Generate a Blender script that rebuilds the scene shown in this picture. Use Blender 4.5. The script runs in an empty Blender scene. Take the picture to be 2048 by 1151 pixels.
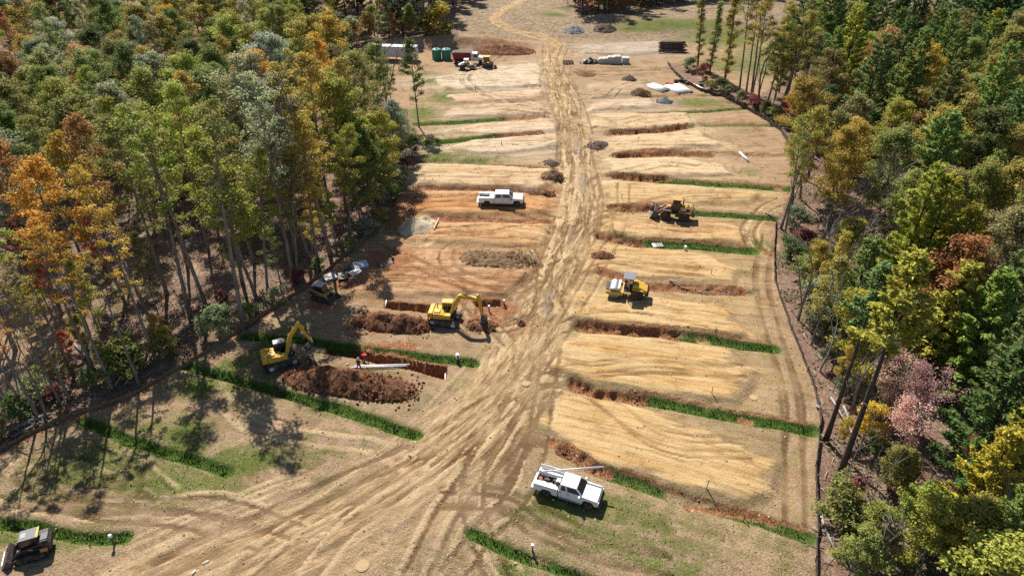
import bpy, bmesh, math, random
import numpy as np
from mathutils import Vector, Matrix

# ------------------------------------------------------------------ camera, sky, sun, exposure
scene = bpy.context.scene
CAM_H, PITCH, FPX = 48.0, math.radians(33.3), 1365.3      # metres, downward pitch, focal length in photo pixels (2048 wide)
cam_data = bpy.data.cameras.new('camera')
cam_data.sensor_width = 36.0
cam_data.lens = 24.0
cam_data.clip_start = 0.5
cam_data.clip_end = 3000.0
cam = bpy.data.objects.new('camera', cam_data)
scene.collection.objects.link(cam)
cam.location = (0, 0, CAM_H)
cam.rotation_euler = (math.pi/2 - PITCH, 0, 0)
scene.camera = cam

SUN_EL = math.radians(49.0)
SUN_H = Vector((-0.37, 0.929, 0)).normalized()              # horizontal direction towards the sun
SUN_DIR = (SUN_H*math.cos(SUN_EL) + Vector((0, 0, math.sin(SUN_EL)))).normalized()
world = bpy.data.worlds.new('World')
scene.world = world
world.use_nodes = True
wn, wl = world.node_tree.nodes, world.node_tree.links
wn.clear()
w_out = wn.new('ShaderNodeOutputWorld')
w_bg = wn.new('ShaderNodeBackground')
w_sky = wn.new('ShaderNodeTexSky')
w_sky.sky_type = 'NISHITA'
w_sky.sun_disc = False
w_sky.sun_elevation = SUN_EL
w_sky.sun_rotation = math.atan2(SUN_H.x, SUN_H.y)
w_sky.air_density = 1.0
w_sky.dust_density = 0.6
w_bg.inputs['Strength'].default_value = 0.065
wl.new(w_sky.outputs[0], w_bg.inputs['Color'])
wl.new(w_bg.outputs[0], w_out.inputs['Surface'])
sun_data = bpy.data.lights.new('sun', 'SUN')
sun_data.energy = 5.0
sun_data.angle = math.radians(0.5)
sun_data.color = (1.0, 0.935, 0.83)
sun = bpy.data.objects.new('sun', sun_data)
scene.collection.objects.link(sun)
sun.rotation_euler = (-SUN_DIR).to_track_quat('-Z', 'Y').to_euler()
vs = scene.view_settings
scene.display_settings.display_device = 'sRGB'
vs.view_transform = 'Standard'
vs.look = 'None'
vs.exposure = 0.82
vs.gamma = 1.0
vs.use_curve_mapping = False
scene.cycles.use_denoising = False
scene.cycles.max_bounces = 5
scene.cycles.diffuse_bounces = 4
scene.cycles.transmission_bounces = 4
scene.cycles.transparent_max_bounces = 4
scene.cycles.caustics_reflective = False
scene.cycles.caustics_refractive = False
scene.render.film_transparent = False

COL = scene.collection
R = random.Random(7)
NR = np.random.default_rng(11)

def G(px, py, z=0.0):
    """world point on the level z that the photo shows at pixel (px, py)"""
    a, b = (px-1024)/FPX, -(py-575.5)/FPX
    dy = math.cos(PITCH)+b*math.sin(PITCH)
    dz = -math.sin(PITCH)+b*math.cos(PITCH)
    t = (z-CAM_H)/dz
    return Vector((a*t, dy*t, z))
def GP(pts): return [(G(*p).x, G(*p).y) for p in pts]

# ------------------------------------------------------------------ value noise (numpy)
def _h(ix, iy, seed):
    n = (ix.astype(np.int64)*374761393 + iy.astype(np.int64)*668265263 + seed*1274126177) & 0xffffffff
    n = ((n ^ (n >> 13))*1274126177) & 0xffffffff
    return ((n ^ (n >> 16)) & 0xffffff)/float(0xffffff)
def vnoise(x, y, seed=0):
    x0, y0 = np.floor(x), np.floor(y)
    fx, fy = x-x0, y-y0
    fx, fy = fx*fx*(3-2*fx), fy*fy*(3-2*fy)
    a, b = _h(x0, y0, seed), _h(x0+1, y0, seed)
    c, d = _h(x0, y0+1, seed), _h(x0+1, y0+1, seed)
    return (a*(1-fx)+b*fx)*(1-fy)+(c*(1-fx)+d*fx)*fy
def fbm(x, y, seed=0, o=4):
    s, a, t = 0.0, 1.0, 0.0
    for k in range(o):
        s = s+a*vnoise(x*2**k, y*2**k, seed+k*17); t += a; a *= .5
    return s/t

# ------------------------------------------------------------------ mesh helpers
class MB:
    """collects shapes and links them as one mesh object"""
    def __init__(s): s.v, s.f = [], []
    def add(s, vs_, fs_):
        o = len(s.v); s.v += [tuple(v) for v in vs_]; s.f += [tuple(i+o for i in f) for f in fs_]; return s
    def box(s, c, d, rz=0, ry=0, rx=0, taper=(1, 1)):
        m = Matrix.Translation(c) @ Matrix.Rotation(rz, 4, 'Z') @ Matrix.Rotation(ry, 4, 'Y') @ Matrix.Rotation(rx, 4, 'X')
        vs_ = []
        for z in (-.5, .5):
            tx, ty = taper if z > 0 else (1, 1)
            for x, y in ((-.5, -.5), (.5, -.5), (.5, .5), (-.5, .5)):
                vs_.append(m @ Vector((x*d[0]*tx, y*d[1]*ty, z*d[2])))
        return s.add(vs_, [(0, 3, 2, 1), (4, 5, 6, 7), (0, 1, 5, 4), (1, 2, 6, 5), (2, 3, 7, 6), (3, 0, 4, 7)])
    def prism(s, prof, y0, y1, inset=0.0):
        """side outline (x, z) pushed from y0 to y1"""
        n = len(prof)
        a = sum(prof[i][0]*prof[(i+1) % n][1]-prof[(i+1) % n][0]*prof[i][1] for i in range(n))
        if a < 0: prof = prof[::-1]
        vs_ = [(x, y0, z) for x, z in prof]+[(x, y1, z) for x, z in prof]
        fs_ = [tuple(range(n)), tuple(range(2*n-1, n-1, -1))]+[(i, n+i, n+(i+1) % n, (i+1) % n) for i in range(n)]
        return s.add(vs_, fs_)
    def cyl(s, p0, p1, r0, r1=None, n=14, cap=True):
        r1 = r0 if r1 is None else r1
        p0, p1 = Vector(p0), Vector(p1)
        d = (p1-p0).normalized()
        u = d.orthogonal().normalized(); w = d.cross(u)
        vs_ = []
        for p, r in ((p0, r0), (p1, r1)):
            vs_ += [p+(u*math.cos(2*math.pi*i/n)+w*math.sin(2*math.pi*i/n))*r for i in range(n)]
        fs_ = [(i, (i+1) % n, n+(i+1) % n, n+i) for i in range(n)]
        if cap: fs_ += [tuple(range(n-1, -1, -1)), tuple(range(n, 2*n))]
        return s.add(vs_, fs_)
    def tube(s, pts, rad, n=6):
        pts = [Vector(p) for p in pts]
        rad = rad if isinstance(rad, (list, tuple)) else [rad]*len(pts)
        vs_, fs_ = [], []
        for k, p in enumerate(pts):
            d = (pts[min(k+1, len(pts)-1)]-pts[max(k-1, 0)]).normalized()
            u = d.cross(Vector((0, .13, 1))) if abs(d.z) < .9 else d.cross(Vector((1, .1, 0)))
            u.normalize(); w = d.cross(u)
            vs_ += [p+(u*math.cos(2*math.pi*i/n)+w*math.sin(2*math.pi*i/n))*rad[k] for i in range(n)]
        for k in range(len(pts)-1):
            fs_ += [(k*n+i, k*n+(i+1) % n, (k+1)*n+(i+1) % n, (k+1)*n+i) for i in range(n)]
        fs_ += [tuple(range(n-1, -1, -1)), tuple(range((len(pts)-1)*n, len(pts)*n))]
        return s.add(vs_, fs_)
    def lathe_y(s, prof, c, n=20):
        """(radius, y) outline spun about the y axis through c"""
        m = len(prof); vs_, fs_ = [], []
        for i in range(n):
            a = 2*math.pi*i/n
            vs_ += [(c[0]+r*math.cos(a), c[1]+y, c[2]+r*math.sin(a)) for r, y in prof]
        for i in range(n):
            j = (i+1) % n
            fs_ += [(i*m+k, i*m+k+1, j*m+k+1, j*m+k) for k in range(m-1)]
        fs_ += [tuple(i*m for i in range(n)), tuple(i*m+m-1 for i in range(n-1, -1, -1))]
        return s.add(vs_, fs_)
    def build(s, name, m, parent=None, bevel=0.0, smooth=False, seg=2):
        me = bpy.data.meshes.new(name)
        me.from_pydata(s.v, [], s.f)
        if bevel or True:
            bm = bmesh.new(); bm.from_mesh(me)
            bmesh.ops.recalc_face_normals(bm, faces=bm.faces)
            if bevel:
                es = [e for e in bm.edges if len(e.link_faces) == 2 and e.calc_face_angle(0) > .5]
                bmesh.ops.bevel(bm, geom=es, offset=bevel, segments=seg, profile=.6, affect='EDGES', clamp_overlap=True)
            bm.to_mesh(me); bm.free()
        if smooth:
            me.polygons.foreach_set('use_smooth', [True]*len(me.polygons))
        return link(name, me, m, parent)

def link(name, me, m=None, parent=None):
    if m is not None and not me.materials: me.materials.append(m)
    o = bpy.data.objects.new(name, me)
    COL.objects.link(o)
    if parent is not None: o.parent = parent
    return o
def tag(o, label=None, cat=None, group=None, kind=None):
    for k, v in (('label', label), ('category', cat), ('group', group), ('kind', kind)):
        if v: o[k] = v
    return o
def thing(name, label, cat, loc=(0, 0, 0), rz=0.0, group=None, scale=1.0):
    o = bpy.data.objects.new(name, None)
    COL.objects.link(o)
    o.location = loc; o.rotation_euler = (0, 0, rz); o.scale = (scale,)*3
    o.empty_display_size = .3
    return tag(o, label, cat, group)
def np_mesh(name, v, f):
    me = bpy.data.meshes.new(name)
    v = np.asarray(v, np.float32); f = np.asarray(f, np.int32)
    me.vertices.add(len(v)); me.vertices.foreach_set('co', v.ravel())
    k = f.shape[1]
    me.loops.add(f.size); me.loops.foreach_set('vertex_index', f.ravel())
    me.polygons.add(len(f)); me.polygons.foreach_set('loop_start', np.arange(0, f.size, k, dtype=np.int32))
    me.update(calc_edges=True)
    return me

# ------------------------------------------------------------------ materials
def nodes_of(m):
    m.use_nodes = True
    nt = m.node_tree
    return nt, nt.nodes, nt.links, nt.nodes['Principled BSDF']
def mat(name, col, rough=.55, metal=0.0, dirt=0.3, dirt_col=(.30, .19, .10), spec=.4, scale=2.5):
    """paint, plastic or steel with uneven dust and slight value changes"""
    m = bpy.data.materials.new(name)
    nt, N, L, b = nodes_of(m)
    tc = N.new('ShaderNodeTexCoord')
    n1 = N.new('ShaderNodeTexNoise'); n1.inputs['Scale'].default_value = scale; n1.inputs['Detail'].default_value = 6; n1.inputs['Roughness'].default_value = .65
    L.new(tc.outputs['Object'], n1.inputs['Vector'])
    rp = N.new('ShaderNodeMapRange'); rp.inputs[1].default_value = .42; rp.inputs[2].default_value = .70; rp.inputs[3].default_value = 0; rp.inputs[4].default_value = dirt
    L.new(n1.outputs['Fac'], rp.inputs[0])
    mx = N.new('ShaderNodeMix'); mx.data_type = 'RGBA'
    mx.inputs[6].default_value = (*col, 1); mx.inputs[7].default_value = (*dirt_col, 1)
    L.new(rp.outputs[0], mx.inputs[0]); L.new(mx.outputs[2], b.inputs['Base Color'])
    r2 = N.new('ShaderNodeMapRange'); r2.inputs[3].default_value = rough-.08; r2.inputs[4].default_value = min(1, rough+.25)
    L.new(n1.outputs['Fac'], r2.inputs[0]); L.new(r2.outputs[0], b.inputs['Roughness'])
    b.inputs['Metallic'].default_value = metal
    b.inputs['Specular IOR Level'].default_value = spec
    return m
M = {
 'white': mat('white paint', (.78, .79, .80), .35, dirt=.22),
 'yellow': mat('machine yellow', (.60, .36, .03), .5, dirt=.5),
 'old_yellow': mat('worn yellow', (.42, .24, .05), .6, dirt=.7),
 'slate': mat('slate grey canopy', (.13, .14, .16), .5, dirt=.2),
 'orange': mat('faded orange', (.42, .20, .06), .6, dirt=.6),
 'black': mat('black steel', (.018, .018, .02), .5, dirt=.18),
 'dark': mat('dark grey steel', (.05, .05, .055), .55, dirt=.35),
 'rubber': mat('tyre rubber', (.022, .021, .021), .8, dirt=.45),
 'track': mat('track steel', (.045, .04, .038), .7, dirt=.55),
 'glass': mat('dark window glass', (.012, .016, .02), .08, dirt=.05, spec=.8),
 'steel': mat('bare steel', (.45, .46, .48), .35, .85, dirt=.3),
 'grey': mat('grey paint', (.30, .31, .33), .5, dirt=.25),
 'lightgrey': mat('pale grey plastic', (.50, .52, .55), .5, dirt=.2),
 'chrome': mat('chrome', (.7, .7, .72), .15, .9, dirt=.1),
 'red': mat('dark red paint', (.20, .018, .018), .5, dirt=.2),
 'lamp': mat('lamp lens', (.7, .7, .68), .15, dirt=.05),
 'tail': mat('tail lamp red', (.35, .01, .01), .3, dirt=.1),
 'pvc': mat('white pvc', (.80, .80, .80), .4, dirt=.06),
 'green_tank': mat('green polyethylene', (.035, .22, .16), .5, dirt=.12),
 'concrete': mat('pale concrete', (.48, .47, .45), .85, dirt=.3),
 'wood': mat('weathered wood', (.26, .19, .13), .85, dirt=.4),
 'log': mat('dark log bark', (.085, .06, .048), .9, dirt=.5, dirt_col=(.2, .14, .1)),
 'fabric': mat('black silt fabric', (.028, .028, .03), .85, dirt=.4),
 'tan_fabric': mat('muddy silt fabric', (.15, .105, .065), .9, dirt=.6),
 'blacktarp': mat('black plastic', (.016, .016, .018), .35, dirt=.25),
 'trailer': mat('trailer aluminium panel', (.62, .64, .67), .4, dirt=.08),
 'rope_orange': mat('orange plastic', (.6, .1, .03), .5, dirt=.2),
 'hi_vis': mat('bright red shirt', (.80, .02, .012), .8, dirt=.05),
 'navy': mat('navy work clothes', (.018, .02, .028), .9, dirt=.15),
 'jeans': mat('dark trousers', (.02, .022, .03), .9, dirt=.2),
 'skin': mat('skin', (.36, .2, .13), .6, dirt=.0),
 'boot': mat('boot leather', (.05, .03, .02), .8, dirt=.4),
 'hair': mat('dark hair', (.02, .014, .01), .8, dirt=0),
 'green_dome': mat('pale green dome', (.12, .33, .27), .5, dirt=.1),
 'dusty_lid': mat('dusty lid', (.36, .26, .14), .9, dirt=.5),
 'beige_cloth': mat('grey cap', (.3, .3, .3), .9, dirt=.1),
}
# ------------------------------------------------------------------ ground: one sheet, relief and surface kinds worked out per vertex
def inside_dist(poly, x, y):
    """signed distance to a polygon, positive inside"""
    P_ = np.array(poly); n = len(P_)
    d2 = np.full(x.shape, 1e9); ins = np.zeros(x.shape, bool)
    for i in range(n):
        ax, ay = P_[i]; bx, by = P_[(i+1) % n]
        ex, ey = bx-ax, by-ay
        t = np.clip(((x-ax)*ex+(y-ay)*ey)/(ex*ex+ey*ey+1e-9), 0, 1)
        d2 = np.minimum(d2, (x-ax-t*ex)**2+(y-ay-t*ey)**2)
        c = (ay > y) != (by > y)
        ins ^= c & (x < ex*(y-ay)/(ey if abs(ey) > 1e-9 else 1e-9)+ax)
    d = np.sqrt(d2)
    return np.where(ins, d, -d)
def line_dist(line, x, y):
    d2 = np.full(x.shape, 1e9)
    for (ax, ay), (bx, by) in zip(line[:-1], line[1:]):
        ex, ey = bx-ax, by-ay
        t = np.clip(((x-ax)*ex+(y-ay)*ey)/(ex*ex+ey*ey+1e-9), 0, 1)
        d2 = np.minimum(d2, (x-ax-t*ex)**2+(y-ay-t*ey)**2)
    return np.sqrt(d2)
def sst(a, b, v):
    t = np.clip((v-a)/(b-a), 0, 1); return t*t*(3-2*t)

CLEAR = [(-60, 935), (0, 905), (90, 858), (280, 783), (380, 715), (500, 650), (590, 580), (680, 525), (750, 465), (800, 405), (820, 350), (845, 285), (815, 225),
         (770, 190), (720, 145), (690, 112), (720, 98), (850, 92), (930, 88), (905, 40), (950, 5), (960, -40), (1110, -40), (1130, 10), (1165, 35), (1250, 38), (1300, 20), (1380, 5), (1520, -5),
         (1600, 50), (1575, 150), (1510, 196), (1450, 172), (1400, 150), (1350, 128), (1335, 124), (1365, 165), (1440, 192), (1500, 222), (1560, 262), (1585, 300), (1580, 380), (1552, 440), (1550, 560), (1585, 660), (1625, 760), (1640, 840),
         (1630, 950), (1632, 1080), (1630, 1300), (-300, 1300)]
ROAD = [(1046, -30, 4.5), (1046, 0, 4.5), (1010, 22, 4.5), (985, 42, 4.5), (1020, 62, 5), (1085, 74, 5.5), (1118, 88, 6), (1108, 118, 7), (1106, 150, 8), (1124, 200, 9), (1142, 260, 9), (1158, 330, 8.5), (1164, 400, 8.5),
        (1150, 470, 8.5), (1122, 540, 8.5), (1092, 620, 8.5), (1055, 700, 9), (1000, 780, 11), (905, 880, 13), (790, 975, 15), (600, 1080, 18), (380, 1170, 20), (150, 1290, 22)]
PADS = [  # outline, tint (r g b)
 ([(1105, 785), (1200, 800), (1400, 862), (1500, 898), (1548, 925), (1545, 985), (1500, 1003), (1350, 968), (1200, 928), (1150, 908), (1125, 850)], (0.492, 0.362, 0.179)),
 ([(1175, 672), (1300, 682), (1460, 705), (1512, 745), (1470, 800), (1300, 785), (1190, 768), (1105, 740), (1130, 690)], (0.500, 0.371, 0.184)),
 ([(1150, 588), (1300, 598), (1450, 622), (1492, 672), (1300, 655), (1180, 642), (1140, 635)], (0.500, 0.371, 0.184)),
 ([(1185, 493), (1300, 500), (1420, 518), (1472, 545), (1462, 568), (1300, 556), (1180, 545), (1168, 520)], (0.492, 0.362, 0.184)),
 ([(1215, 425), (1320, 438), (1440, 446), (1492, 463), (1480, 484), (1300, 476), (1230, 464), (1190, 440)], (0.492, 0.353, 0.184)),
 ([(1208, 364), (1400, 376), (1520, 388), (1500, 405), (1400, 408), (1300, 412), (1205, 424)], (0.473, 0.353, 0.184)),
 ([(1215, 320), (1350, 318), (1440, 330), (1460, 350), (1300, 353), (1212, 350)], (0.526, 0.426, 0.266)),
 ([(1240, 275), (1400, 264), (1440, 290), (1300, 305), (1222, 310), (1200, 290)], (0.526, 0.426, 0.266)),
 ([(1190, 230), (1370, 228), (1380, 248), (1250, 262), (1185, 255)], (0.509, 0.408, 0.256)),
 ([(1185, 203), (1300, 198), (1310, 213), (1185, 222)], (0.473, 0.389, 0.277)),
 ([(1185, 170), (1290, 160), (1300, 185), (1185, 195)], (0.386, 0.306, 0.205)),
 ([(800, 388), (960, 382), (1090, 392), (1092, 425), (960, 428), (820, 424), (790, 412)], (.46, .255, .115)),
 ([(870, 447), (1100, 452), (1085, 492), (900, 484), (820, 478)], (.46, .295, .145)),
 ([(700, 560), (800, 510), (920, 500), (1060, 540), (1010, 588), (850, 588), (720, 590)], (.42, .275, .155)),
 ([(835, 330), (1100, 337), (1128, 355), (1090, 376), (960, 372), (840, 367), (815, 352)], (0.509, 0.399, 0.246)),
 ([(900, 297), (950, 283), (1112, 270), (1116, 292), (1050, 303), (940, 308)], (0.526, 0.454, 0.328)),
 ([(900, 263), (950, 252), (1112, 240), (1112, 262), (1000, 272)], (0.509, 0.426, 0.298)),
 ([(890, 218), (1080, 206), (1092, 226), (900, 236)], (0.473, 0.389, 0.277)),
 ([(900, 192), (1080, 182), (1086, 198), (905, 207)], (0.492, 0.371, 0.256)),
 ([(870, 160), (1078, 150), (1082, 172), (890, 180)], (0.526, 0.463, 0.349)),
 ([(840, 164), (990, 136), (1080, 128), (1078, 148), (900, 158)], (0.509, 0.445, 0.328)),
 ([(1170, 92), (1320, 85), (1345, 105), (1250, 110), (1170, 108)], (0.386, 0.342, 0.277)),
]
SWALES = [  # centre line, half width in metres, greenness, depth
 ([(1125, 898), (1200, 940), (1300, 975), (1450, 1022), (1530, 1046), (1625, 1078)], .75, 0.68, .40),
 ([(1148, 768), (1200, 790), (1300, 802), (1480, 835), (1500, 838), (1625, 860)], .85, 0.81, .45),
 ([(1160, 652), (1240, 660), (1380, 674), (1548, 697)], .95, 0.77, .50),
 ([(1225, 565), (1290, 574), (1400, 582), (1500, 584)], .80, 0.50, .40),
 ([(1205, 472), (1290, 487), (1400, 492), (1505, 501)], 1.15, 0.85, .50),
 ([(1225, 418), (1300, 418), (1380, 425), (1480, 431), (1550, 436)], 1.0, 0.77, .45),
 ([(1235, 352), (1310, 360), (1500, 371), (1582, 378)], 1.15, 0.85, .45),
 ([(1245, 312), (1400, 306), (1575, 312)], 1.0, 0.32, .45),
 ([(1225, 264), (1300, 262), (1400, 250), (1565, 250)], .9, 0.54, .40),
 ([(1280, 228), (1400, 223), (1495, 215)], .9, 0.77, .35),
 ([(1290, 193), (1440, 190)], .9, 0.68, .30),
 ([(1150, 145), (1340, 138)], .8, 0.45, .25),
 ([(945, 1068), (1020, 1100), (1100, 1130), (1200, 1168), (1300, 1200)], .62, 0.85, .40),
 ([(-60, 1035), (0, 1045), (80, 1056), (160, 1073), (248, 1076)], .62, 1., .40),
 ([(165, 840), (260, 880), (350, 910), (455, 942)], .68, 1., .40),
 ([(368, 729), (480, 760), (620, 800), (750, 840), (830, 869)], .72, 1., .45),
 ([(490, 672), (560, 676), (620, 682), (720, 696), (850, 713), (948, 726)], .72, 1., .40),
 ([(850, 287), (930, 279), (1000, 273)], 1.2, 1., .40),
 ([(835, 248), (920, 244), (1010, 237)], 1.2, 0.85, .40),
 ([(820, 322), (900, 322), (960, 325)], 1.2, 0.45, .35),
]
SCARPS = [  # red-brown banks: line, half width, drop
 ([(840, 374), (900, 376), (1000, 380), (1075, 384)], .9, .55), ([(870, 434), (960, 438), (1030, 442), (1095, 441)], 1.0, .45), ([(960, 328), (1060, 334), (1110, 338)], .9, .4),
 ([(1150, 772), (1200, 790), (1280, 800)], 1.0, .2), ([(1170, 655), (1260, 662), (1340, 668)], 1.0, .2), ([(1200, 545), (1290, 570), (1480, 578)], .8, .2), ([(1200, 468), (1250, 480), (1280, 485)], 1.0, .2),
 ([(1240, 415), (1300, 412), (1360, 418)], 1.0, .2), ([(1235, 312), (1300, 304), (1420, 308)], 1.3, .35), ([(1215, 266), (1300, 263), (1370, 254)], 1.2, .35), ([(1215, 352), (1330, 356)], .7, .2),
 ([(1110, 885), (1140, 905), (1180, 930)], .8, .2), ([(1000, 238), (1090, 232)], 1.0, .3), ([(990, 274), (1080, 268)], 1.0, .3), ([(1480, 835), (1500, 840)], .5, 0),
 ([(720, 695), (800, 708), (890, 730)], .5, 0), ([(1380, 1010), (1500, 1030), (1540, 1040)], .5, 0),
]
def part_line(l_, f0, f1, n=10):
    q = np.array(l_, float); s_ = np.concatenate([[0], np.cumsum(np.hypot(*np.diff(q, axis=0).T))]); u = np.linspace(f0, f1, n)*s_[-1]
    return list(zip(np.interp(u, s_, q[:, 0]), np.interp(u, s_, q[:, 1])))
for l_, hw_, gr_, dp_ in SWALES:                      # bare earth at the road end and on the upper bank of the right-hand swales
    if l_[0][0] > 1000 and l_[0][1] < 905:
        up = 7 if l_[0][1] > 600 else 4.5 if l_[0][1] > 380 else 2.5
        SCARPS.append(([(x_, y_-up*.6) for x_, y_ in part_line(l_, 0, .2)], hw_*.75, .1))
        SCARPS.append(([(x_, y_-up*1.9) for x_, y_ in part_line(l_, .25, .97)], hw_*.15, .05))
TRENCHES = [([(655, 692), (720, 700), (800, 712), (893, 733), (889, 757), (858, 748), (800, 734), (720, 716), (650, 706)], 1.5),
            ([(772, 603), (860, 610), (895, 612), (893, 622), (860, 624), (770, 614)], 1.2),
            ([(945, 600), (1000, 600), (1015, 615), (990, 632), (960, 622)], .7)]
GREENS = [
 (180, 930, 8, 4.5, .75), (420, 960, 7, 3, .6), (560, 900, 6, 2.5, .5), (300, 850, 6, 3, .6), (650, 960, 6, 2, .35), (100, 1090, 5, 2, .6), (1120, 1010, 4, 3, .6), (1250, 1010, 5, 2.5, .55), (1400, 1090, 6, 3, .5), (1080, 1110, 5, 2, .5), (1560, 720, 3, 3, .35), (1580, 900, 2, 4, .35), (900, 1090, 5, 2.5, .35), (1480, 130, 20, 10, .7), (1540, 110, 14, 18, .7),  # turf patches: centre px, radius m (x, y), strength
 (400, 775, 3.2, 2.2, .9), (340, 770, 3, 2, .5), (470, 770, 2.6, 2.4, .6), (590, 655, 4, 3, .55), (900, 195, 7, 6, .8), (870, 165, 9, 4, .6), (845, 228, 5, 7, .8), (750, 142, 7, 5, .75), (830, 148, 9, 3, .7), (930, 222, 6, 4, .5),
 (960, 318, 7, 2.5, .7), (880, 312, 6, 3, .8), (870, 270, 5, 2, .5), (1400, 205, 9, 4.5, .75), (1460, 205, 6, 3, .6), (1440, 275, 7, 4, .4), (1500, 345, 3.5, 3, .6), (1490, 262, 8, 3, .4), (1520, 490, 2.6, 2.6, .7), (1490, 545, 1.6, 1.4, .6),
 (540, 690, 2.5, 2.2, .8), (560, 720, 2.5, 2, .8), (640, 735, 3, 1.0, .8), (700, 650, 4, 2, .35), (920, 770, 3, 1.6, .45), (870, 800, 5, 1.6, .4), (300, 940, 4, 3, .4), (200, 900, 4, 2.6, .45), (330, 1000, 6, 2.4, .45), (460, 830, 4, 2, .3),
 (1350, 60, 26, 7, .85), (1300, 48, 14, 5, .5), (1450, 80, 16, 14, .75), (1110, 36, 6, 4, .8), (1500, 130, 12, 16, .7), (1290, 66, 12, 3, .9), (1130, 20, 3, 5, .8), (1180, 105, 6, 3, .3), (1230, 135, 16, 1.2, .5), (1320, 146, 12, 3, .4),
 (1100, 1050, 3, 2, .35), (1000, 1090, 3.5, 2, .5), (1280, 1070, 4, 2.5, .35), (1200, 1120, 5, 2, .3), (1150, 900, 2.5, 1.4, .5), (1100, 950, 2.6, 1.5, .3), (820, 1130, 5, 1.6, .3), (1170, 745, 2, 1.2, .5), (1560, 830, 2, 1.2, .3), (1600, 1010, 2, 1, .3),
 (960, 690, 3, 1.6, .3), (840, 640, 3, 1, .35), (1000, 1050, 2, 1.6, .4), (600, 880, 6, 2, .25), (660, 900, 4, 2, .2), (880, 910, 3, 1, .25),
]
GRAVEL = [(1092, 612, 1.1, 3.4, .62), (1155, 295, 1.2, 9, .62), (1166, 362, 1.1, 7, .62), (1150, 480, 1.4, 4.5, .5), (1105, 590, 1.6, 2, .6), (1330, 205, 4.5, 2.5, .95), (1000, 520, 5.2, 1.8, .35), (1080, 85, 0, 0, 0), (1190, 62, 4, 3, .7), (640, 640, 2, 2, .2), (1150, 90, 5, 2.5, .25)]
CLAYS = [
 (700, 768, 9, 2.4, .62), (790, 650, 6, 2.0, .7), (560, 745, 3, 1.2, .5), (1100, 362, 3, 2, .6), (1270, 185, 3, 3, .5), (1205, 518, 3, 1.6, .6), (1060, 640, 3, 2, .5), (960, 600, 4, 2, .6), (900, 720, 2, .8, .4), (1180, 540, 3, 1.2, .4), (1150, 640, 2, 2, .35), (1110, 700, 2.5, 3, .25),  # bare red earth patches: centre, radii, strength
 (640, 610, 4, 2, .6), (710, 640, 3, 1.5, .5), (790, 690, 6, 1.8, .65), (720, 665, 4, 1.4, .6), (860, 560, 7, 3, .5), (1040, 660, 4, 2, .5), (760, 580, 6, 2.5, .5), (700, 560, 5, 3, .75), (780, 520, 5, 5, .8), (800, 440, 4, 6, .8), (830, 400, 5, 3, .75), (950, 395, 8, 2, .65), (1000, 560, 6, 3, .55), (1000, 620, 3.2, 2.4, .75), (980, 645, 3.4, 1.4, .7), (950, 640, 2, 2, .7),
 (930, 470, 9, 2, .55), (860, 680, 3, 1.2, .35), (900, 690, 2.4, 1, .4), (1540, 770, 2, 2.2, .35), (1530, 840, 2.2, 1.2, .4), (1570, 400, 3, 3, .5), (1520, 395, 3, 2, .4), (1100, 380, 3, 3, .6), (1200, 515, 2, 1.4, .5), (1080, 880, 1.8, 1.2, .5), (1050, 880, 1.6, 1.0, .4), (1390, 570, 2, 1, .4),
 (1430, 480, 2, 1, .3), (1000, 95, 14, 4, .55), (960, 110, 6, 4, .4), (840, 110, 5, 6, .35), (1440, 600, 2.5, 1.5, .4), (1530, 600, 2.4, 5, .35), (1535, 500, 2.0, 4, .5), (1250, 590, 3, .8, .3), (880, 100, 10, 3, .3), (1520, 980, 1.6, 2.2, .35), (1400, 840, 5, .8, .35), (1470, 1000, 2, .8, .4), (1300, 740, 5, .6, .2),
]
def grid_axis(segs):
    out = [segs[0][0]]
    for a, b, s0, s1 in segs:
        p = a
        while p < b-1e-6:
            t = (p-a)/(b-a)
            p += s0+(s1-s0)*t
            out.append(min(p, b))
    return np.array(out)
gx = grid_axis([(-420, -110, 40, 6), (-110, -52, 3, .8), (-52, -42, .5, .24), (-42, 44, .22, .22), (44, 54, .24, .5), (54, 115, .8, 3), (115, 420, 6, 40)])
gy = grid_axis([(14, 26, 2, .4), (26, 60, .17, .2), (60, 120, .2, .36), (120, 200, .4, .8), (200, 280, .8, 1.6), (280, 900, 4, 60)])
nx, ny = len(gx), len(gy)
X, Y = np.meshgrid(gx, gy)
X, Y = X.ravel(), Y.ravel()
wob = (fbm(X*.35, Y*.35, 3, 4)-.5)
wob2 = (fbm(X*.35+50, Y*.35, 5, 4)-.5)
XW, YW = X+wob*1.6, Y+wob2*1.6                 # wandering edges
def ell(px, py, rx, ry):
    c = G(px, py); return np.exp(-(((XW-c.x)/rx)**2+((YW-c.y)/ry)**2))
def boxed(pts, pad):
    a = np.array(pts); return np.where((X > a[:, 0].min()-pad) & (X < a[:, 0].max()+pad) & (Y > a[:, 1].min()-pad) & (Y < a[:, 1].max()+pad))[0]
Z = (fbm(X*.03, Y*.03, 9, 3)-.5)*.0
clear_poly = GP(CLEAR)
sd_clear = inside_dist(clear_poly, X+wob*1.2, Y+wob2*1.2)
forest = 1-sst(-.8, .6, sd_clear)
glade = sst(-1.5, 1.5, inside_dist(GP([(-60, 590), (90, 585), (185, 640), (150, 700), (70, 715), (-60, 745)]), XW, YW))     # sandy opening inside the wood
forest = forest*(1-.85*glade)
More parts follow.
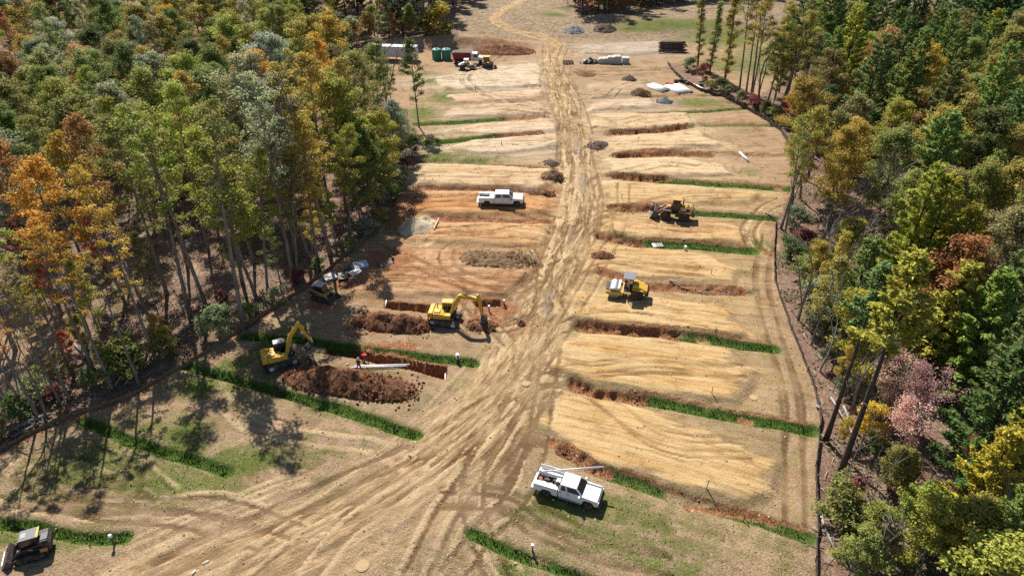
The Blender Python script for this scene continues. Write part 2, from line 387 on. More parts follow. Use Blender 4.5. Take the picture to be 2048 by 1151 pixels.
# road: centre line is a function of y
rw = np.array([(G(p[0], p[1]).y, G(p[0], p[1]).x, p[2]) for p in ROAD])[::-1]
yy = np.linspace(rw[0, 0], rw[-1, 0], 1200)
xx = np.interp(yy, rw[:, 0], rw[:, 1]); ww = np.interp(yy, rw[:, 0], rw[:, 2])
k = np.ones(31)/31
xs_ = np.convolve(np.pad(xx, 15, 'edge'), k, 'valid')
slope = np.gradient(xs_, yy)
arc = np.concatenate([[0], np.cumsum(np.hypot(np.diff(xs_), np.diff(yy)))])
def road_sd(x, y):
    c = np.interp(y, yy, xs_); sl = np.interp(y, yy, slope)
    return np.interp(y, yy, arc)+(x-c)*sl/np.sqrt(1+sl*sl), (x-c)/np.sqrt(1+sl*sl), np.interp(y, yy, ww)
road_s, road_d, road_w = road_sd(X, Y)
rd_noise = (fbm(road_s*.08, road_d*.8, 21, 3)-.5)
road = (1-sst(.12, .62, np.abs(road_d)/road_w+rd_noise*.45))*(1-.45*(1-sst(40, 52, Y)))
road *= (Y < 262)
pad = np.zeros_like(X); tint = np.tile(np.array([.42, .290, .185]), (len(X), 1))
for poly, tc_ in PADS:
    wp = GP(poly); i = boxed(wp, 8)
    sd = inside_dist(wp, X[i]+wob[i]*1.1+(fbm(X[i]*.13, Y[i]*.45, 29, 3)-.5)*7, Y[i]+wob2[i]*1.1)
    m = sst(-1.5, 1.3, sd+(fbm(X[i]*.22, Y[i]*1.1, 27, 3)-.5)*1.6)
    far = sst(-7, -.5, sd)
    tint[i] = tint[i]*(1-far[:, None])+np.array(tc_)*far[:, None]
    pad[i] = np.maximum(pad[i], m)
    Z[i] += .42*sst(-.9, .35, inside_dist(wp, X[i]+wob[i]*.8, Y[i]+wob2[i]*.8))
green = np.zeros_like(X); lush = np.zeros_like(X); clay = np.zeros_like(X); gravel = np.zeros_like(X)
for line, hw, gr, dep in SWALES:
    wl_ = GP(line); i = boxed(wl_, 6)
    d = line_dist(wl_, X[i]+wob[i]*.5, Y[i]+wob2[i]*.5)
    brk = sst(.30, .5, fbm(X[i]*.25, Y[i]*.25, 33, 3)+(gr-.6)*.6)
    lush[i] = np.maximum(lush[i], (1-sst(hw*.75, hw*1.15, d))*gr*brk)
    green[i] = np.maximum(green[i], (1-sst(hw*1.0, hw*2.2, d))*.55*gr)
    pad[i] *= sst(hw*.7, hw*1.1, d)
    Z[i] -= dep*.95*np.exp(-(d/(hw*.85))**4)
for line, hw, drop in SCARPS:
    wl_ = GP(line); i = boxed(wl_, 6)
    d = line_dist(wl_, X[i]+wob[i]*.9, Y[i]+wob2[i]*.9)
    m = 1-sst(hw*.5, hw*1.35, d)
    clay[i] = np.maximum(clay[i], m)
    lush[i] *= 1-m*.75
    pad[i] *= 1-m*.8
    Z[i] -= drop*np.exp(-(d/hw)**2)+m*(fbm(X[i]*1.6, Y[i]*1.6, 41, 3)-.5)*.5
for px, py, rx, ry, st in GREENS: green = np.maximum(green, ell(px, py, rx, ry)*st)
for poly, st in (([(-40, 905), (280, 795), (520, 680), (700, 720), (900, 745), (840, 880), (600, 950), (300, 1050), (-40, 1110)], .44), ([(1100, 930), (1300, 1000), (1600, 1095), (1610, 1170), (930, 1170), (1000, 1040)], .40)):
    sd_ = inside_dist(GP(poly), XW, YW)
    green = np.maximum(green, sst(-2, 2, sd_)*np.clip(st+(fbm(X*.16, Y*.34, 311, 4)-.5)*1.9, 0, .85))
for px, py, rx, ry, st in CLAYS: clay = np.maximum(clay, ell(px, py, rx, ry)*st)
for px, py, rx, ry, st in GRAVEL:
    if rx: gravel = np.maximum(gravel, ell(px, py, rx, ry)*st)
# dark gravelly mound between the tracks and the chewed-up ground about it
mound_c = G(995, 520)
md = np.exp(-(((XW-mound_c.x)/5.0)**2+((YW-mound_c.y)/2.4)**2)**2)
# left edge: bare clay strip beside the wood
edge_l = GP([(-60, 925), (0, 895), (90, 848), (280, 775), (380, 705), (480, 655), (560, 600), (640, 545), (720, 480), (800, 400)])
i = boxed(edge_l, 8)
d = line_dist(edge_l, X[i]+wob[i]*.6, Y[i]+wob2[i]*.6)
clay[i] = np.maximum(clay[i], (1-sst(.5, 2.2, d))*.75)
Z += md*(.18+.55*(fbm(X*.9, Y*.9, 57, 4)-.5))
# ruts in the worked ground
flat = np.clip(1-pad*.6, 0, 1)*(1-forest)
rut = (fbm(road_s*.10, road_d*1.3, 71, 3)-.5)
Z += road*rut*.16+flat*(fbm(X*.5, Y*.5, 61, 4)-.5)*.20
a_flow = np.interp(Y, [40, 48, 56, 66, 78, 96, 120, 150, 190], np.radians([-24, -20, -14, -8, -5, -3, 2, 5, 4]))
flow_v = Y*np.cos(a_flow)-X*np.sin(a_flow)
flow_u = X
Z += pad*(fbm(flow_u*.15, flow_v*1.1, 81, 3)-.5)*.18
clayz = np.clip(clay, 0, 1)
Z += clayz*(1-forest)*(fbm(X*1.1, Y*1.1, 91, 3)-.5)*.35
Z += forest*((fbm(X*.25, Y*.25, 97, 4)-.5)*.9)
for poly, dep in TRENCHES:
    wp = GP(poly); i = boxed(wp, 4)
    m = sst(-.16, .16, inside_dist(wp, X[i]+wob[i]*.4, Y[i]+wob2[i]*.4))
    Z[i] -= dep*m
    clay[i] = np.maximum(clay[i], sst(-.5, .1, inside_dist(wp, X[i], Y[i]))); pad[i] *= 1-m; green[i] *= 1-m; lush[i] *= 1-m
# tyre and crawler tracks: pairs of ruts pressed into the ground
rut_m = np.zeros_like(X)
def smooth_line(p, n=8):
    p = [np.array(q) for q in p]; p = [2*p[0]-p[1]]+p+[2*p[-1]-p[-2]]; out = []
    for k_ in range(1, len(p)-2):
        for j_ in range(n):
            u = j_/n; p0, p1, p2, p3 = p[k_-1:k_+3]
            out.append(.5*((2*p1)+(-p0+p2)*u+(2*p0-5*p1+4*p2-p3)*u*u+(-p0+3*p1-3*p2+p3)*u**3))
    out.append(p[-2]); return np.array(out)
def add_track(pts, strength=.8, gauge=1.9, width=.34, n=8):
    c = smooth_line(pts, n); d = np.gradient(c, axis=0); d /= np.linalg.norm(d, axis=1, keepdims=True)+1e-9
    nrm = np.stack([-d[:, 1], d[:, 0]], 1)
    for s_ in (-.5, .5):
        ln = c+nrm*gauge*s_
        for q0 in range(0, len(ln)-1, 6):
            seg = ln[q0:q0+7]
            if len(seg) < 2: continue
            i = boxed(seg, .8)
            if len(i) == 0: continue
            dd = line_dist([tuple(p_) for p_ in seg], X[i]+wob[i]*.25, Y[i]+wob2[i]*.25)
            m = (1-sst(width*.45, width*.95, dd))*strength*(.35+.9*vnoise(X[i]*.5, Y[i]*.5, 401))
            rut_m[i] = np.where(np.abs(m) > np.abs(rut_m[i]), m, rut_m[i])
tr_ = random.Random(4)
def rx(y): return float(np.interp(y, yy, xs_))
for k_ in range(26):
    y0 = tr_.uniform(30, 170); ln = tr_.uniform(22, 70); w_ = float(np.interp(y0, yy, ww))
    d0, d1, ph = tr_.uniform(-.42, .42)*w_, tr_.uniform(-.42, .42)*w_, tr_.uniform(0, 6)
    add_track([(rx(y0+ln*q/7)+d0+(d1-d0)*q/7+.5*math.sin(ph+q), y0+ln*q/7) for q in range(8)], tr_.choice([.8, .6, -.6, .9, -.8]), 1.9, tr_.uniform(.26, .42))
for k_, (poly, _) in enumerate(PADS):
    P_ = np.array(GP(poly)); cx_, cy_ = P_.mean(0)
    side = 1 if cx_ > rx(cy_) else -1
    inner = P_[P_[:, 0].argmin() if side > 0 else P_[:, 0].argmax()]; outer = P_[P_[:, 0].argmax() if side > 0 else P_[:, 0].argmin()]
    for q in range(3):
        sg = tr_.choice([-1, 1]); off = tr_.uniform(-1.5, 1.5)
        ys = inner[1]+sg*tr_.uniform(8, 13)
        add_track([(rx(ys)+tr_.uniform(-2, 2), ys), (rx(inner[1]+sg*3.5)+side*1.5, inner[1]+sg*3.5), (inner[0]+side*3, inner[1]+off*.4), (cx_, cy_+off), (cx_+(outer[0]-cx_)*tr_.uniform(.4, .9), cy_+(outer[1]-cy_)*.6+off)], tr_.choice([.7, .55, -.6, .8]), 1.9, .32)
for px_ in ([(600, 1060), (450, 1010), (330, 1005), (200, 1015), (60, 1000), (15, 950), (110, 905), (250, 940), (330, 985)], [(520, 1090), (380, 1040), (240, 1030), (100, 985), (60, 945), (140, 925), (240, 955), (260, 985), (140, 990)], [(900, 1151), (960, 1060), (1040, 980), (1080, 900), (1090, 800), (1110, 690)],
            [(1010, 1151), (950, 1010), (958, 900), (1010, 820), (1060, 720)], [(820, 1151), (900, 1000), (1020, 850), (1085, 700)], [(1600, 1090), (1590, 950), (1580, 800), (1545, 650), (1520, 560), (1540, 470)], [(880, 1000), (1000, 1000), (1090, 1050), (1200, 1100), (1330, 1130)],
            [(860, 960), (760, 900), (640, 880), (520, 850), (440, 800)], [(1020, 690), (960, 640), (900, 580), (800, 560), (720, 580)], [(1060, 640), (1000, 660), (940, 640), (960, 590), (1030, 590), (1060, 640)], [(1075, 560), (1000, 590), (900, 560), (820, 520), (760, 500)], [(1090, 530), (1060, 570), (980, 570), (900, 545), (905, 500), (980, 485), (1070, 495), (1090, 530)],
            [(1080, 600), (1020, 640), (1010, 600), (1060, 570)], [(1110, 470), (1000, 460), (900, 465), (840, 490)], [(1120, 440), (1000, 415), (880, 412), (820, 420)], [(1100, 880), (1060, 870), (1030, 890), (1000, 960)], [(1140, 780), (1080, 790), (1050, 850), (990, 930)], [(1570, 400), (1530, 420), (1500, 470), (1540, 520)],
            [(1000, 110), (930, 160), (1000, 200), (1090, 220)], [(1110, 130), (1200, 150), (1290, 150)], [(620, 1151), (700, 1050), (840, 960), (980, 830)], [(480, 1151), (620, 1040), (800, 940), (930, 850)], [(300, 1151), (480, 1060), (640, 990), (820, 900)], [(200, 1130), (330, 1070), (500, 1000), (620, 960)]):
    for q in range(2): add_track([(G(*p_).x+tr_.uniform(-.5, .5), G(*p_).y+tr_.uniform(-.5, .5)) for p_ in px_], tr_.choice([.9, .7, -.7, .8]), tr_.choice([1.9, 1.6]), tr_.uniform(.28, .42))
rut_m *= (1-forest)*(1-np.clip(lush*1.5, 0, 1))
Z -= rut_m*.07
# low banks far off, behind the trailer and left of the far road
for px, py, rx, ry, h in ((880, 92, 14, 3.5, 2.2), (980, 92, 12, 3.5, 1.6), (760, 95, 12, 4, 1.8), (1330, 55, 30, 10, 2.0), (1450, 30, 22, 12, 2.5), (1060, 30, 14, 14, 1.2), (1210, 45, 10, 4, 1.5)):
    Z += ell(px, py, rx, ry)*h
far_mix = sst(196, 204, Y)
pale = sst(.52, .75, fbm(X*.07, Y*.07, 103, 4))
def ground_z(x, y):
    i = np.clip(np.searchsorted(gx, x)-1, 0, nx-2); j = np.clip(np.searchsorted(gy, y)-1, 0, ny-2)
    fx = (x-gx[i])/(gx[i+1]-gx[i]); fy = (y-gy[j])/(gy[j+1]-gy[j])
    q = Z.reshape(ny, nx)
    return (q[j, i]*(1-fx)+q[j, i+1]*fx)*(1-fy)+(q[j+1, i]*(1-fx)+q[j+1, i+1]*fx)*fy
def at(px, py):
    p = G(px, py); p.z = float(ground_z(p.x, p.y)); return p
def sample(arr, x, y):
    i = np.clip(np.searchsorted(gx, x), 0, nx-1); j = np.clip(np.searchsorted(gy, y), 0, ny-1)
    return arr.reshape(ny, nx)[j, i]

ii, jj = np.meshgrid(np.arange(nx-1), np.arange(ny-1))
q0 = (jj*nx+ii).ravel()
g_me = np_mesh('ground', np.stack([X, Y, Z], 1), np.stack([q0, q0+1, q0+nx+1, q0+nx], 1))
g_me.polygons.foreach_set('use_smooth', np.ones(len(g_me.polygons), bool))
def put(name, rgba):
    at_ = g_me.color_attributes.new(name, 'FLOAT_COLOR', 'POINT')
    at_.data.foreach_set('color', np.asarray(rgba, np.float32).ravel())
put('mask_a', np.stack([road, np.clip(pad, 0, 1), np.clip(clay, 0, 1), np.clip(green, 0, 1)], 1))
put('mask_b', np.stack([np.clip(gravel+md*.0, 0, 1), forest, md, np.clip(lush, 0, 1)], 1))
put('tint', np.concatenate([tint, far_mix[:, None]], 1))
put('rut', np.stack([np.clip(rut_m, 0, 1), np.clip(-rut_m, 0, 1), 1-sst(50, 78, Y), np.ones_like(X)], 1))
put('flow', np.stack([road_s, road_d, flow_u, flow_v], 1))

class NT:
    """small helper to write shader graphs as expressions"""
    def __init__(s, m):
        s.nt, s.N, s.L, s.b = nodes_of(m)
    def _in(s, sock, v):
        if v is None: return
        if hasattr(v, 'links'): s.L.new(v, sock)
        elif isinstance(v, (tuple, list)) and len(v) == 3 and sock.type == 'RGBA': sock.default_value = (*v, 1)
        else: sock.default_value = v
    def math(s, op, a, b=None, clamp=False):
        n = s.N.new('ShaderNodeMath'); n.operation = op; n.use_clamp = clamp
        s._in(n.inputs[0], a); s._in(n.inputs[1], b); return n.outputs[0]
    def rng(s, v, a, b, c=0.0, d=1.0, smooth=False):
        n = s.N.new('ShaderNodeMapRange'); n.interpolation_type = 'SMOOTHSTEP' if smooth else 'LINEAR'
        s._in(n.inputs[0], v)
        for i, q in enumerate((a, b, c, d)): n.inputs[i+1].default_value = q
        return n.outputs[0]
    def mix(s, f, a, b):
        n = s.N.new('ShaderNodeMix'); n.data_type = 'RGBA'
        s._in(n.inputs[0], f); s._in(n.inputs[6], a); s._in(n.inputs[7], b); return n.outputs[2]
    def mul(s, a, b, f=1.0):
        n = s.N.new('ShaderNodeMix'); n.data_type = 'RGBA'; n.blend_type = 'MULTIPLY'
        s._in(n.inputs[0], f); s._in(n.inputs[6], a); s._in(n.inputs[7], b); return n.outputs[2]
    def comb(s, x, y, z=0.0):
        n = s.N.new('ShaderNodeCombineXYZ'); s._in(n.inputs[0], x); s._in(n.inputs[1], y); s._in(n.inputs[2], z); return n.outputs[0]
    def noise(s, v, scale, detail=4.0, rough=.55, dist=0.0):
        n = s.N.new('ShaderNodeTexNoise'); s._in(n.inputs['Vector'], v)
        n.inputs['Scale'].default_value = scale; n.inputs['Detail'].default_value = detail; n.inputs['Roughness'].default_value = rough; n.inputs['Distortion'].default_value = dist
        return n.outputs['Fac']
    def attr(s, name):
        n = s.N.new('ShaderNodeAttribute'); n.attribute_name = name
        sp = s.N.new('ShaderNodeSeparateColor'); s.L.new(n.outputs['Color'], sp.inputs[0])
        return n.outputs['Color'], sp.outputs[0], sp.outputs[1], sp.outputs[2], n.outputs['Alpha']
    def pos(s):
        return s.N.new('ShaderNodeNewGeometry').outputs['Position']
    def ramp(s, v, stops):
        n = s.N.new('ShaderNodeValToRGB'); s._in(n.inputs[0], v)
        e = n.color_ramp.elements
        while len(e) < len(stops): e.new(.5)
        for q, (p, c) in zip(e, stops): q.position = p; q.color = (*c, 1)
        return n.outputs['Color']
    def bump(s, h, strength, dist):
        n = s.N.new('ShaderNodeBump'); n.inputs['Strength'].default_value = strength; n.inputs['Distance'].default_value = dist
        s._in(n.inputs['Height'], h); s.L.new(n.outputs[0], s.b.inputs['Normal'])

gm = bpy.data.materials.new('worked earth and turf')
t = NT(gm)
pos = t.pos()
_, a_road, a_pad, a_clay, a_green = t.attr('mask_a')
_, a_grav, a_forest, a_mound, a_lush = t.attr('mask_b')
c_tint, _, _, _, a_far = t.attr('tint')
_, a_rut, a_rutl, a_near, _ = t.attr('rut')
_, f_s, f_d, f_u, f_v = t.attr('flow')
n_fine = t.noise(pos, 5.5, 5, .7)
n_grit = t.noise(pos, 14, 4, .75)
n_mid = t.noise(pos, .9, 5, .6)
n_big = t.noise(pos, .16, 4, .6)
st_road = t.noise(t.comb(t.math('MULTIPLY', f_s, .34), t.math('MULTIPLY', f_d, 1.7)), 1.0, 6, .66, 1.1)
st_road2 = t.noise(t.comb(t.math('MULTIPLY', f_s, .07), t.math('MULTIPLY', f_d, .9), 3.0), 1.0, 4, .6, .2)
st_pad = t.noise(t.comb(t.math('MULTIPLY', f_u, .22), t.math('MULTIPLY', f_v, 2.0)), 1.0, 5, .6, .5)
st_pad2 = t.noise(t.comb(t.math('MULTIPLY', f_u, .09), t.math('MULTIPLY', f_v, .55), 7.0), 1.0, 3, .6, .3)
def ragged(mask, amt=.7, n=None, lo=.38, hi=.62):
    v = t.math('ADD', mask, t.math('MULTIPLY', t.math('SUBTRACT', n if n is not None else n_fine, .5), amt))
    return t.rng(v, lo, hi, 0, 1, True)
n_spk = t.math('ADD', t.math('MULTIPLY', n_fine, .55), t.math('MULTIPLY', n_grit, .45))
# dry seeded ground; dark ramp stops paint in the shadow speckle among grass
straw = t.ramp(n_spk, [(.30, (.070, .050, .025)), (.42, (.205, .148, .085)), (.54, (.36, .27, .175)), (.70, (.60, .49, .36))])
dull = t.ramp(n_spk, [(.30, (.080, .053, .035)), (.42, (.215, .148, .102)), (.55, (.36, .262, .195)), (.70, (.56, .44, .35))])
olive = t.ramp(n_spk, [(.30, (.035, .038, .008)), (.46, (.105, .105, .028)), (.60, (.19, .18, .065)), (.72, (.33, .29, .15))])
base = t.mix(t.rng(n_big, .42, .58, 0, 1, True), straw, dull)
base = t.mix(t.rng(t.math('ADD', t.math('MULTIPLY', n_mid, .6), t.math('MULTIPLY', n_big, .5)), .48, .62, 0, .62, True), base, olive)
tstreak = t.mul(c_tint, t.ramp(st_pad, [(.25, (.42, .36, .30)), (.42, (.72, .68, .62)), (.55, (.95, .93, .90)), (.75, (1.1, 1.1, 1.1))]))
tstreak = t.mul(tstreak, t.ramp(n_fine, [(.3, (.72, .70, .66)), (.65, (1.05, 1.05, 1.05))]))
base = t.mix(t.math('MULTIPLY', t.rng(a_near, 0, 1, .90, .42), t.rng(n_mid, .30, .62, .35, 1.0)), base, tstreak)
# the rough far ground beyond the lots
farc = t.ramp(t.math('ADD', t.math('MULTIPLY', n_mid, .6), t.math('MULTIPLY', n_fine, .4)), [(.32, (.085, .062, .034)), (.46, (.19, .145, .088)), (.56, (.29, .225, .15)), (.7, (.44, .36, .265))])
base = t.mix(a_far, base, farc)
# turf
turf = t.ramp(n_spk, [(.30, (.030, .042, .009)), (.46, (.085, .110, .024)), (.58, (.15, .17, .05)), (.70, (.28, .27, .12))])
col = t.mix(ragged(a_green, .9, n_mid, .18, .85), base, turf)
# pads of compacted sand
padc = t.mul(c_tint, t.ramp(st_pad, [(.26, (.52, .45, .40)), (.40, (.84, .81, .78)), (.52, (1.0, 1.0, 1.0)), (.72, (1.12, 1.12, 1.14))]))
padc = t.mul(padc, t.ramp(st_pad2, [(.3, (.88, .74, .58)), (.5, (1, .98, .96)), (.7, (1.03, 1.05, 1.08))]))
padc = t.mul(padc, t.ramp(n_spk, [(.32, (.66, .62, .58)), (.44, (.93, .92, .91)), (.56, (1.02, 1.02, 1.02)), (.68, (1.10, 1.10, 1.10))]))
padc = t.mul(padc, t.ramp(n_mid, [(.30, (.84, .78, .70)), (.46, (1, 1, 1)), (.7, (1.04, 1.05, 1.06))]))
col = t.mix(ragged(a_pad, .9, st_pad, .30, .70), col, padc)
# haul road
roadc = t.ramp(st_road, [(.25, (.11, .070, .036)), (.38, (.25, .172, .088)), (.50, (.40, .295, .160)), (.62, (.52, .40, .235)), (.78, (.62, .50, .33))])
roadc = t.mul(roadc, t.ramp(st_road2, [(.3, (.80, .74, .68)), (.5, (1, 1, 1)), (.7, (1.06, 1.06, 1.06))]))
roadc = t.mul(roadc, t.ramp(n_mid, [(.3, (.80, .76, .70)), (.5, (1, 1, 1)), (.7, (1.08, 1.07, 1.05))]))
roadc = t.mul(roadc, t.ramp(n_fine, [(.3, (.78, .76, .74)), (.62, (1.04, 1.04, 1.04))]))
col = t.mix(t.math('MULTIPLY', ragged(a_road, .9, st_road, .22, .78), .92), col, roadc)
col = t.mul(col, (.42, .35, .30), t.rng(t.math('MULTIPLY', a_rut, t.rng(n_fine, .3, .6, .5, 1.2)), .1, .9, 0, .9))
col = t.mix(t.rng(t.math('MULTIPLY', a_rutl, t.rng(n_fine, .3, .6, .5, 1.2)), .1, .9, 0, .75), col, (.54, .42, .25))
# stains of wetter, redder earth
n_stain = t.noise(pos, .30, 6, .72, .6)
col = t.mul(col, (.66, .52, .42), t.math('MULTIPLY', t.rng(n_stain, .52, .66, 0, .75, True), t.rng(a_near, 0, 1, 1, .55)))
col = t.mul(col, (1.12, 1.10, 1.10), t.rng(n_stain, .48, .36, 0, 1, True))
# bare red clay
clayc = t.ramp(n_fine, [(.25, (.075, .028, .015)), (.42, (.18, .075, .035)), (.56, (.32, .165, .08)), (.75, (.48, .30, .17))])
col = t.mix(ragged(a_clay, .8, n_mid), col, clayc)
# blue-grey stone
gravc = t.ramp(n_grit, [(.3, (.12, .115, .11)), (.5, (.24, .23, .215)), (.75, (.40, .38, .35))])
col = t.mix(t.math('MULTIPLY', ragged(a_grav, 1.2, st_road, .3, .8), .6), col, gravc)
mndc = t.ramp(n_fine, [(.28, (.06, .042, .028)), (.46, (.15, .108, .07)), (.68, (.32, .24, .16))])
col = t.mix(ragged(a_mound, .8, n_mid), col, mndc)
lushc = t.ramp(n_fine, [(.25, (.020, .045, .008)), (.46, (.045, .095, .014)), (.62, (.10, .15, .03)), (.78, (.22, .21, .09))])
col = t.mix(ragged(a_lush, 1.2, n_fine, .25, .75), col, lushc)
# leaf litter under the trees
lit = t.ramp(n_fine, [(.25, (.05, .034, .024)), (.42, (.14, .098, .066)), (.56, (.26, .19, .135)), (.72, (.46, .37, .27))])
lit2 = t.ramp(n_grit, [(.3, (.07, .036, .024)), (.48, (.17, .095, .068)), (.7, (.36, .24, .175))])
lit = t.mix(t.rng(n_mid, .45, .62, 0, 1, True), lit, lit2)
lit = t.mix(t.rng(n_big, .60, .68, 0, .9, True), lit, t.ramp(n_fine, [(.3, (.25, .19, .11)), (.7, (.45, .36, .22))]))
col = t.mix(ragged(a_forest, .6, n_mid), col, lit)
col = t.mul(col, (.98, .945, .955))
t.L.new(col, t.b.inputs['Base Color'])
t.b.inputs['Roughness'].default_value = .95
t.b.inputs['Specular IOR Level'].default_value = .1
hgt = t.math('ADD', t.math('ADD', t.math('MULTIPLY', n_fine, .55), t.math('MULTIPLY', n_grit, .22)),
             t.math('ADD', t.math('MULTIPLY', t.math('MULTIPLY', st_road, a_road), .8), t.math('MULTIPLY', t.math('MULTIPLY', st_pad, a_pad), .5)))
t.bump(hgt, 1.0, .28)
ground = link('ground', g_me, gm)
tag(ground, kind='structure')
# ------------------------------------------------------------------ trees
def leaf_material(name, spread=.66, gloss=.12, trans=.42):
    m = bpy.data.materials.new(name)
    t = NT(m)
    oi = t.N.new('ShaderNodeObjectInfo')
    ge = t.N.new('ShaderNodeNewGeometry')
    rnd = ge.outputs['Random Per Island']
    tc = t.N.new('ShaderNodeTexCoord')
    n = t.noise(tc.outputs['Object'], .55, 3, .6)
    val = t.math('ADD', t.math('MULTIPLY', rnd, spread*1.3), t.math('MULTIPLY', n, spread*1.1))
    val = t.math('ADD', val, 1-spread*1.2)
    c = t.mul(oi.outputs['Color'], t.comb(val, val, val))
    # some leaves turned: towards tan and rust
    turn = t.rng(t.math('ADD', t.math('MULTIPLY', t.math('FRACT', t.math('MULTIPLY', rnd, 37.3)), .5), t.math('MULTIPLY', n, .9)), .74, 1.02, 0, .40)
    c = t.mix(turn, c, (.34, .22, .07))
    t.L.new(c, t.b.inputs['Base Color'])
    t.b.inputs['Roughness'].default_value = .6
    t.b.inputs['Specular IOR Level'].default_value = gloss
    tr = t.N.new('ShaderNodeBsdfTranslucent'); t.L.new(c, tr.inputs['Color'])
    mx = t.N.new('ShaderNodeMixShader'); mx.inputs[0].default_value = trans
    t.L.new(t.b.outputs[0], mx.inputs[1]); t.L.new(tr.outputs[0], mx.inputs[2])
    t.L.new(mx.outputs[0], t.N['Material Output'].inputs['Surface'])
    return m
def bark_material(name, lo, hi):
    m = bpy.data.materials.new(name)
    t = NT(m)
    tc = t.N.new('ShaderNodeTexCoord')
    mp = t.N.new('ShaderNodeMapping'); mp.inputs['Scale'].default_value = (5, 5, .8); t.L.new(tc.outputs['Object'], mp.inputs[0])
    n = t.noise(mp.outputs[0], 1.0, 5, .7)
    c = t.ramp(n, [(.3, lo), (.7, hi)])
    t.L.new(c, t.b.inputs['Base Color'])
    t.b.inputs['Roughness'].default_value = .95; t.b.inputs['Specular IOR Level'].default_value = .1
    t.bump(n, .6, .08)
    return m
LEAF = leaf_material('broad leaves')
NEEDLE = leaf_material('pine needles', .60, .10, .30)
BARK = bark_material('grey brown bark', (.075, .064, .055), (.32, .285, .25))
BARK_PINE = bark_material('dark pine bark', (.035, .026, .022), (.12, .09, .075))
BARK_PALE = bark_material('pale dead wood', (.20, .18, .165), (.42, .39, .36))

def leaves_mesh(name, c, n, size, aspect, along=None, seed=0):
    """one kite-shaped blade per centre c with normal n"""
    g = np.random.default_rng(seed)
    k = len(c)
    n = n/np.linalg.norm(n, axis=1, keepdims=True).clip(1e-6)
    a = g.normal(size=(k, 3)) if along is None else along+g.normal(size=(k, 3))*.25
    a = a-(a*n).sum(1, keepdims=True)*n
    a /= np.linalg.norm(a, axis=1, keepdims=True).clip(1e-6)
    b = np.cross(n, a)
    s = (size*g.uniform(.6, 1.4, k))[:, None]
    w = s*aspect
    v = np.stack([c-a*s*.5, c+b*w*.5+a*s*.05+n*s*.06, c+a*s*.5, c-b*w*.5+a*s*.05+n*s*.06], 1).reshape(-1, 3)
    f = np.arange(k*4).reshape(k, 4)
    return np_mesh(name, v, f)
def trunk_path(g, H, r0, lean=.03, n=9, crook=.012):
    pts, rad = [], []
    dx, dy = g.normal()*lean, g.normal()*lean
    ox = oy = 0.0
    for k in range(n):
        t = k/(n-1)
        ox += g.normal()*crook*H/n*3; oy += g.normal()*crook*H/n*3
        pts.append(Vector((dx*H*t+ox*t, dy*H*t+oy*t, H*t)))
        rad.append(max(.03, r0*(1-t)**.75*(1.25 if k == 0 else 1.0)))
    pts[0].z = -.5
    return pts, rad
def on_path(pts, t):
    f = t*(len(pts)-1); i = min(int(f), len(pts)-2)
    return pts[i].lerp(pts[i+1], f-i)
TREES = {}
def broadleaf(key, seed, H, Rc, base, limbs=16, leaf_n=9000, leaf=.30, clump=1.15, r0=None, bare=0.0, shape=1.0, bark=None, flat=.7):
    g = np.random.default_rng(seed)
    r0 = r0 or .008*H+.05
    pts, rad = trunk_path(g, H, r0, .05, 10, .016)
    tr = MB().tube(pts, rad, 8)
    cl, cr = [], []
    for i in range(limbs):
        u = (i+.5)/limbs
        tt = base+(1-base)*(u**.85)*.97
        p0 = on_path(pts, tt)
        az = i*2.4+g.normal()*.5
        prof = math.sin(math.pi*min(1, max(.05, (tt-base)/(1-base)*.80+.20)))**.7*shape
        ln = Rc*max(.35, prof)*g.uniform(.75, 1.15)
        el = g.uniform(.35, .75)+.5*(tt-base)
        d = Vector((math.cos(az)*math.cos(el), math.sin(az)*math.cos(el), math.sin(el)))
        q = [p0]
        for s in range(1, 5):
            d2 = (d+Vector((g.normal()*.18, g.normal()*.18, g.normal()*.10-.05*s*flat))).normalized()
            q.append(q[-1]+d2*ln/4)
        rr = max(.05, r0*(1-tt)*.55+.03)
        tr.tube(q, [rr*(1-.2*s) for s in range(5)], 5)
        cl += [q[2], q[3], q[4]]; cr += [.75, .95, 1.0]
        for s in range(int(g.integers(2, 5))):
            b0 = q[int(g.integers(1, 4))].lerp(q[4], g.uniform(0, .5))
            d3 = (d+Vector(g.normal(size=3))*.75).normalized(); d3.z = abs(d3.z)*.7
            l3 = ln*g.uniform(.25, .5)
            e = b0+d3*l3
            tr.tube([b0, b0.lerp(e, .5)+Vector(g.normal(size=3))*.1, e], [rr*.45, rr*.3, .015], 4)
            cl += [e, b0.lerp(e, .6)]; cr += [.9, .7]
    cl.append(pts[-1]); cr.append(1.0)
    cl = np.array([tuple(p) for p in cl]); cr = np.array(cr)*clump*g.uniform(.75, 1.25, len(cr))
    keep = g.uniform(size=len(cl)) > bare
    cl, cr = cl[keep], cr[keep]
    pick = g.choice(len(cl), leaf_n, p=(cr**2)/(cr**2).sum())
    d = g.normal(size=(leaf_n, 3)); d /= np.linalg.norm(d, axis=1, keepdims=True)
    rr = g.uniform(0, 1, leaf_n)**.45
    off = d*rr[:, None]*cr[pick][:, None]; off[:, 2] *= .62
    c = cl[pick]+off
    nrm = d*.6+np.array([0, 0, .75])+g.normal(size=(leaf_n, 3))*.55
    me_c = leaves_mesh('crown', c, nrm, leaf, .62, seed=seed)
    me_c.materials.append(LEAF)
    o = tr.build('trunk', bark or BARK, None, smooth=True)
    me_t = o.data; bpy.data.objects.remove(o)
    TREES[key] = (me_t, me_c, H)
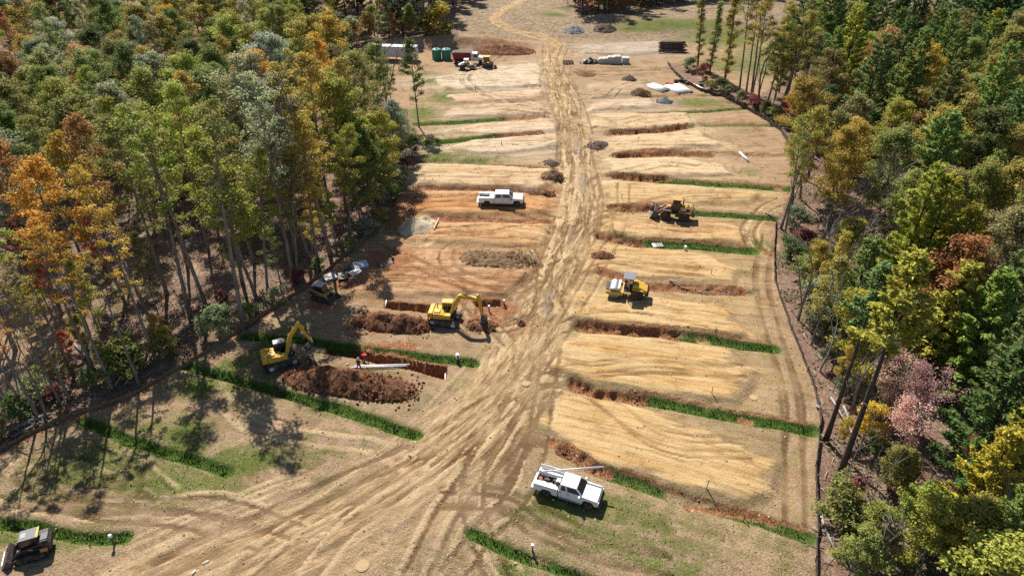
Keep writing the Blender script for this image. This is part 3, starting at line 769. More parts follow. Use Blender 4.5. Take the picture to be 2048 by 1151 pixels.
def pine(key, seed, H, Rc, base, leaf_n=11000, r0=None, whorl=.62, needle=.46, umbrella=False, dead=10):
    g = np.random.default_rng(seed)
    r0 = r0 or .010*H+.06
    pts, rad = trunk_path(g, H, r0, .015, 8, .005)
    tr = MB().tube(pts, rad, 8)
    segs = []
    z = base*H
    while z < H*.985:
        t = (z/H-base)/(1-base)
        nb = int(g.integers(3, 6))
        a0 = g.uniform(0, 6.28)
        for i in range(nb):
            prof = (1-t)**.75*.92+.10 if not umbrella else (.55+.45*math.sin(math.pi*min(1, t*1.1)))*(1.05-t*.7)
            ln = Rc*prof*g.uniform(.65, 1.15)
            az = a0+i*6.283/nb+g.normal()*.25
            d = Vector((math.cos(az), math.sin(az), g.uniform(.05, .30)+.3*t))
            p0 = on_path(pts, z/H)
            q = [p0, p0+d*ln*.5+Vector((0, 0, -.04*ln)), p0+d*ln+Vector((0, 0, .06*ln))]
            tr.tube(q, [max(.02, .045*(1-t)+.02), .03, .012], 4)
            segs.append((q[0], q[1], q[2], ln, az))
        z += whorl*g.uniform(.75, 1.3)*(1.0 if not umbrella else .8)
    for i in range(dead):
        zz = g.uniform(base*.45, base)*H; az = g.uniform(0, 6.28); ln = g.uniform(.6, 2.0)
        p0 = on_path(pts, zz/H)
        tr.tube([p0, p0+Vector((math.cos(az)*ln, math.sin(az)*ln, g.uniform(-.1, .2)*ln))], [.035, .012], 4)
    L_ = np.array([s[3] for s in segs])
    pk = g.choice(len(segs), leaf_n, p=L_/L_.sum())
    A = np.array([tuple(s[0]) for s in segs])[pk]; B = np.array([tuple(s[1]) for s in segs])[pk]; C_ = np.array([tuple(s[2]) for s in segs])[pk]
    u = (g.uniform(.22, 1.02, leaf_n)**.75)[:, None]
    base_p = np.where(u < .5, A+(B-A)*u*2, B+(C_-B)*(u-.5)*2)
    out = C_-A; out /= np.linalg.norm(out, axis=1, keepdims=True)
    side = np.cross(out, np.array([0, 0, 1.0])); side /= np.linalg.norm(side, axis=1, keepdims=True)
    sp = g.uniform(-1, 1, leaf_n)[:, None]*(.22+.30*L_[pk][:, None]*.35)*np.sin(np.pi*np.clip(u*.85+.1, 0, 1))
    c = base_p+side*sp+np.array([0, 0, 1.0])*(g.uniform(-.08, .28, leaf_n)[:, None])+g.normal(size=(leaf_n, 3))*.09
    along = out*.8+side*np.sign(sp)*.5+np.array([0, 0, .5])
    nrm = np.array([0, 0, 1.0])+g.normal(size=(leaf_n, 3))*.5
    me_c = leaves_mesh('crown', c, nrm, needle, .34, along, seed)
    me_c.materials.append(NEEDLE)
    o = tr.build('trunk', BARK_PINE, None, smooth=True)
    me_t = o.data; bpy.data.objects.remove(o)
    TREES[key] = (me_t, me_c, H)
def bare_tree(key, seed, H, r0, depth=4, spread=.55, bark=None, twig_leaf=0):
    g = np.random.default_rng(seed)
    tr = MB(); tips = []
    def grow(p, d, ln, r, k):
        q = [p]
        dd = d.copy()
        for s in range(3):
            dd = (dd+Vector(g.normal(size=3))*.14+Vector((0, 0, .05))).normalized()
            q.append(q[-1]+dd*ln/3)
        tr.tube(q, [r, r*.85, r*.7, r*.55], 6 if k < 2 else 4)
        if k >= depth: tips.append(q[-1]); return
        for i in range(int(g.integers(3, 5))):
            b = q[int(g.integers(1, 4))] if i else q[3]
            az = g.uniform(0, 6.28)
            dn = (dd+Vector((math.cos(az), math.sin(az), g.uniform(-.1, .5)))*spread*g.uniform(.7, 1.4)).normalized()
            grow(b, dn, ln*g.uniform(.5, .72), max(.013, r*.5), k+1)
    grow(Vector((0, 0, -.3)), Vector((g.normal()*.05, g.normal()*.05, 1)).normalized(), H*.45, r0, 0)
    o = tr.build('trunk', bark or BARK_PALE, None)
    me_t = o.data; bpy.data.objects.remove(o)
    me_c = None
    if twig_leaf:
        tp = np.array([tuple(p) for p in tips])
        pk = g.choice(len(tp), twig_leaf)
        c = tp[pk]+g.normal(size=(twig_leaf, 3))*.42
        me_c = leaves_mesh('crown', c, np.array([0, 0, .6])+g.normal(size=(twig_leaf, 3))*.6, .26, .6, seed=seed)
        me_c.materials.append(LEAF)
    TREES[key] = (me_t, me_c, H)

broadleaf('tall_a', 1, 24, 3.2, .40, 24, 5600, .28, .90, bare=.12)
broadleaf('tall_b', 2, 26, 3.7, .45, 26, 6200, .28, .94, bare=.12)
broadleaf('tall_c', 3, 22, 3.2, .38, 22, 5600, .27, .90, bare=.28)
broadleaf('tall_d', 4, 25, 3.3, .30, 28, 5600, .28, .88, bare=.2)
broadleaf('tall_thin', 5, 25, 3.0, .46, 18, 3000, .26, .80, bare=.38)
broadleaf('tall_wisp', 7, 24, 2.4, .50, 15, 1300, .26, .62, bare=.45)
broadleaf('tall_thinb', 6, 25, 2.8, .40, 17, 2500, .26, .74, bare=.42)
broadleaf('round_a', 11, 19, 4.6, .28, 32, 15000, .27, 1.02)
broadleaf('round_b', 12, 17, 4.2, .26, 30, 13000, .27, .98)
broadleaf('round_c', 13, 20, 5.0, .30, 34, 17000, .28, 1.05)
broadleaf('round_d', 14, 15, 3.6, .22, 28, 11000, .26, .92)
broadleaf('small_a', 21, 9, 2.6, .18, 18, 7500, .24, .85)
broadleaf('small_b', 22, 7, 2.3, .15, 16, 6000, .23, .80)
broadleaf('sapling', 23, 14, 1.9, .28, 22, 2800, .28, .70, r0=.13, bare=.15)
broadleaf('column', 24, 21, 1.5, .10, 34, 6500, .28, .85, r0=.28)
broadleaf('bush', 25, 3.2, 1.7, .05, 14, 3400, .22, .70, r0=.06)
broadleaf('round_e', 15, 18, 4.9, .24, 34, 13500, .26, .92, bare=.12)
broadleaf('round_f', 16, 18, 4.0, .30, 26, 11500, .27, 1.10, bare=.05, flat=1.2)
broadleaf('round_g', 17, 16, 4.3, .20, 36, 12500, .25, .85, bare=.18)
broadleaf('tall_e', 8, 24, 3.0, .34, 30, 5400, .27, .82, bare=.25)
broadleaf('tall_f', 9, 25, 3.5, .42, 22, 5400, .28, .95, bare=.18)
broadleaf('small_c', 26, 8, 2.8, .14, 22, 7000, .23, .75, bare=.1)
pine('pine_d', 37, 23, 4.4, .34, 12000, whorl=.75)
pine('pine_e', 38, 24, 3.6, .42, 10500, whorl=.5)
pine('pine_a', 31, 24, 4.2, .38)
pine('pine_b', 32, 22, 3.8, .30, 11500)
pine('pine_c', 33, 26, 4.6, .48, 11000)
pine('pine_umbrella', 34, 20, 3.8, .62, 8500, umbrella=True, dead=18)
pine('pine_low', 35, 14, 3.6, .12, 11500, needle=.40)
pine('pine_pole', 36, 23, 2.4, .68, 4500, dead=26)
bare_tree('bare_a', 41, 17, .19, 4, .55)
bare_tree('bare_b', 42, 13, .14, 4, .65)
bare_tree('bare_dark', 43, 20, .22, 3, .40, BARK)
bare_tree('bare_pole', 45, 15, .10, 3, .30, BARK)
bare_tree('thin_leaf', 44, 14, .16, 4, .60, None, 4200)

COLOURS = {   # crown colours (leaf reflectance)
 'dark green': (.044, .064, .020), 'olive green': (.098, .108, .032), 'mid green': (.066, .088, .024), 'yellow green': (.125, .135, .028), 'golden olive': (.132, .110, .026), 'gold': (.195, .140, .026),
 'orange': (.270, .115, .018), 'rusty brown': (.170, .085, .030), 'silver green': (.130, .142, .090), 'grey green': (.095, .112, .060), 'dull maroon': (.085, .030, .028), 'bright green': (.074, .104, .024),
 'pine green': (.060, .088, .025), 'blue green': (.050, .076, .038), 'yellow pine': (.135, .135, .018), 'dusty pink': (.270, .130, .105), 'brownish olive': (.105, .094, .034), 'red': (.26, .05, .03), 'dark pine': (.030, .060, .018),
}
COLOURS = {k_: tuple(min(.55, q*2.85) for q in v_) for k_, v_ in COLOURS.items()}
ALT = {'round_a': ['round_a', 'round_e', 'round_f'], 'round_b': ['round_b', 'round_f', 'round_g'], 'round_c': ['round_c', 'round_e'], 'round_d': ['round_d', 'round_g'], 'tall_a': ['tall_a', 'tall_e'], 'tall_b': ['tall_b', 'tall_f'], 'tall_d': ['tall_d', 'tall_e', 'tall_f'],
       'small_a': ['small_a', 'small_c'], 'small_b': ['small_b', 'small_c'], 'pine_a': ['pine_a', 'pine_d'], 'pine_b': ['pine_b', 'pine_e'], 'pine_c': ['pine_c', 'pine_e']}
USED = []      # (x, y, radius)
AUTO = []      # (object, kind key, colour, pixel x, pixel y, zone) for the trees labelled by their neighbours
def tree(key, x, y, h=None, colour='olive green', label='', group=None, name=None, rot=None, wide=1.0):
    me_t, me_c, H0 = TREES[R.choice(ALT.get(key, [key]))]
    s = (h or H0)/H0
    nm = name or ('pine_tree' if key.startswith('pine') else 'bare_tree' if key.startswith('bare') else 'shrub' if key == 'bush' else 'small_tree' if key.startswith(('small', 'sapling', 'thin')) else 'broadleaf_tree')
    z = float(ground_z(x, y))
    o = thing(nm, label, 'shrub' if key == 'bush' else 'tree', (x, y, z-.05), R.uniform(0, 6.28) if rot is None else rot, group)
    o.scale = (s*wide*R.uniform(.92, 1.08), s*wide*R.uniform(.92, 1.08), s)
    link('trunk', me_t, None, o)
    if me_c:
        c = link('crown', me_c, None, o)
        b = COLOURS[colour]; j = R.uniform(.80, 1.22)
        c.color = (b[0]*j*R.uniform(.90, 1.12), b[1]*j*R.uniform(.92, 1.08), b[2]*j*R.uniform(.8, 1.2), 1)
    USED.append((x, y, 2.2))
    return o
def tree_px(key, px, py, *a, **k):
    p = G(px, py); return tree(key, p.x, p.y, *a, **k)
def tree_top(key, px, py, h, hc=.75, *a, **k):
    """tree whose crown middle (hc of its height) shows at the pixel"""
    while True:                                   # keep its foot inside the wood
        p = G(px, py, h*hc)
        if h < 5 or inside_dist(clear_poly, np.array([p.x]), np.array([p.y]))[0] < -1.5: break
        h -= 1
    return tree(key, p.x, p.y, h, *a, **k)

# --- trees whose trunks can be followed along the edge of the wood beside the lots
EDGE = [
 ('tall_wisp', 279, 770, 16, 'golden olive', 'tall golden tree leaning at the clay bank, trunk nearest the shaded turf patch'),
 ('tall_wisp', 226, 781, 19, 'orange', 'tall orange-leaved tree with bare straight trunk at the wood edge by the clay bank'),
 ('tall_wisp', 142, 803, 17, 'golden olive', 'slim tall tree above the long fallen log at the wood edge'),
 ('tall_wisp', 124, 812, 15, 'brownish olive', 'thin brown-leaved tree close beside the slim tree above the long fallen log'),
 ('bare_dark', 92, 834, 15, 'olive green', 'dark bare-topped tree in the trunk cluster by the lower wood edge'),
 ('tall_wisp', 78, 837, 16, 'rusty brown', 'rusty thin-crowned tree in the trunk cluster by the lower wood edge'),
 ('bare_dark', 60, 828, 14, 'olive green', 'bare dark thin-limbed tree in the trunk cluster by the lower wood edge'),
 ('tall_wisp', 193, 752, 19, 'orange', 'orange tree standing one row in behind the clay bank'),
 ('tall_wisp', 313, 722, 19, 'gold', 'gold-leaved tall tree beside the heap of fallen grey branches'),
 ('tall_wisp', 148, 752, 18, 'yellow green', 'yellow-green slender tree over the pale clearing in the wood'),
 ('tall_thinb', 381, 636, 24, 'olive green', 'olive tree with twin dark trunks behind the fallen branches'),
 ('tall_thin', 416, 620, 26, 'yellow green', 'thick-trunked yellow-green tree behind the red undergrowth'),
 ('tall_thin', 487, 658, 27, 'olive green', 'grey-barked tall tree standing out on the turf edge above the small excavator'),
 ('tall_c', 515, 600, 23, 'yellow green', 'leafy yellow-green tree just behind the grey-barked tree above the small excavator'),
 ('tall_thin', 587, 556, 27, 'silver green', 'silver-green tall tree with grey trunk near the compact loader'),
 ('tall_c', 623, 524, 25, 'grey green', 'dark double-trunk tree with grey-green crown near the stacked tank lids'),
 ('tall_thin', 661, 510, 26, 'golden olive', 'golden olive tree whose shadow crosses the tank lids'),
 ('tall_c', 700, 478, 17, 'yellow green', 'yellow-green tree at the wood edge left of the sand pile'),
 ('round_d', 748, 438, 14, 'mid green', 'green bushy tree at the wood edge closest to the sand pile'),
 ('round_d', 775, 400, 14, 'yellow green', 'yellow-green bushy tree facing the utility truck with crew cab'),
 ('round_d', 788, 355, 13, 'grey green', 'grey-green bushy tree at the bend of the wood edge'),
 ('small_a', 800, 320, 9, 'mid green', 'low green tree at the wood edge below the leaning stump roots'),
 ('bare_dark', 772, 232, 24, 'olive green', 'tall dark bare tree standing in front of the white trailer'),
 ('bare_dark', 748, 218, 17, 'olive green', 'crooked dark bare tree left of the tall bare one by the trailer'),
 ('sapling', 785, 222, 11, 'mid green', 'small green sapling between the bare trees and the lone sapling'),
 ('sapling', 838, 254, 17, 'mid green', 'lone slender green sapling on the turf in front of the trailer'),
]
for k_, px, py, h, c_, lb in EDGE: tree_px(k_, px, py, h, c_, lb, 'trees along the wood edge beside the lots')
tree_px('thin_leaf', 20, 800, 17, 'dull maroon', 'dull maroon thin-twigged tree in the lower corner of the wood', 'trees along the wood edge beside the lots')
tree_px('tall_thin', 30, 700, 22, 'yellow green', 'yellow-green tree beside the pale clearing in the wood', 'trees along the wood edge beside the lots')

# --- crowns one can pick out in the two woods: pixel of the crown, height, kind, colour
LEFT_TOPS = [
 (40, 40, 20, 'round_c', 'dark green'), (135, 45, 20, 'round_c', 'dark green'), (75, 140, 17, 'round_a', 'grey green'), (205, 35, 18, 'round_b', 'olive green'), (290, 70, 19, 'round_a', 'golden olive'),
 (245, 150, 18, 'round_b', 'brownish olive'), (335, 105, 19, 'round_c', 'golden olive'), (395, 25, 18, 'round_b', 'dull maroon'), (455, 105, 20, 'round_a', 'yellow green'), (175, 150, 16, 'round_d', 'rusty brown'), (200, 180, 16, 'round_b', 'bright green'),
 (330, 190, 19, 'round_c', 'silver green'), (405, 145, 18, 'round_a', 'dark green'), (480, 85, 19, 'round_c', 'yellow green'), (560, 75, 20, 'round_b', 'olive green'), (625, 105, 21, 'round_a', 'golden olive'), (505, 160, 22, 'round_c', 'silver green'),
 (455, 225, 22, 'round_c', 'silver green'), (120, 240, 18, 'round_c', 'yellow green'), (255, 260, 20, 'round_a', 'silver green'), (315, 225, 19, 'round_b', 'yellow green'), (55, 240, 18, 'round_a', 'olive green'), (10, 165, 16, 'round_d', 'rusty brown'),
 (10, 330, 19, 'round_b', 'grey green'), (185, 325, 22, 'tall_c', 'rusty brown'), (165, 380, 22, 'tall_a', 'orange'), (75, 430, 22, 'tall_c', 'orange'), (25, 410, 21, 'tall_c', 'rusty brown'), (255, 350, 23, 'tall_b', 'olive green'), (355, 280, 23, 'tall_b', 'yellow green'),
 (425, 335, 23, 'tall_d', 'mid green'), (545, 275, 25, 'tall_b', 'silver green'), (605, 150, 25, 'tall_d', 'golden olive'), (665, 140, 22, 'tall_c', 'orange'), (625, 215, 24, 'tall_a', 'gold'), (690, 215, 22, 'tall_b', 'golden olive'), (735, 285, 13, 'round_d', 'yellow green'),
 (665, 245, 20, 'round_b', 'yellow green'), (705, 335, 18, 'round_b', 'mid green'), (755, 330, 15, 'round_d', 'bright green'), (560, 390, 20, 'tall_d', 'brownish olive'), (605, 430, 18, 'tall_d', 'gold'), (660, 420, 18, 'tall_a', 'yellow green'), (455, 300, 23, 'tall_c', 'brownish olive'),
 (560, 15, 19, 'round_a', 'blue green'), (240, 20, 18, 'round_d', 'brownish olive'), (440, 20, 19, 'round_b', 'olive green'), (500, 30, 19, 'round_a', 'golden olive'), (90, 200, 17, 'round_d', 'yellow green'),
 (390, 190, 19, 'round_b', 'yellow green'), (150, 280, 19, 'round_b', 'olive green'), (90, 330, 20, 'tall_d', 'olive green'), (310, 320, 22, 'tall_a', 'yellow green'), (490, 400, 21, 'tall_c', 'yellow green'), 
 (230, 440, 20, 'tall_thin', 'gold'), (440, 470, 20, 'tall_thin', 'olive green'), (540, 470, 18, 'tall_d', 'mid green'), (600, 330, 22, 'tall_b', 'golden olive'),
]
RIGHT_TOPS = [
 (1925, 20, 20, 'pine_b', 'blue green'), (1870, 12, 20, 'pine_a', 'pine green'), (1800, 10, 20, 'pine_b', 'pine green'), (1740, 5, 21, 'pine_c', 'bright green'), (1690, 12, 22, 'pine_a', 'pine green'), (1780, 95, 21, 'pine_b', 'bright green'), (1860, 95, 20, 'pine_a', 'pine green'), (1940, 150, 19, 'round_b', 'olive green'), (1620, 15, 22, 'tall_d', 'olive green'), (1570, 20, 22, 'tall_a', 'golden olive'),
 (1600, 70, 24, 'pine_a', 'pine green'), (1655, 45, 25, 'pine_c', 'pine green'), (1700, 110, 24, 'pine_b', 'yellow pine'), (1755, 55, 22, 'pine_a', 'pine green'), (1830, 40, 22, 'pine_b', 'blue green'), (1900, 50, 21, 'pine_a', 'pine green'), (1740, 180, 23, 'pine_a', 'pine green'),
 (1790, 140, 23, 'pine_c', 'dark pine'), (1650, 175, 18, 'round_b', 'brownish olive'), (1640, 245, 18, 'round_c', 'golden olive'), (1700, 260, 16, 'round_d', 'brownish olive'), (1845, 165, 19, 'round_b', 'gold'), (1875, 215, 18, 'round_a', 'golden olive'), (1960, 55, 22, 'pine_umbrella', 'dark pine'),
 (1920, 95, 19, 'round_b', 'brownish olive'), (2005, 60, 22, 'pine_umbrella', 'dark pine'), (2000, 130, 20, 'round_a', 'olive green'), (1985, 200, 23, 'pine_a', 'bright green'), (2030, 250, 22, 'pine_b', 'pine green'), (1910, 260, 17, 'round_d', 'golden olive'), (1785, 270, 15, 'round_d', 'yellow green'),
 (1850, 262, 13, 'small_a', 'dull maroon'), (1605, 310, 17, 'round_a', 'olive green'), (1690, 330, 16, 'round_b', 'golden olive'), (1790, 340, 16, 'round_b', 'olive green'), (1860, 335, 20, 'pine_umbrella', 'bright green'), (2020, 330, 17, 'round_a', 'golden olive'), (1960, 310, 18, 'round_b', 'dark green'),
 (1945, 400, 17, 'round_c', 'olive green'), (1870, 420, 16, 'round_a', 'brownish olive'), (2030, 420, 18, 'round_b', 'golden olive'), (1830, 470, 21, 'pine_a', 'yellow pine'), (1900, 520, 18, 'pine_b', 'yellow pine'), (1995, 500, 17, 'round_b', 'brownish olive'), (1970, 650, 16, 'pine_low', 'bright green'),
 (2035, 590, 18, 'pine_a', 'pine green'), (1720, 555, 13, 'pine_low', 'pine green'), (1790, 600, 10, 'small_a', 'gold'), (2030, 720, 17, 'pine_b', 'pine green'), (2010, 810, 16, 'pine_low', 'dark pine'), (1840, 760, 9, 'thin_leaf', 'dusty pink'), (1905, 770, 9, 'thin_leaf', 'dusty pink'), (1870, 850, 8, 'thin_leaf', 'dusty pink'),
 (1990, 940, 12, 'pine_low', 'yellow pine'), (2040, 900, 13, 'pine_low', 'yellow pine'), (1800, 920, 5, 'small_b', 'olive green'), (1760, 1040, 5, 'small_b', 'olive green'), (1880, 1070, 7, 'small_a', 'yellow green'), (1940, 1040, 8, 'small_a', 'yellow green'), (2030, 1060, 12, 'pine_low', 'mid green'), (1990, 1110, 9, 'small_a', 'yellow green'),
 (1750, 650, 10, 'small_a', 'yellow pine'), (1760, 700, 9, 'small_a', 'yellow pine'), (1650, 520, 6, 'small_b', 'golden olive'), (1700, 470, 7, 'small_b', 'golden olive'), (1760, 760, 6, 'small_b', 'golden olive'), (1680, 690, 5, 'small_b', 'grey green'), (1660, 620, 5, 'small_b', 'grey green'), (1650, 640, 4, 'bush', 'grey green'),
 (1745, 830, 5, 'small_b', 'gold'), (1680, 1000, 4, 'bush', 'olive green'), (1720, 1100, 5, 'small_b', 'olive green'), (1830, 1000, 6, 'small_b', 'yellow green'), (1940, 870, 7, 'thin_leaf', 'red'), (1930, 700, 8, 'small_a', 'olive green'), (1800, 400, 13, 'round_d', 'olive green'),
 (1900, 620, 15, 'pine_low', 'yellow pine'), (1940, 570, 16, 'round_d', 'rusty brown'), (1560, 150, 18, 'tall_a', 'golden olive'), (1530, 60, 22, 'tall_d', 'golden olive'), (1610, 130, 19, 'tall_d', 'brownish olive'), (1590, 200, 13, 'round_d', 'red'),
]
def zone(px, py, side):
    if side == 'l':
        if px < 300: return 'high in the left wood' if py < 260 else 'low in the left wood'
        return 'in the upper left wood' if py < 260 else 'in the left wood'
    if py < 300: return 'in the upper right wood'
    return 'in the right wood' if py < 700 else 'in the lower right wood'
KINDW = {'round': 'round tree', 'tall': 'tall tree', 'pine': 'pine', 'small': 'small tree', 'thin': 'thin tree', 'bush': 'bush', 'bare': 'bare tree', 'sapling': 'sapling', 'column': 'narrow tree'}
CW = {'pine green': 'mid-green', 'yellow pine': 'yellowish', 'dark pine': 'very dark', 'dusty pink': 'dusty pink', 'dull maroon': 'maroon'}
def pix(x, y, z):
    zc = y*math.cos(PITCH)+(CAM_H-z)*math.sin(PITCH); yc = (z-CAM_H)*math.cos(PITCH)+y*math.sin(PITCH)
    return 1024+FPX*x/zc, 575.5-FPX*yc/zc
for side, tops in (('l', LEFT_TOPS), ('r', RIGHT_TOPS)):
    for px, py, h, k_, c_ in tops:
        o = tree_top(k_, px, py, h, .62 if k_.startswith('pine') else .70, c_)
        AUTO.append((o, k_, c_, px, py, zone(px, py, side), h))

# --- poles and bare trees on the right
for px, py, h, k_, c_, lb in [
 (1672, 968, 24, 'pine_pole', 'yellow pine', 'tall leaning dark pine trunk beside the lower black silt fence'),
 (1652, 880, 20, 'pine_pole', 'pine green', 'straight dark pine trunk a step up the slope from the leaning one'),
 (1700, 850, 15, 'bare_dark', 'olive green', 'dark bare trunk behind the fallen pale logs'),
 (1735, 1120, 12, 'bare_dark', 'olive green', 'dark leaning trunk at the bottom of the right wood'),
 (1788, 670, 20, 'pine_a', 'yellow pine', 'tall yellowish pine with a clear dark trunk in the middle of the right wood'),
 (1596, 640, 17, 'bare_dark', 'olive green', 'dark bare trunk leaning over the dark hollow by the silt fence'),
 (1568, 480, 18, 'tall_thin', 'olive green', 'olive tree at the fence corner opposite the wheel loader'),
 (1580, 440, 20, 'bare_dark', 'olive green', 'dark bare trunk at the fence corner opposite the wheel loader'),
 (1562, 455, 19, 'tall_c', 'golden olive', 'golden tree just inside the fence corner opposite the wheel loader'),
 (1640, 740, 11, 'bare_b', 'olive green', 'thin grey bare tree behind the curve of the silt fence'),
 (1622, 690, 12, 'sapling', 'olive green', 'thin dark sapling inside the curve of the silt fence'),
 (1760, 520, 14, 'bare_a', 'olive green', 'large pale grey bare tree with spreading twigs'),
 (1700, 560, 11, 'bare_b', 'olive green', 'smaller pale bare tree below the large grey one'),
 (1648, 500, 10, 'bare_a', 'olive green', 'grey bare tree at the litter slope near the fence corner'),
 (1690, 470, 12, 'bare_a', 'olive green', 'grey spreading bare tree left of the large pale one'),
 (1725, 440, 12, 'bare_b', 'olive green', 'slim grey bare tree above the large pale one'),
 (1640, 580, 9, 'bare_b', 'olive green', 'small grey bare tree above the dark hollow'),
 (1690, 650, 8, 'bare_b', 'olive green', 'small grey bare tree beside the yellow saplings'),
 (1735, 860, 8, 'bare_a', 'olive green', 'grey bare tree between the dark trunks and the pink crowns'),
 (1830, 870, 7, 'bare_b', 'olive green', 'pale branching bare tree under the pink crowns'),
 (1900, 1010, 7, 'bare_b', 'olive green', 'pale bare tree low in the lower right wood'),
 (1960, 1120, 8, 'bare_a', 'olive green', 'pale grey bare tree at the bottom corner of the right wood'),
 (1990, 1000, 8, 'bare_b', 'olive green', 'pale bare tree among yellowish pines in the lower right wood'),
 (1395, 135, 20, 'column', 'yellow green', 'ivy-clad narrow tree where the far silt fence begins'),
 (1418, 150, 17, 'column', 'olive green', 'second ivy-clad narrow tree behind the far silt fence'),
 (1448, 172, 24, 'column', 'golden olive', 'tall golden ivy-clad tree above the white pipes'),
 (1478, 188, 24, 'tall_thin', 'olive green', 'tall dark-trunked tree right of the golden ivy-clad one'),
 (1490, 200, 25, 'tall_thin', 'brownish olive', 'brown-leaved dark trunk pair at the bend of the far fence'),
 (1502, 196, 26, 'tall_thin', 'olive green', 'straight dark trunk at the bend of the far fence'),
 (1516, 215, 22, 'bare_dark', 'olive green', 'bare dark trunk at the bend of the far fence'),
 (1530, 222, 22, 'tall_d', 'golden olive', 'golden leafy tree over the purple undergrowth'),
 (1552, 240, 21, 'tall_a', 'golden olive', 'golden tall tree where the far fence meets the wood'),
 (1566, 232, 22, 'tall_thin', 'olive green', 'olive thin tree where the far fence meets the wood'),
]: tree_px(k_, px, py, h, c_, lb, 'trees picked out along the right wood edge')

# --- the rest of the woods, filled in between
OPEN = GP([(-40, 470), (300, 470), (430, 590), (300, 720), (100, 800), (-40, 860)])
def fill(poly, n, spacing, chooser, side, seed):
    g = random.Random(seed)
    xs = [p[0] for p in poly]; ys = [p[1] for p in poly]
    tries = made = 0
    while made < n and tries < n*60:
        tries += 1
        x, y = g.uniform(min(xs), max(xs)), g.uniform(min(ys), max(ys))
        sd = inside_dist(poly, np.array([x]), np.array([y]))[0]
        if sd < .6 or (side == 'r' and y < 80 and sd < 6 and g.random() < .9) or (side == 'l' and y < 118 and sd < 8.5 and g.random() < .93): continue
        if any((x-u)**2+(y-v)**2 < (spacing*.5+r*.5+.6)**2 for u, v, r in USED): continue
        if side == 'l' and inside_dist(OPEN, np.array([x]), np.array([y]))[0] > 0 and g.random() < .85: continue
        k_, h, c_ = chooser(g, x, y)
        px, py = pix(x, y, h*.7)
        if not (-90 < px < 2140 and py > -160): continue          # nothing of it in view
        o = tree(k_, x, y, h, c_)
        AUTO.append((o, k_, c_, px, py, zone(px, py, side) if side in 'lr' else side, h))
        USED[-1] = (x, y, spacing*.5)
        made += 1
LW = GP([(0, 905), (90, 852), (280, 775), (380, 706), (500, 640), (590, 570), (680, 512), (750, 450), (798, 398), (815, 345), (825, 295), (750, 240), (690, 190), (640, 150), (590, 125)])+[(-78, 200), (-118, 185), (-122, 150), (-62, 50)]
def ch_l(g, x, y):
    d = min(1, max(0, (y-60)/60))
    k_ = g.choice(['tall_a', 'tall_b', 'tall_c', 'tall_d']) if g.random() > d else g.choice(['round_a', 'round_b', 'round_c', 'round_d', 'tall_a', 'tall_d'])
    c_ = g.choices(['olive green', 'yellow green', 'golden olive', 'silver green', 'mid green', 'dark green', 'grey green', 'brownish olive', 'rusty brown', 'orange', 'gold'], [22, 16, 10, 10, 14, 9, 8, 8, 4, 1, 2])[0]
    return k_, g.uniform(17, 23) if k_[0] == 't' else g.uniform(14, 20), c_
fill(LW, 105, 7.0, ch_l, 'l', 5)
RW = GP([(1570, 262), (1600, 330), (1600, 400), (1580, 470), (1600, 640), (1650, 760), (1665, 850), (1660, 1000), (1660, 1151)])+[(26, 26), (46, 26), (70, 60), (100, 100), (125, 150), (125, 185), (78, 172), (56, 150)]
def ch_r(g, x, y):
    if y < 62:
        k_ = g.choice(['small_a', 'small_b', 'pine_low', 'small_b'])
        return k_, g.uniform(4, 8) if k_[0] == 's' else g.uniform(7, 12), g.choice(['yellow green', 'olive green', 'golden olive', 'yellow pine', 'pine green'])
    k_ = g.choices(['pine_a', 'pine_b', 'pine_c', 'round_a', 'round_b', 'round_d', 'pine_low'], [12, 12, 7, 8, 10, 12, 8])[0]
    if k_.startswith('pine'): return k_, g.uniform(14, 24) if k_ != 'pine_low' else g.uniform(8, 15), g.choices(['pine green', 'bright green', 'yellow pine', 'dark pine', 'blue green'], [12, 9, 4, 4, 3])[0]
    return k_, g.uniform(11, 19), g.choices(['golden olive', 'olive green', 'brownish olive', 'gold', 'yellow green', 'dark green', 'rusty brown'], [8, 14, 6, 3, 12, 6, 2])[0]
fill(RW, 95, 6.0, ch_r, 'r', 6)
# behind the trailer and along the far edge of the open ground
BW = GP([(600, 118), (640, 112), (700, 100), (800, 90), (880, 82), (905, 50), (915, 20), (950, -8)])+[(-22, 285), (-60, 262), (-84, 222), (-86, 198)]
def ch_b(g, x, y):
    k_ = g.choice(['tall_a', 'tall_d', 'round_a', 'pine_b', 'round_d', 'round_b', 'pine_low'])
    return k_, g.uniform(17, 24), g.choices(['dark green', 'olive green', 'blue green', 'grey green', 'golden olive', 'yellow green', 'rusty brown'], [10, 9, 5, 6, 5, 3, 1])[0]
fill(BW, 60, 4.6, ch_b, 'behind the white trailer', 8)
FW = GP([(1130, 8), (1165, 33), (1250, 36), (1300, 18), (1380, 3), (1520, -8)])+[(110, 275), (28, 275)]
def ch_f(g, x, y):
    k_ = g.choice(['tall_a', 'tall_d', 'pine_b', 'round_d', 'round_b', 'pine_low', 'small_a'])
    return k_, g.uniform(16, 23), g.choices(['dark green', 'olive green', 'blue green', 'grey green', 'dull maroon', 'rusty brown'], [10, 8, 5, 6, 3, 3])[0]
fill(FW, 44, 4.4, ch_f, 'in the far treeline', 9)
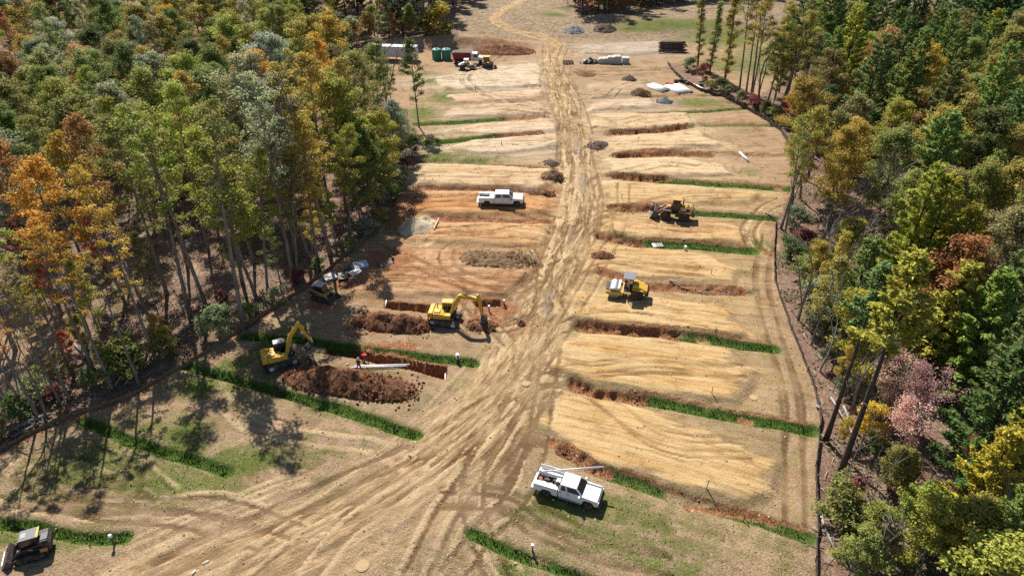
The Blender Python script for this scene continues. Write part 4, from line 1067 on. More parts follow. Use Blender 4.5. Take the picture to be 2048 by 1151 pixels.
# thin poles and saplings between the big trunks
g_p = random.Random(21)
for poly, n, lb, cs in ((GP([(20, 640), (240, 560), (480, 560), (480, 640), (300, 740), (60, 840)]), 40, 'low in the left wood', ('golden olive', 'yellow green', 'brownish olive', 'dull maroon', 'red')),
                        (GP([(480, 600), (620, 500), (740, 420), (790, 330), (740, 330), (600, 420), (480, 520)]), 16, 'beside the compact loader shade', ('yellow green', 'mid green', 'golden olive')),
                        (GP([(1585, 450), (1680, 430), (1720, 600), (1760, 760), (1740, 1100), (1665, 1100), (1665, 850), (1600, 650)]), 26, 'behind the near silt fence', ('golden olive', 'grey green', 'olive green', 'gold'))):
    made = 0
    xs = [p_[0] for p_ in poly]; ys = [p_[1] for p_ in poly]
    for q in range(2000):
        if made >= n: break
        x, y = g_p.uniform(min(xs), max(xs)), g_p.uniform(min(ys), max(ys))
        if inside_dist(poly, np.array([x]), np.array([y]))[0] < .3 or inside_dist(clear_poly, np.array([x]), np.array([y]))[0] > -1.2: continue
        k_ = g_p.choice(['bare_pole', 'bare_pole', 'sapling', 'small_b', 'bare_pole'])
        c_ = g_p.choice(cs); px, py = pix(x, y, 0)
        h = g_p.uniform(6, 14) if k_ != 'small_b' else g_p.uniform(2.5, 5)
        o = tree(k_, x, y, h, c_, name='young_tree', wide=.8)
        px, py = pix(x, y, h*.6)
        AUTO.append((o, k_, 'dark' if k_ == 'bare_pole' else c_, px, py, lb, h))
        made += 1
# low leafy fronts of the far tree belts
for i_ in range(22):
    px, py = 610+i_*13.5, 104-i_*.9+R.uniform(-4, 2)
    k_, c_ = R.choice(['small_a', 'round_d', 'small_a', 'bush']), R.choice(['olive green', 'dark green', 'golden olive', 'grey green', 'rusty brown'])
    AUTO.append((tree_px(k_, px, py, R.uniform(4, 9), c_, name='young_tree'), k_, c_, px, py, 'behind the white trailer', 6))
for i_ in range(26):
    px = 1135+i_*14.5; py = float(np.interp(px, [1130, 1165, 1250, 1300, 1380, 1520], [6, 30, 33, 15, 1, -8]))
    k_, c_ = R.choice(['small_a', 'round_d', 'pine_low', 'round_d']), R.choice(['olive green', 'dark green', 'blue green', 'dull maroon', 'rusty brown', 'grey green'])
    AUTO.append((tree_px(k_, px, py, R.uniform(6, 12), c_, name='young_tree'), k_, c_, px, py, 'in the far treeline', 8))
# ------------------------------------------------------------------ low growth: bushes along the edges, leafy ground cover, fallen wood, grass
BUSHES = [(560, 606), (600, 566), (640, 540), (700, 500), (735, 470), (765, 440), (790, 398), (800, 372), (812, 340), (822, 310), (800, 300), (780, 280), (760, 262), (700, 118), (735, 96), (770, 92), (640, 118),
          (500, 640), (440, 668), (330, 712), (250, 748), (180, 772), (110, 800), (40, 835), (10, 870), (75, 800),
          (1420, 178), (1455, 190), (1480, 205), (1505, 215), (1530, 228), (1550, 240), (1570, 258), (1590, 285), (1600, 310), (1590, 460), (1600, 500), (1580, 520), (1610, 560), (1640, 600), (1625, 640), (1650, 680), (1690, 790),
          (1700, 1000), (1690, 1060), (1720, 1140), (1780, 1100), (1790, 980), (1750, 900), (1380, 140), (1405, 160), (1440, 182)]
BC = ['grey green', 'olive green', 'mid green', 'dark green', 'golden olive', 'dull maroon', 'grey green']
for i_, (px, py) in enumerate(BUSHES):
    c_ = BC[(i_*5) % 7]
    o = tree_px('bush', px, py, R.uniform(1.6, 3.6), c_, wide=R.uniform(.9, 1.4))
    AUTO.append((o, 'bush', c_, px, py, 'along the clay bank' if px < 900 else 'behind the silt fence', 2))
# labels for the filled-in trees: look, then the neighbour it stands by
seen_lb = {}
for i_, (o, k_, c_, px, py, zn, h) in enumerate(AUTO):
    cw = CW.get(c_, c_); kw = KINDW[k_.split('_')[0]]
    near = sorted((( (px-q[3])**2+(py-q[4])**2, j_) for j_, q in enumerate(AUTO) if j_ != i_ and (q[2] != c_ or q[1].split('_')[0] != k_.split('_')[0])))[:24]
    for d2, j_ in near:
        q = AUTO[j_]; dx, dy = px-q[3], py-q[4]
        rel = ('right of' if dx > 0 else 'left of') if abs(dx) > abs(dy) else ('below' if dy > 0 else 'above')
        lb = f"{cw} {kw} {rel} the {CW.get(q[2], q[2])} {KINDW[q[1].split('_')[0]]} {zn}"
        if lb not in seen_lb: break
    seen_lb[lb] = 1
    tag(o, lb, None, f'{cw} trees {zn}')
def in_view(x, y, m=1.15):
    zc = y*math.cos(PITCH)+CAM_H*math.sin(PITCH)
    return np.abs(x)/zc*FPX < 1024*m
def cover_material():
    m = bpy.data.materials.new('low leaves and litter')
    t = NT(m)
    rnd = t.N.new('ShaderNodeNewGeometry').outputs['Random Per Island']
    n = t.noise(t.pos(), .25, 3, .6)
    a = t.ramp(rnd, [(0, (.05, .07, .022)), (.3, (.10, .115, .035)), (.5, (.17, .11, .055)), (.7, (.26, .15, .10)), (.85, (.17, .06, .045)), (1, (.32, .24, .17))])
    b = t.ramp(rnd, [(0, (.03, .05, .02)), (.4, (.075, .10, .045)), (.7, (.13, .15, .09)), (1, (.22, .17, .08))])
    t.L.new(t.mix(t.rng(n, .42, .60, 0, 1, True), a, b), t.b.inputs['Base Color'])
    t.b.inputs['Roughness'].default_value = .7; t.b.inputs['Specular IOR Level'].default_value = .2
    return m
g_ = np.random.default_rng(77)
def scatter_wood(n, ymax):
    x = g_.uniform(-75, 75, n*3); y = 26+(g_.uniform(0, 1, n*3)**1.3)*(ymax-26)
    ok = (sample(forest, x, y) > .7) & in_view(x, y, 1.08)
    x, y = x[ok][:n], y[ok][:n]
    return x, y
cx, cy = scatter_wood(2600, 150)
den = fbm(cx*.12, cy*.12, 201, 3)
keep = den > .42; cx, cy = cx[keep], cy[keep]
per = 26
bx_ = np.repeat(cx, per)+g_.normal(size=len(cx)*per)*.55; by_ = np.repeat(cy, per)+g_.normal(size=len(cx)*per)*.55
hz = np.repeat(g_.uniform(.15, 1.0, len(cx)), per)*g_.uniform(0, 1, len(bx_))
bz_ = ground_z(bx_, by_)+hz+.03
me = leaves_mesh('undergrowth', np.stack([bx_, by_, bz_], 1), np.array([0, 0, .9])+g_.normal(size=(len(bx_), 3))*.5, .26, .6, seed=3)
tag(link('undergrowth', me, cover_material()), 'low leafy ground cover and seedlings on the wood floor', 'undergrowth', kind='stuff')
# loose twigs on the wood floor
sx, sy = scatter_wood(2600, 110)
tw = MB()
for x, y in zip(sx, sy):
    a = g_.uniform(0, 6.28); ln = g_.uniform(.5, 2.2); z = float(ground_z(x, y))
    d = Vector((math.cos(a)*ln, math.sin(a)*ln, g_.uniform(-.05, .45)))
    p = Vector((x, y, z+.06))
    tw.tube([p, p+d], [.045, .016], 3)
tag(tw.build('brushwood', BARK_PALE), 'grey twigs and broken branches strewn on the wood floor', 'brushwood', kind='stuff')
# fallen trunks
def fallen(px0, py0, px1, py1, r, label, m=None, lift=.0):
    a, b = at(px0, py0), at(px1, py1)
    o = thing('fallen_log', label, 'log', a, group='fallen trunks and limbs on the wood floor')
    d = b-a; pts = [Vector((0, 0, r+.05)), d*.33+Vector((0, 0, r+.1+lift*.4)), d*.66+Vector((0, 0, r+.1+lift*.7)), d+Vector((0, 0, r+lift))]
    for q in pts[1:]: q.z = max(q.z, r)
    mb = MB().tube(pts, [r, r*.92, r*.8, r*.6], 8)
    mb.build('stem', m or BARK, o, smooth=True)
    for k in range(3):
        p = pts[1].lerp(pts[3], R.random()); az = R.uniform(0, 6.28)
        MB().tube([p, p+Vector((math.cos(az)*.7, math.sin(az)*.7, .45))], [r*.4, .015], 5).build('branch_stub', m or BARK, o)
for a_ in [
 (20, 862, 105, 832, .30, 'long dark fallen trunk along the clay bank in the lower corner'), (30, 872, 92, 846, .2, 'second dark trunk lying below the long fallen trunk'),
 (230, 775, 300, 700, .10, 'long pale limb leaning in the grey branch heap', BARK_PALE, .8), (250, 770, 325, 690, .08, 'thin pale limb across the grey branch heap', BARK_PALE, 1.0), (290, 735, 345, 660, .09, 'pale limb above the branch heap', BARK_PALE, .6),
 (322, 668, 345, 690, .22, 'short cut log with a pale end in the wood', BARK_PALE), (370, 660, 452, 610, .10, 'thin fallen limb behind the clay strip', BARK_PALE, .3), (390, 668, 470, 622, .13, 'dark fallen limb beside the clay strip', None, .2),
 (300, 610, 350, 580, .16, 'dark log lying in the pink litter'), (150, 690, 175, 720, .14, 'small log by the pale clearing'), (0, 640, 55, 600, .18, 'dark log at the pale clearing top'),
 (1660, 800, 1690, 850, .12, 'pale split log by the silt fence', BARK_PALE, .2), (1685, 818, 1702, 862, .14, 'long pale log below the split one', BARK_PALE, .3), (1690, 840, 1715, 905, .11, 'pale limb on the litter slope', BARK_PALE, .5),
 (1640, 1035, 1668, 1100, .12, 'tan peeled log by the lower silt fence', BARK_PALE), (1690, 1100, 1712, 1150, .10, 'second tan peeled log at the bottom', BARK_PALE), (1632, 815, 1640, 822, .16, 'short pale log end behind the fence', BARK_PALE),
 (1592, 610, 1628, 600, .12, 'grey limb in the dark hollow', BARK_PALE, .3), (1660, 690, 1685, 660, .09, 'thin grey limb below the hollow', BARK_PALE, .6), (1930, 1060, 2010, 1110, .08, 'long thin grey limb in the lower right wood', BARK_PALE, 1.2),
 (1530, 425, 1552, 436, .12, 'pale pole lying at the fence corner', BARK_PALE),
]: fallen(*a_)

# grass in the swales
gl = []
for line, hw, gr, dep in SWALES:
    wl_ = GP(line)
    for (ax, ay), (bx, by) in zip(wl_[:-1], wl_[1:]):
        ln = math.hypot(bx-ax, by-ay)
        n = int(ln*hw*2*62*min(1.0, (62/max(40, (ay+by)/2))**1.3)*gr)
        t_ = g_.uniform(0, 1, n); o_ = g_.normal(size=n)*hw*.60
        nx_, ny_ = -(by-ay)/ln, (bx-ax)/ln
        gl.append(np.stack([ax+(bx-ax)*t_+nx_*o_, ay+(by-ay)*t_+ny_*o_], 1))
gl = np.concatenate(gl)
ok = g_.uniform(0, 1, len(gl)) < np.clip(sample(lush, gl[:, 0], gl[:, 1])*1.35+.03, 0, 1)
gl = gl[ok]
# thinner turf on the green patches
tx = g_.uniform(-45, 50, 60000); ty = 30+g_.uniform(0, 1, 60000)**1.5*100
okt = (g_.uniform(0, 1, 60000) < np.clip(sample(green, tx, ty)-.25, 0, 1)) & (sample(forest, tx, ty) < .3) & (sample(pad, tx, ty) < .3) & (sample(road, tx, ty) < .4)
def blades(x, y, h, w, name, seed):
    g = np.random.default_rng(seed)
    k = len(x); z = ground_z(x, y)
    a = g.uniform(0, 6.28, k); lx, ly = g.normal(size=k)*.35*h, g.normal(size=k)*.35*h
    hh = h*g.uniform(.5, 1.3, k)*(.45+1.1*vnoise(x*1.3, y*1.3, 77))
    dx, dy = np.cos(a)*w, np.sin(a)*w
    v = np.stack([np.stack([x-dx, y-dy, z-.02], 1), np.stack([x+dx, y+dy, z-.02], 1), np.stack([x+lx, y+ly, z+hh], 1)], 1).reshape(-1, 3)
    return np_mesh(name, v, np.arange(k*3).reshape(k, 3))
def grass_material(name, stops):
    m = bpy.data.materials.new(name); t = NT(m)
    rnd = t.N.new('ShaderNodeNewGeometry').outputs['Random Per Island']
    n = t.noise(t.pos(), .6, 3, .6)
    t.L.new(t.ramp(t.math('ADD', t.math('MULTIPLY', rnd, .6), t.math('MULTIPLY', n, .45)), stops), t.b.inputs['Base Color'])
    t.b.inputs['Roughness'].default_value = .6; t.b.inputs['Specular IOR Level'].default_value = .25
    return m
GM = grass_material('lush grass blades', [(.1, (.020, .048, .008)), (.40, (.048, .100, .016)), (.64, (.10, .165, .03)), (.85, (.20, .22, .07)), (1, (.34, .30, .15))])
GM2 = grass_material('short turf blades', [(.1, (.045, .062, .014)), (.5, (.095, .125, .028)), (.8, (.17, .19, .055)), (1, (.28, .25, .11))])
tag(link('swale_grass', blades(gl[:, 0], gl[:, 1], .18, .05, 'swale_grass', 5), GM), 'lush dark green grass growing in the drainage swales', 'grass', kind='stuff')
tag(link('turf_grass', blades(tx[okt], ty[okt], .16, .06, 'turf_grass', 6), GM2), 'short green grass on the seeded patches', 'grass', kind='stuff')
# straw and dead stalks over the seeded ground
qx = g_.uniform(-46, 40, 70000); qy = 30+g_.uniform(0, 1, 70000)**1.4*75
okq = (sample(forest, qx, qy) < .2) & (sample(pad, qx, qy) < .25) & (sample(road, qx, qy) < .5) & (sample(lush, qx, qy) < .3) & (sample(clay, qx, qy) < .3) & (fbm(qx*.3, qy*.3, 305, 3) > .47) & in_view(qx, qy)
GM3 = grass_material('dry straw', [(.1, (.13, .10, .045)), (.5, (.27, .205, .11)), (.9, (.44, .35, .21))])
qx, qy = qx[okq], qy[okq]
sm = leaves_mesh('straw', np.stack([qx, qy, ground_z(qx, qy)+.03], 1), np.array([0, 0, 1.0])+g_.normal(size=(len(qx), 3))*.18, .26, .13, seed=9)
tag(link('straw', sm, GM3), 'dry straw and stubble on the seeded ground', 'straw', kind='stuff')

# loose clods and stones over the worked ground
kx = g_.uniform(-46, 46, 90000); ky = 30+g_.uniform(0, 1, 90000)**1.25*110
pk = np.clip(sample(clay, kx, ky)*.16+sample(md, kx, ky)*.25+np.abs(sample(rut_m, kx, ky))*.06+.018, 0, 1)*(1-np.clip(sample(lush, kx, ky), 0, 1))
okk = (g_.uniform(0, 1, 90000) < pk) & (sample(forest, kx, ky) < .4) & in_view(kx, ky)
kx, ky = kx[okk], ky[okk]; kn = len(kx)
ks = g_.uniform(.05, .15, kn)*(1+.004*ky)
base_o = np.array([(1, .1, 0), (-.5, .8, .1), (-.6, -.8, 0), (.1, .1, .8), (.6, -.4, .55), (-.4, .3, .5)])
kv = base_o[None]*g_.uniform(.7, 1.3, (kn, 6, 3))
kr = g_.uniform(0, 6.28, kn); cr_, sr_ = np.cos(kr)[:, None], np.sin(kr)[:, None]
kv = np.stack([kv[:, :, 0]*cr_-kv[:, :, 1]*sr_, kv[:, :, 0]*sr_+kv[:, :, 1]*cr_, kv[:, :, 2]], 2)*ks[:, None, None]
kv += np.stack([kx, ky, ground_z(kx, ky)-.02], 1)[:, None, :]
kf = np.array([(0, 4, 3), (0, 3, 5), (0, 5, 1), (1, 5, 2), (5, 3, 2), (3, 4, 2), (4, 0, 2)])
km = np_mesh('clods', kv.reshape(-1, 3), (kf[None]+(np.arange(kn)*6)[:, None, None]).reshape(-1, 3))
KM = grass_material('clods of earth', [(.1, (.10, .055, .03)), (.5, (.24, .15, .085)), (.9, (.42, .31, .2))])
tag(link('clods', km, KM), 'small clods and stones strewn over the worked ground', 'clods', kind='stuff')
# ------------------------------------------------------------------ vehicles and machines: local x forward, y to the left, z up
def stadium(x0, x1, zc, r, n=8, r1=None):
    r1 = r1 or r
    out = [(x1+r1*math.cos(a), zc+r1*math.sin(a)) for a in [(-.5+i/n)*math.pi for i in range(n+1)]]
    out += [(x0+r*math.cos(a), zc+r*math.sin(a)) for a in [(.5+i/n)*math.pi for i in range(n+1)]]
    return out
def wheel(parent, x, y, r, w, rim='lightgrey', rimr=.55, lug=0, tyre='rubber'):
    s = 1 if y > 0 else -1
    prof = [(r*rimr, -w*.42), (r*.86, -w*.5), (r*.97, -w*.42), (r, -w*.2), (r, w*.2), (r*.97, w*.42), (r*.86, w*.5), (r*rimr, w*.42)]
    t = MB().lathe_y(prof, (x, y, r), 22)
    if lug:
        for i in range(lug):
            a = 2*math.pi*i/lug
            for sd in (-1, 1):
                t.box((x+math.cos(a)*r*1.0, y+sd*w*.22, r+math.sin(a)*r*1.0), (r*.09, w*.44, r*.10), ry=-a, rz=0)
    o = t.build('wheel', M[tyre], parent, smooth=False)
    MB().lathe_y([(.02, s*w*.30), (r*.2, s*w*.36), (r*.24, s*w*.26), (r*rimr*.85, s*w*.22), (r*rimr*1.0, s*w*.40), (r*rimr*1.06, s*w*.44), (r*rimr*1.06, s*w*.1), (.02, s*w*.1)], (x, y, r), 18).build('rim', M[rim], o)
    return o
def track(parent, x0, x1, y, w, h, shoe=.17, idler='lightgrey', mat_='track', tilt=None):
    r = h/2
    prof = stadium(x0+r, x1-r, r, r*.93)
    o = MB().prism(stadium(x0+r, x1-r, r, r*.80), y-w*.36, y+w*.36).build('track', M[mat_], parent, bevel=.02)
    per = 2*(x1-x0-2*r)+2*math.pi*r
    n = int(per/shoe); mb = MB()
    for i in range(n):
        s = per*i/n; L_ = x1-x0-2*r
        if s < L_: p, a = (x0+r+s, h), 0
        elif s < L_+math.pi*r: q = (s-L_)/r; p, a = (x1-r+r*math.sin(q), r+r*math.cos(q)), q
        elif s < 2*L_+math.pi*r: p, a = (x1-r-(s-L_-math.pi*r), 0), math.pi
        else: q = (s-2*L_-math.pi*r)/r; p, a = (x0+r-r*math.sin(q), r-r*math.cos(q)), math.pi+q
        mb.box((p[0], y, p[1]), (shoe*.86, w, .05), ry=a)
    mb.build('track_shoes', M[mat_], o)['kind'] = 'stuff'
    for xx, rr in ((x0+r, r*.62), (x1-r, r*.62)):
        for sd in (-1, 1):
            MB().cyl((xx, y+sd*w*.36, r), (xx, y+sd*w*.44, r), rr, n=14).build('idler', M[idler], o)
    k = max(3, int((x1-x0-2*r)/.42))
    rl = MB()
    for i in range(k):
        xx = x0+r+(x1-x0-2*r)*(i+.5)/k
        rl.cyl((xx, y-w*.42, r*.38), (xx, y+w*.42, r*.38), r*.26, n=10)
    rl.build('roller_row', M['dark'], o)['kind'] = 'stuff'
    return o
def ram(parent, a, b, r=.06, frac=.58):
    a, b = Vector(a), Vector(b)
    m_ = a.lerp(b, frac)
    o = MB().cyl(a, m_, r, n=10).build('hydraulic_cylinder', M['black'], parent)
    MB().cyl(m_, b, r*.55, n=8).build('rod', M['chrome'], o)
    return o
def glass(parent, pts, name='window'):
    return MB().add(pts, [tuple(range(len(pts)))]).build(name, M['glass'], parent)
def slab(parent, pts, th, m, name, inward):
    """thin plate: polygon pts thickened along a vector"""
    n = len(pts); q = [Vector(p) for p in pts]; v = Vector(inward)*th
    MB().add(q+[p+v for p in q], [tuple(range(n)), tuple(range(2*n-1, n-1, -1))]+[(i, (i+1) % n, n+(i+1) % n, n+i) for i in range(n)]).build(name, m, parent)

def pickup(label, loc, rz, scale, crew):
    o = thing('utility_truck', label, 'truck', loc, rz, 'white utility trucks', scale)
    ext = .55 if crew else 0.0
    wf, wr = 2.0+ext*.5, -1.9-ext*.5                 # axles
    xb, xc = -3.15-ext*.5, -.80-ext*.5               # rear end, back of cab
    xw = 1.50+ext*.5                                 # foot of the windscreen
    xf = 2.92+ext*.5                                 # nose
    W = .98
    # cab and hood as one shell with wheel arches
    low = [(xc, .55), (wf-.52, .50), (wf-.50, .74), (wf-.30, .96), (wf+.30, .96), (wf+.50, .74), (wf+.52, .55), (xf, .62), (xf+.05, .95), (xf-.10, 1.24), (xw, 1.36), (xc, 1.34)]
    MB().prism(low, -W, W).build('body', M['white'], o, bevel=.035)
    h0, h1 = 1.33, 1.98
    b0, b1, t0, t1 = xc+.02, xw-.02, xc+.14, xw-.70
    wb, wt = W-.04, W-.20
    vs_ = [(b0, -wb, h0), (b1, -wb, h0), (b1, wb, h0), (b0, wb, h0), (t0, -wt, h1), (t1, -wt, h1), (t1, wt, h1), (t0, wt, h1)]
    MB().add(vs_, [(0, 3, 2, 1), (4, 5, 6, 7), (0, 1, 5, 4), (1, 2, 6, 5), (2, 3, 7, 6), (3, 0, 4, 7)]).build('cab_roof', M['white'], o, bevel=.05, seg=3)
    e = .012
    def P_(u, v, s):          # point on the side of the cab glasshouse
        xa, xb_ = b0+(t0-b0)*v, b1+(t1-b1)*v
        return (xa+(xb_-xa)*u, s*(wb+(wt-wb)*v+e), h0+(h1-h0)*v)
    cuts = ((.05, .40), (.46, .95)) if crew else ((.08, .31), (.38, .95))
    for s in (-1, 1):
        for u0, u1 in cuts:
            glass(o, [P_(u0, .12, s), P_(u1, .12, s), P_(u1-.02 if u1 < .9 else u1-.02, .84, s), P_(u0+.02, .84, s)])
    glass(o, [(b1+e+(t1-b1)*v, y, h0+(h1-h0)*v) for v, y in ((.10, -wb+.08), (.10, wb-.08), (.92, wt-.08), (.92, -wt+.08))], 'windscreen')
    glass(o, [(b0-e+(t0-b0)*v, y, h0+(h1-h0)*v) for v, y in ((.30, -wb+.2), (.30, wb-.2), (.85, wt-.2), (.85, -wt+.2))], 'rear_window')
    MB().box((xf+.02, 0, .88), (.10, 1.5, .44)).build('grille', M['black'], o, bevel=.02)
    MB().box((xf+.09, 0, .58), (.20, 1.95, .24)).build('front_bumper', M['dark'], o, bevel=.04)
    for s in (-1, 1):
        MB().box((xf-.02, s*.84, .96), (.14, .24, .26)).build('headlight', M['lamp'], o, bevel=.02)
        MB().box((xf-.75, s*.28, 1.292), (1.2, .03, .03), ry=.09).build('hood_crease', M['grey'], o)
        mr = MB().box((xw-.28, s*(W+.20), 1.36), (.16, .26, .30)).build('mirror', M['white'] if not crew else M['black'], o, bevel=.03)
        MB().box((xw-.28, s*(W+.04), 1.36), (.05, .22, .05)).build('mirror_arm', M['black'], mr)
        xs = [xc+.05, xw-.10]
        mid = xc+(xw-xc)*(.44 if crew else .34)
        for x0, x1 in ((xs[0], mid-.015), (mid+.015, xs[1])):
            d = MB().box(((x0+x1)/2, s*(W+.006), .95), (x1-x0, .02, .70)).build('door', M['white'], o, bevel=.008)
            MB().box((x0+.16, s*(W+.03), 1.16), (.16, .03, .05)).build('handle', M['black'], d)
        MB().box(((xc+xw)/2, s*(W-.02), .47), (xw-xc-.1, .22, .05)).build('running_board', M['grey'], o)
    MB().box((xw+.05, .55, 1.75), (.015, .015, .9)).build('antenna', M['black'], o)
    # service body with lockers down both sides
    x0, x1 = xb, xc-.07
    for s in (-1, 1):
        prof = [(x0, .62), (wr-.50, .60), (wr-.46, .78), (wr-.26, .96), (wr+.26, .96), (wr+.46, .78), (wr+.50, .55), (x1, .52), (x1, 1.42), (x0, 1.42)]
        y0, y1 = (s*.56, s*1.04)
        bd = MB().prism(prof, min(y0, y1), max(y0, y1)).build('locker_body', M['white'], o, bevel=.018)
        for u0, u1, z0, z1 in ((x0+.08, wr-.52, .70, 1.34), (wr-.48, wr+.48, 1.02, 1.34), (wr+.52, x1-.08, .62, 1.34)):
            if u1-u0 > .2:
                d = MB().box(((u0+u1)/2, s*1.044, (z0+z1)/2), (u1-u0, .02, z1-z0)).build('locker_door', M['white'], bd, bevel=.006)
                d['label'] = 'locker door'
        MB().box((x0-.01, s*.88, 1.02), (.03, .14, .22)).build('tail_light', M['tail'], o)
    MB().box(((x0+x1)/2, 0, .74), (x1-x0, 1.14, .06)).build('bed_floor', M['dark'], o)
    MB().box((x1-.04, 0, 1.08), (.06, 1.12, .66)).build('bed_front', M['white'], o)
    MB().box((x0+.03, 0, 1.0), (.06, 1.12, .50)).build('tailgate', M['white'], o, bevel=.01)
    MB().box((x0-.14, 0, .62), (.26, 1.9, .16)).build('rear_bumper', M['white'] if not crew else M['steel'], o, bevel=.03)
    MB().box(((x0+xf)/2, 0, .50), (xf-x0-.5, .9, .16)).build('chassis', M['black'], o)
    for x in (wf, wr):
        for s in (-1, 1): wheel(o, x, s*.84, .41, .27, 'lightgrey', .58)
        MB().cyl((x, -.8, .41), (x, .8, .41), .07, n=8).build('axle', M['black'], o)
    return o, x0, x1, xc
# nearer truck: open bed with tools, raised far-side locker lid and a long pipe on the rack
tk, bx0, bx1, bxc = pickup('white extended-cab utility truck with raised locker lid, parked on the dry grass', (5.0, 40.1, at(1130, 1000).z), math.radians(-21), .955, False)
MB().box((-2.0, 1.10, 1.62), (2.25, .05, .42), rx=.35).build('locker_lid', M['white'], tk, bevel=.01)
rk = MB()
for x in (bx0+.12, bx1-.1): rk.tube([(x, -.80, 1.42), (x, -.80, 1.95), (x, .80, 1.95), (x, .80, 1.42)] if False else [(x, .62, 1.42), (x, .62, 1.86)], .025, 6)
rk.tube([(bx0+.12, .62, 1.86), (bxc+1.3, .62, 1.99)], .025, 6)
rk.build('rack', M['white'], tk)
MB().box((bx1-.20, 0, 1.28), (.38, 1.1, .36)).build('cross_box', M['white'], tk, bevel=.02)
for x, y, z, dx, dy, dz, m_ in ((-2.75, -.1, .92, .35, .7, .30, 'red'), (-2.2, .2, .88, .5, .3, .22, 'black'), (-1.75, -.25, .86, .4, .35, .2, 'grey'), (-2.35, -.28, .90, .4, .22, .25, 'white'), (-1.5, .25, .9, .3, .4, .3, 'dark')):
    MB().box((x, y, z), (dx, dy, dz), rz=R.uniform(-.4, .4)).build('tool_case', M[m_], tk, bevel=.02)
MB().lathe_y([(.05, -.08), (.2, -.1), (.22, 0), (.2, .1), (.05, .08)], (bx1-.15, -.45, 1.56), 14).build('hose_reel', M['black'], tk)
TK = Matrix.LocRotScale(tk.location, tk.rotation_euler, tk.scale)
pa, pb = TK @ Vector((-2.75, .35, 1.55)), TK @ Vector((2.6, 1.85, 2.75))
pp = thing('plastic_pipe', 'long white plastic pipe slung over the cab of the nearer truck', 'pipe', pa)
MB().tube([(0, 0, 0), pb-pa], .055, 10).build('pipe_length', M['pvc'], pp, smooth=True)
MB().tube([(0, 0, .11), (pb-pa)*.98+Vector((0, 0, .10))], .04, 10).build('pipe_length', M['pvc'], pp, smooth=True)
# farther truck
tk2, bx0, bx1, bxc = pickup('white crew-cab utility truck with a dark compressor in its bed, on red clay', (-1.6, 96.4, at(1000, 415).z), math.radians(-1.5), 1.04, True)
MB().box((-2.25, 0, 1.30), (.8, .6, .5)).build('compressor', M['black'], tk2, bevel=.05)
for i in range(2): MB().cyl((-2.9+i*.25, -.3, 1.2), (-2.9+i*.25, .3, 1.2), .16, n=12).build('air_tank', M['black'], tk2)
MB().box((-1.5, 0, 1.2), (.6, .9, .4)).build('deck_box', M['lightgrey'], tk2, bevel=.02)

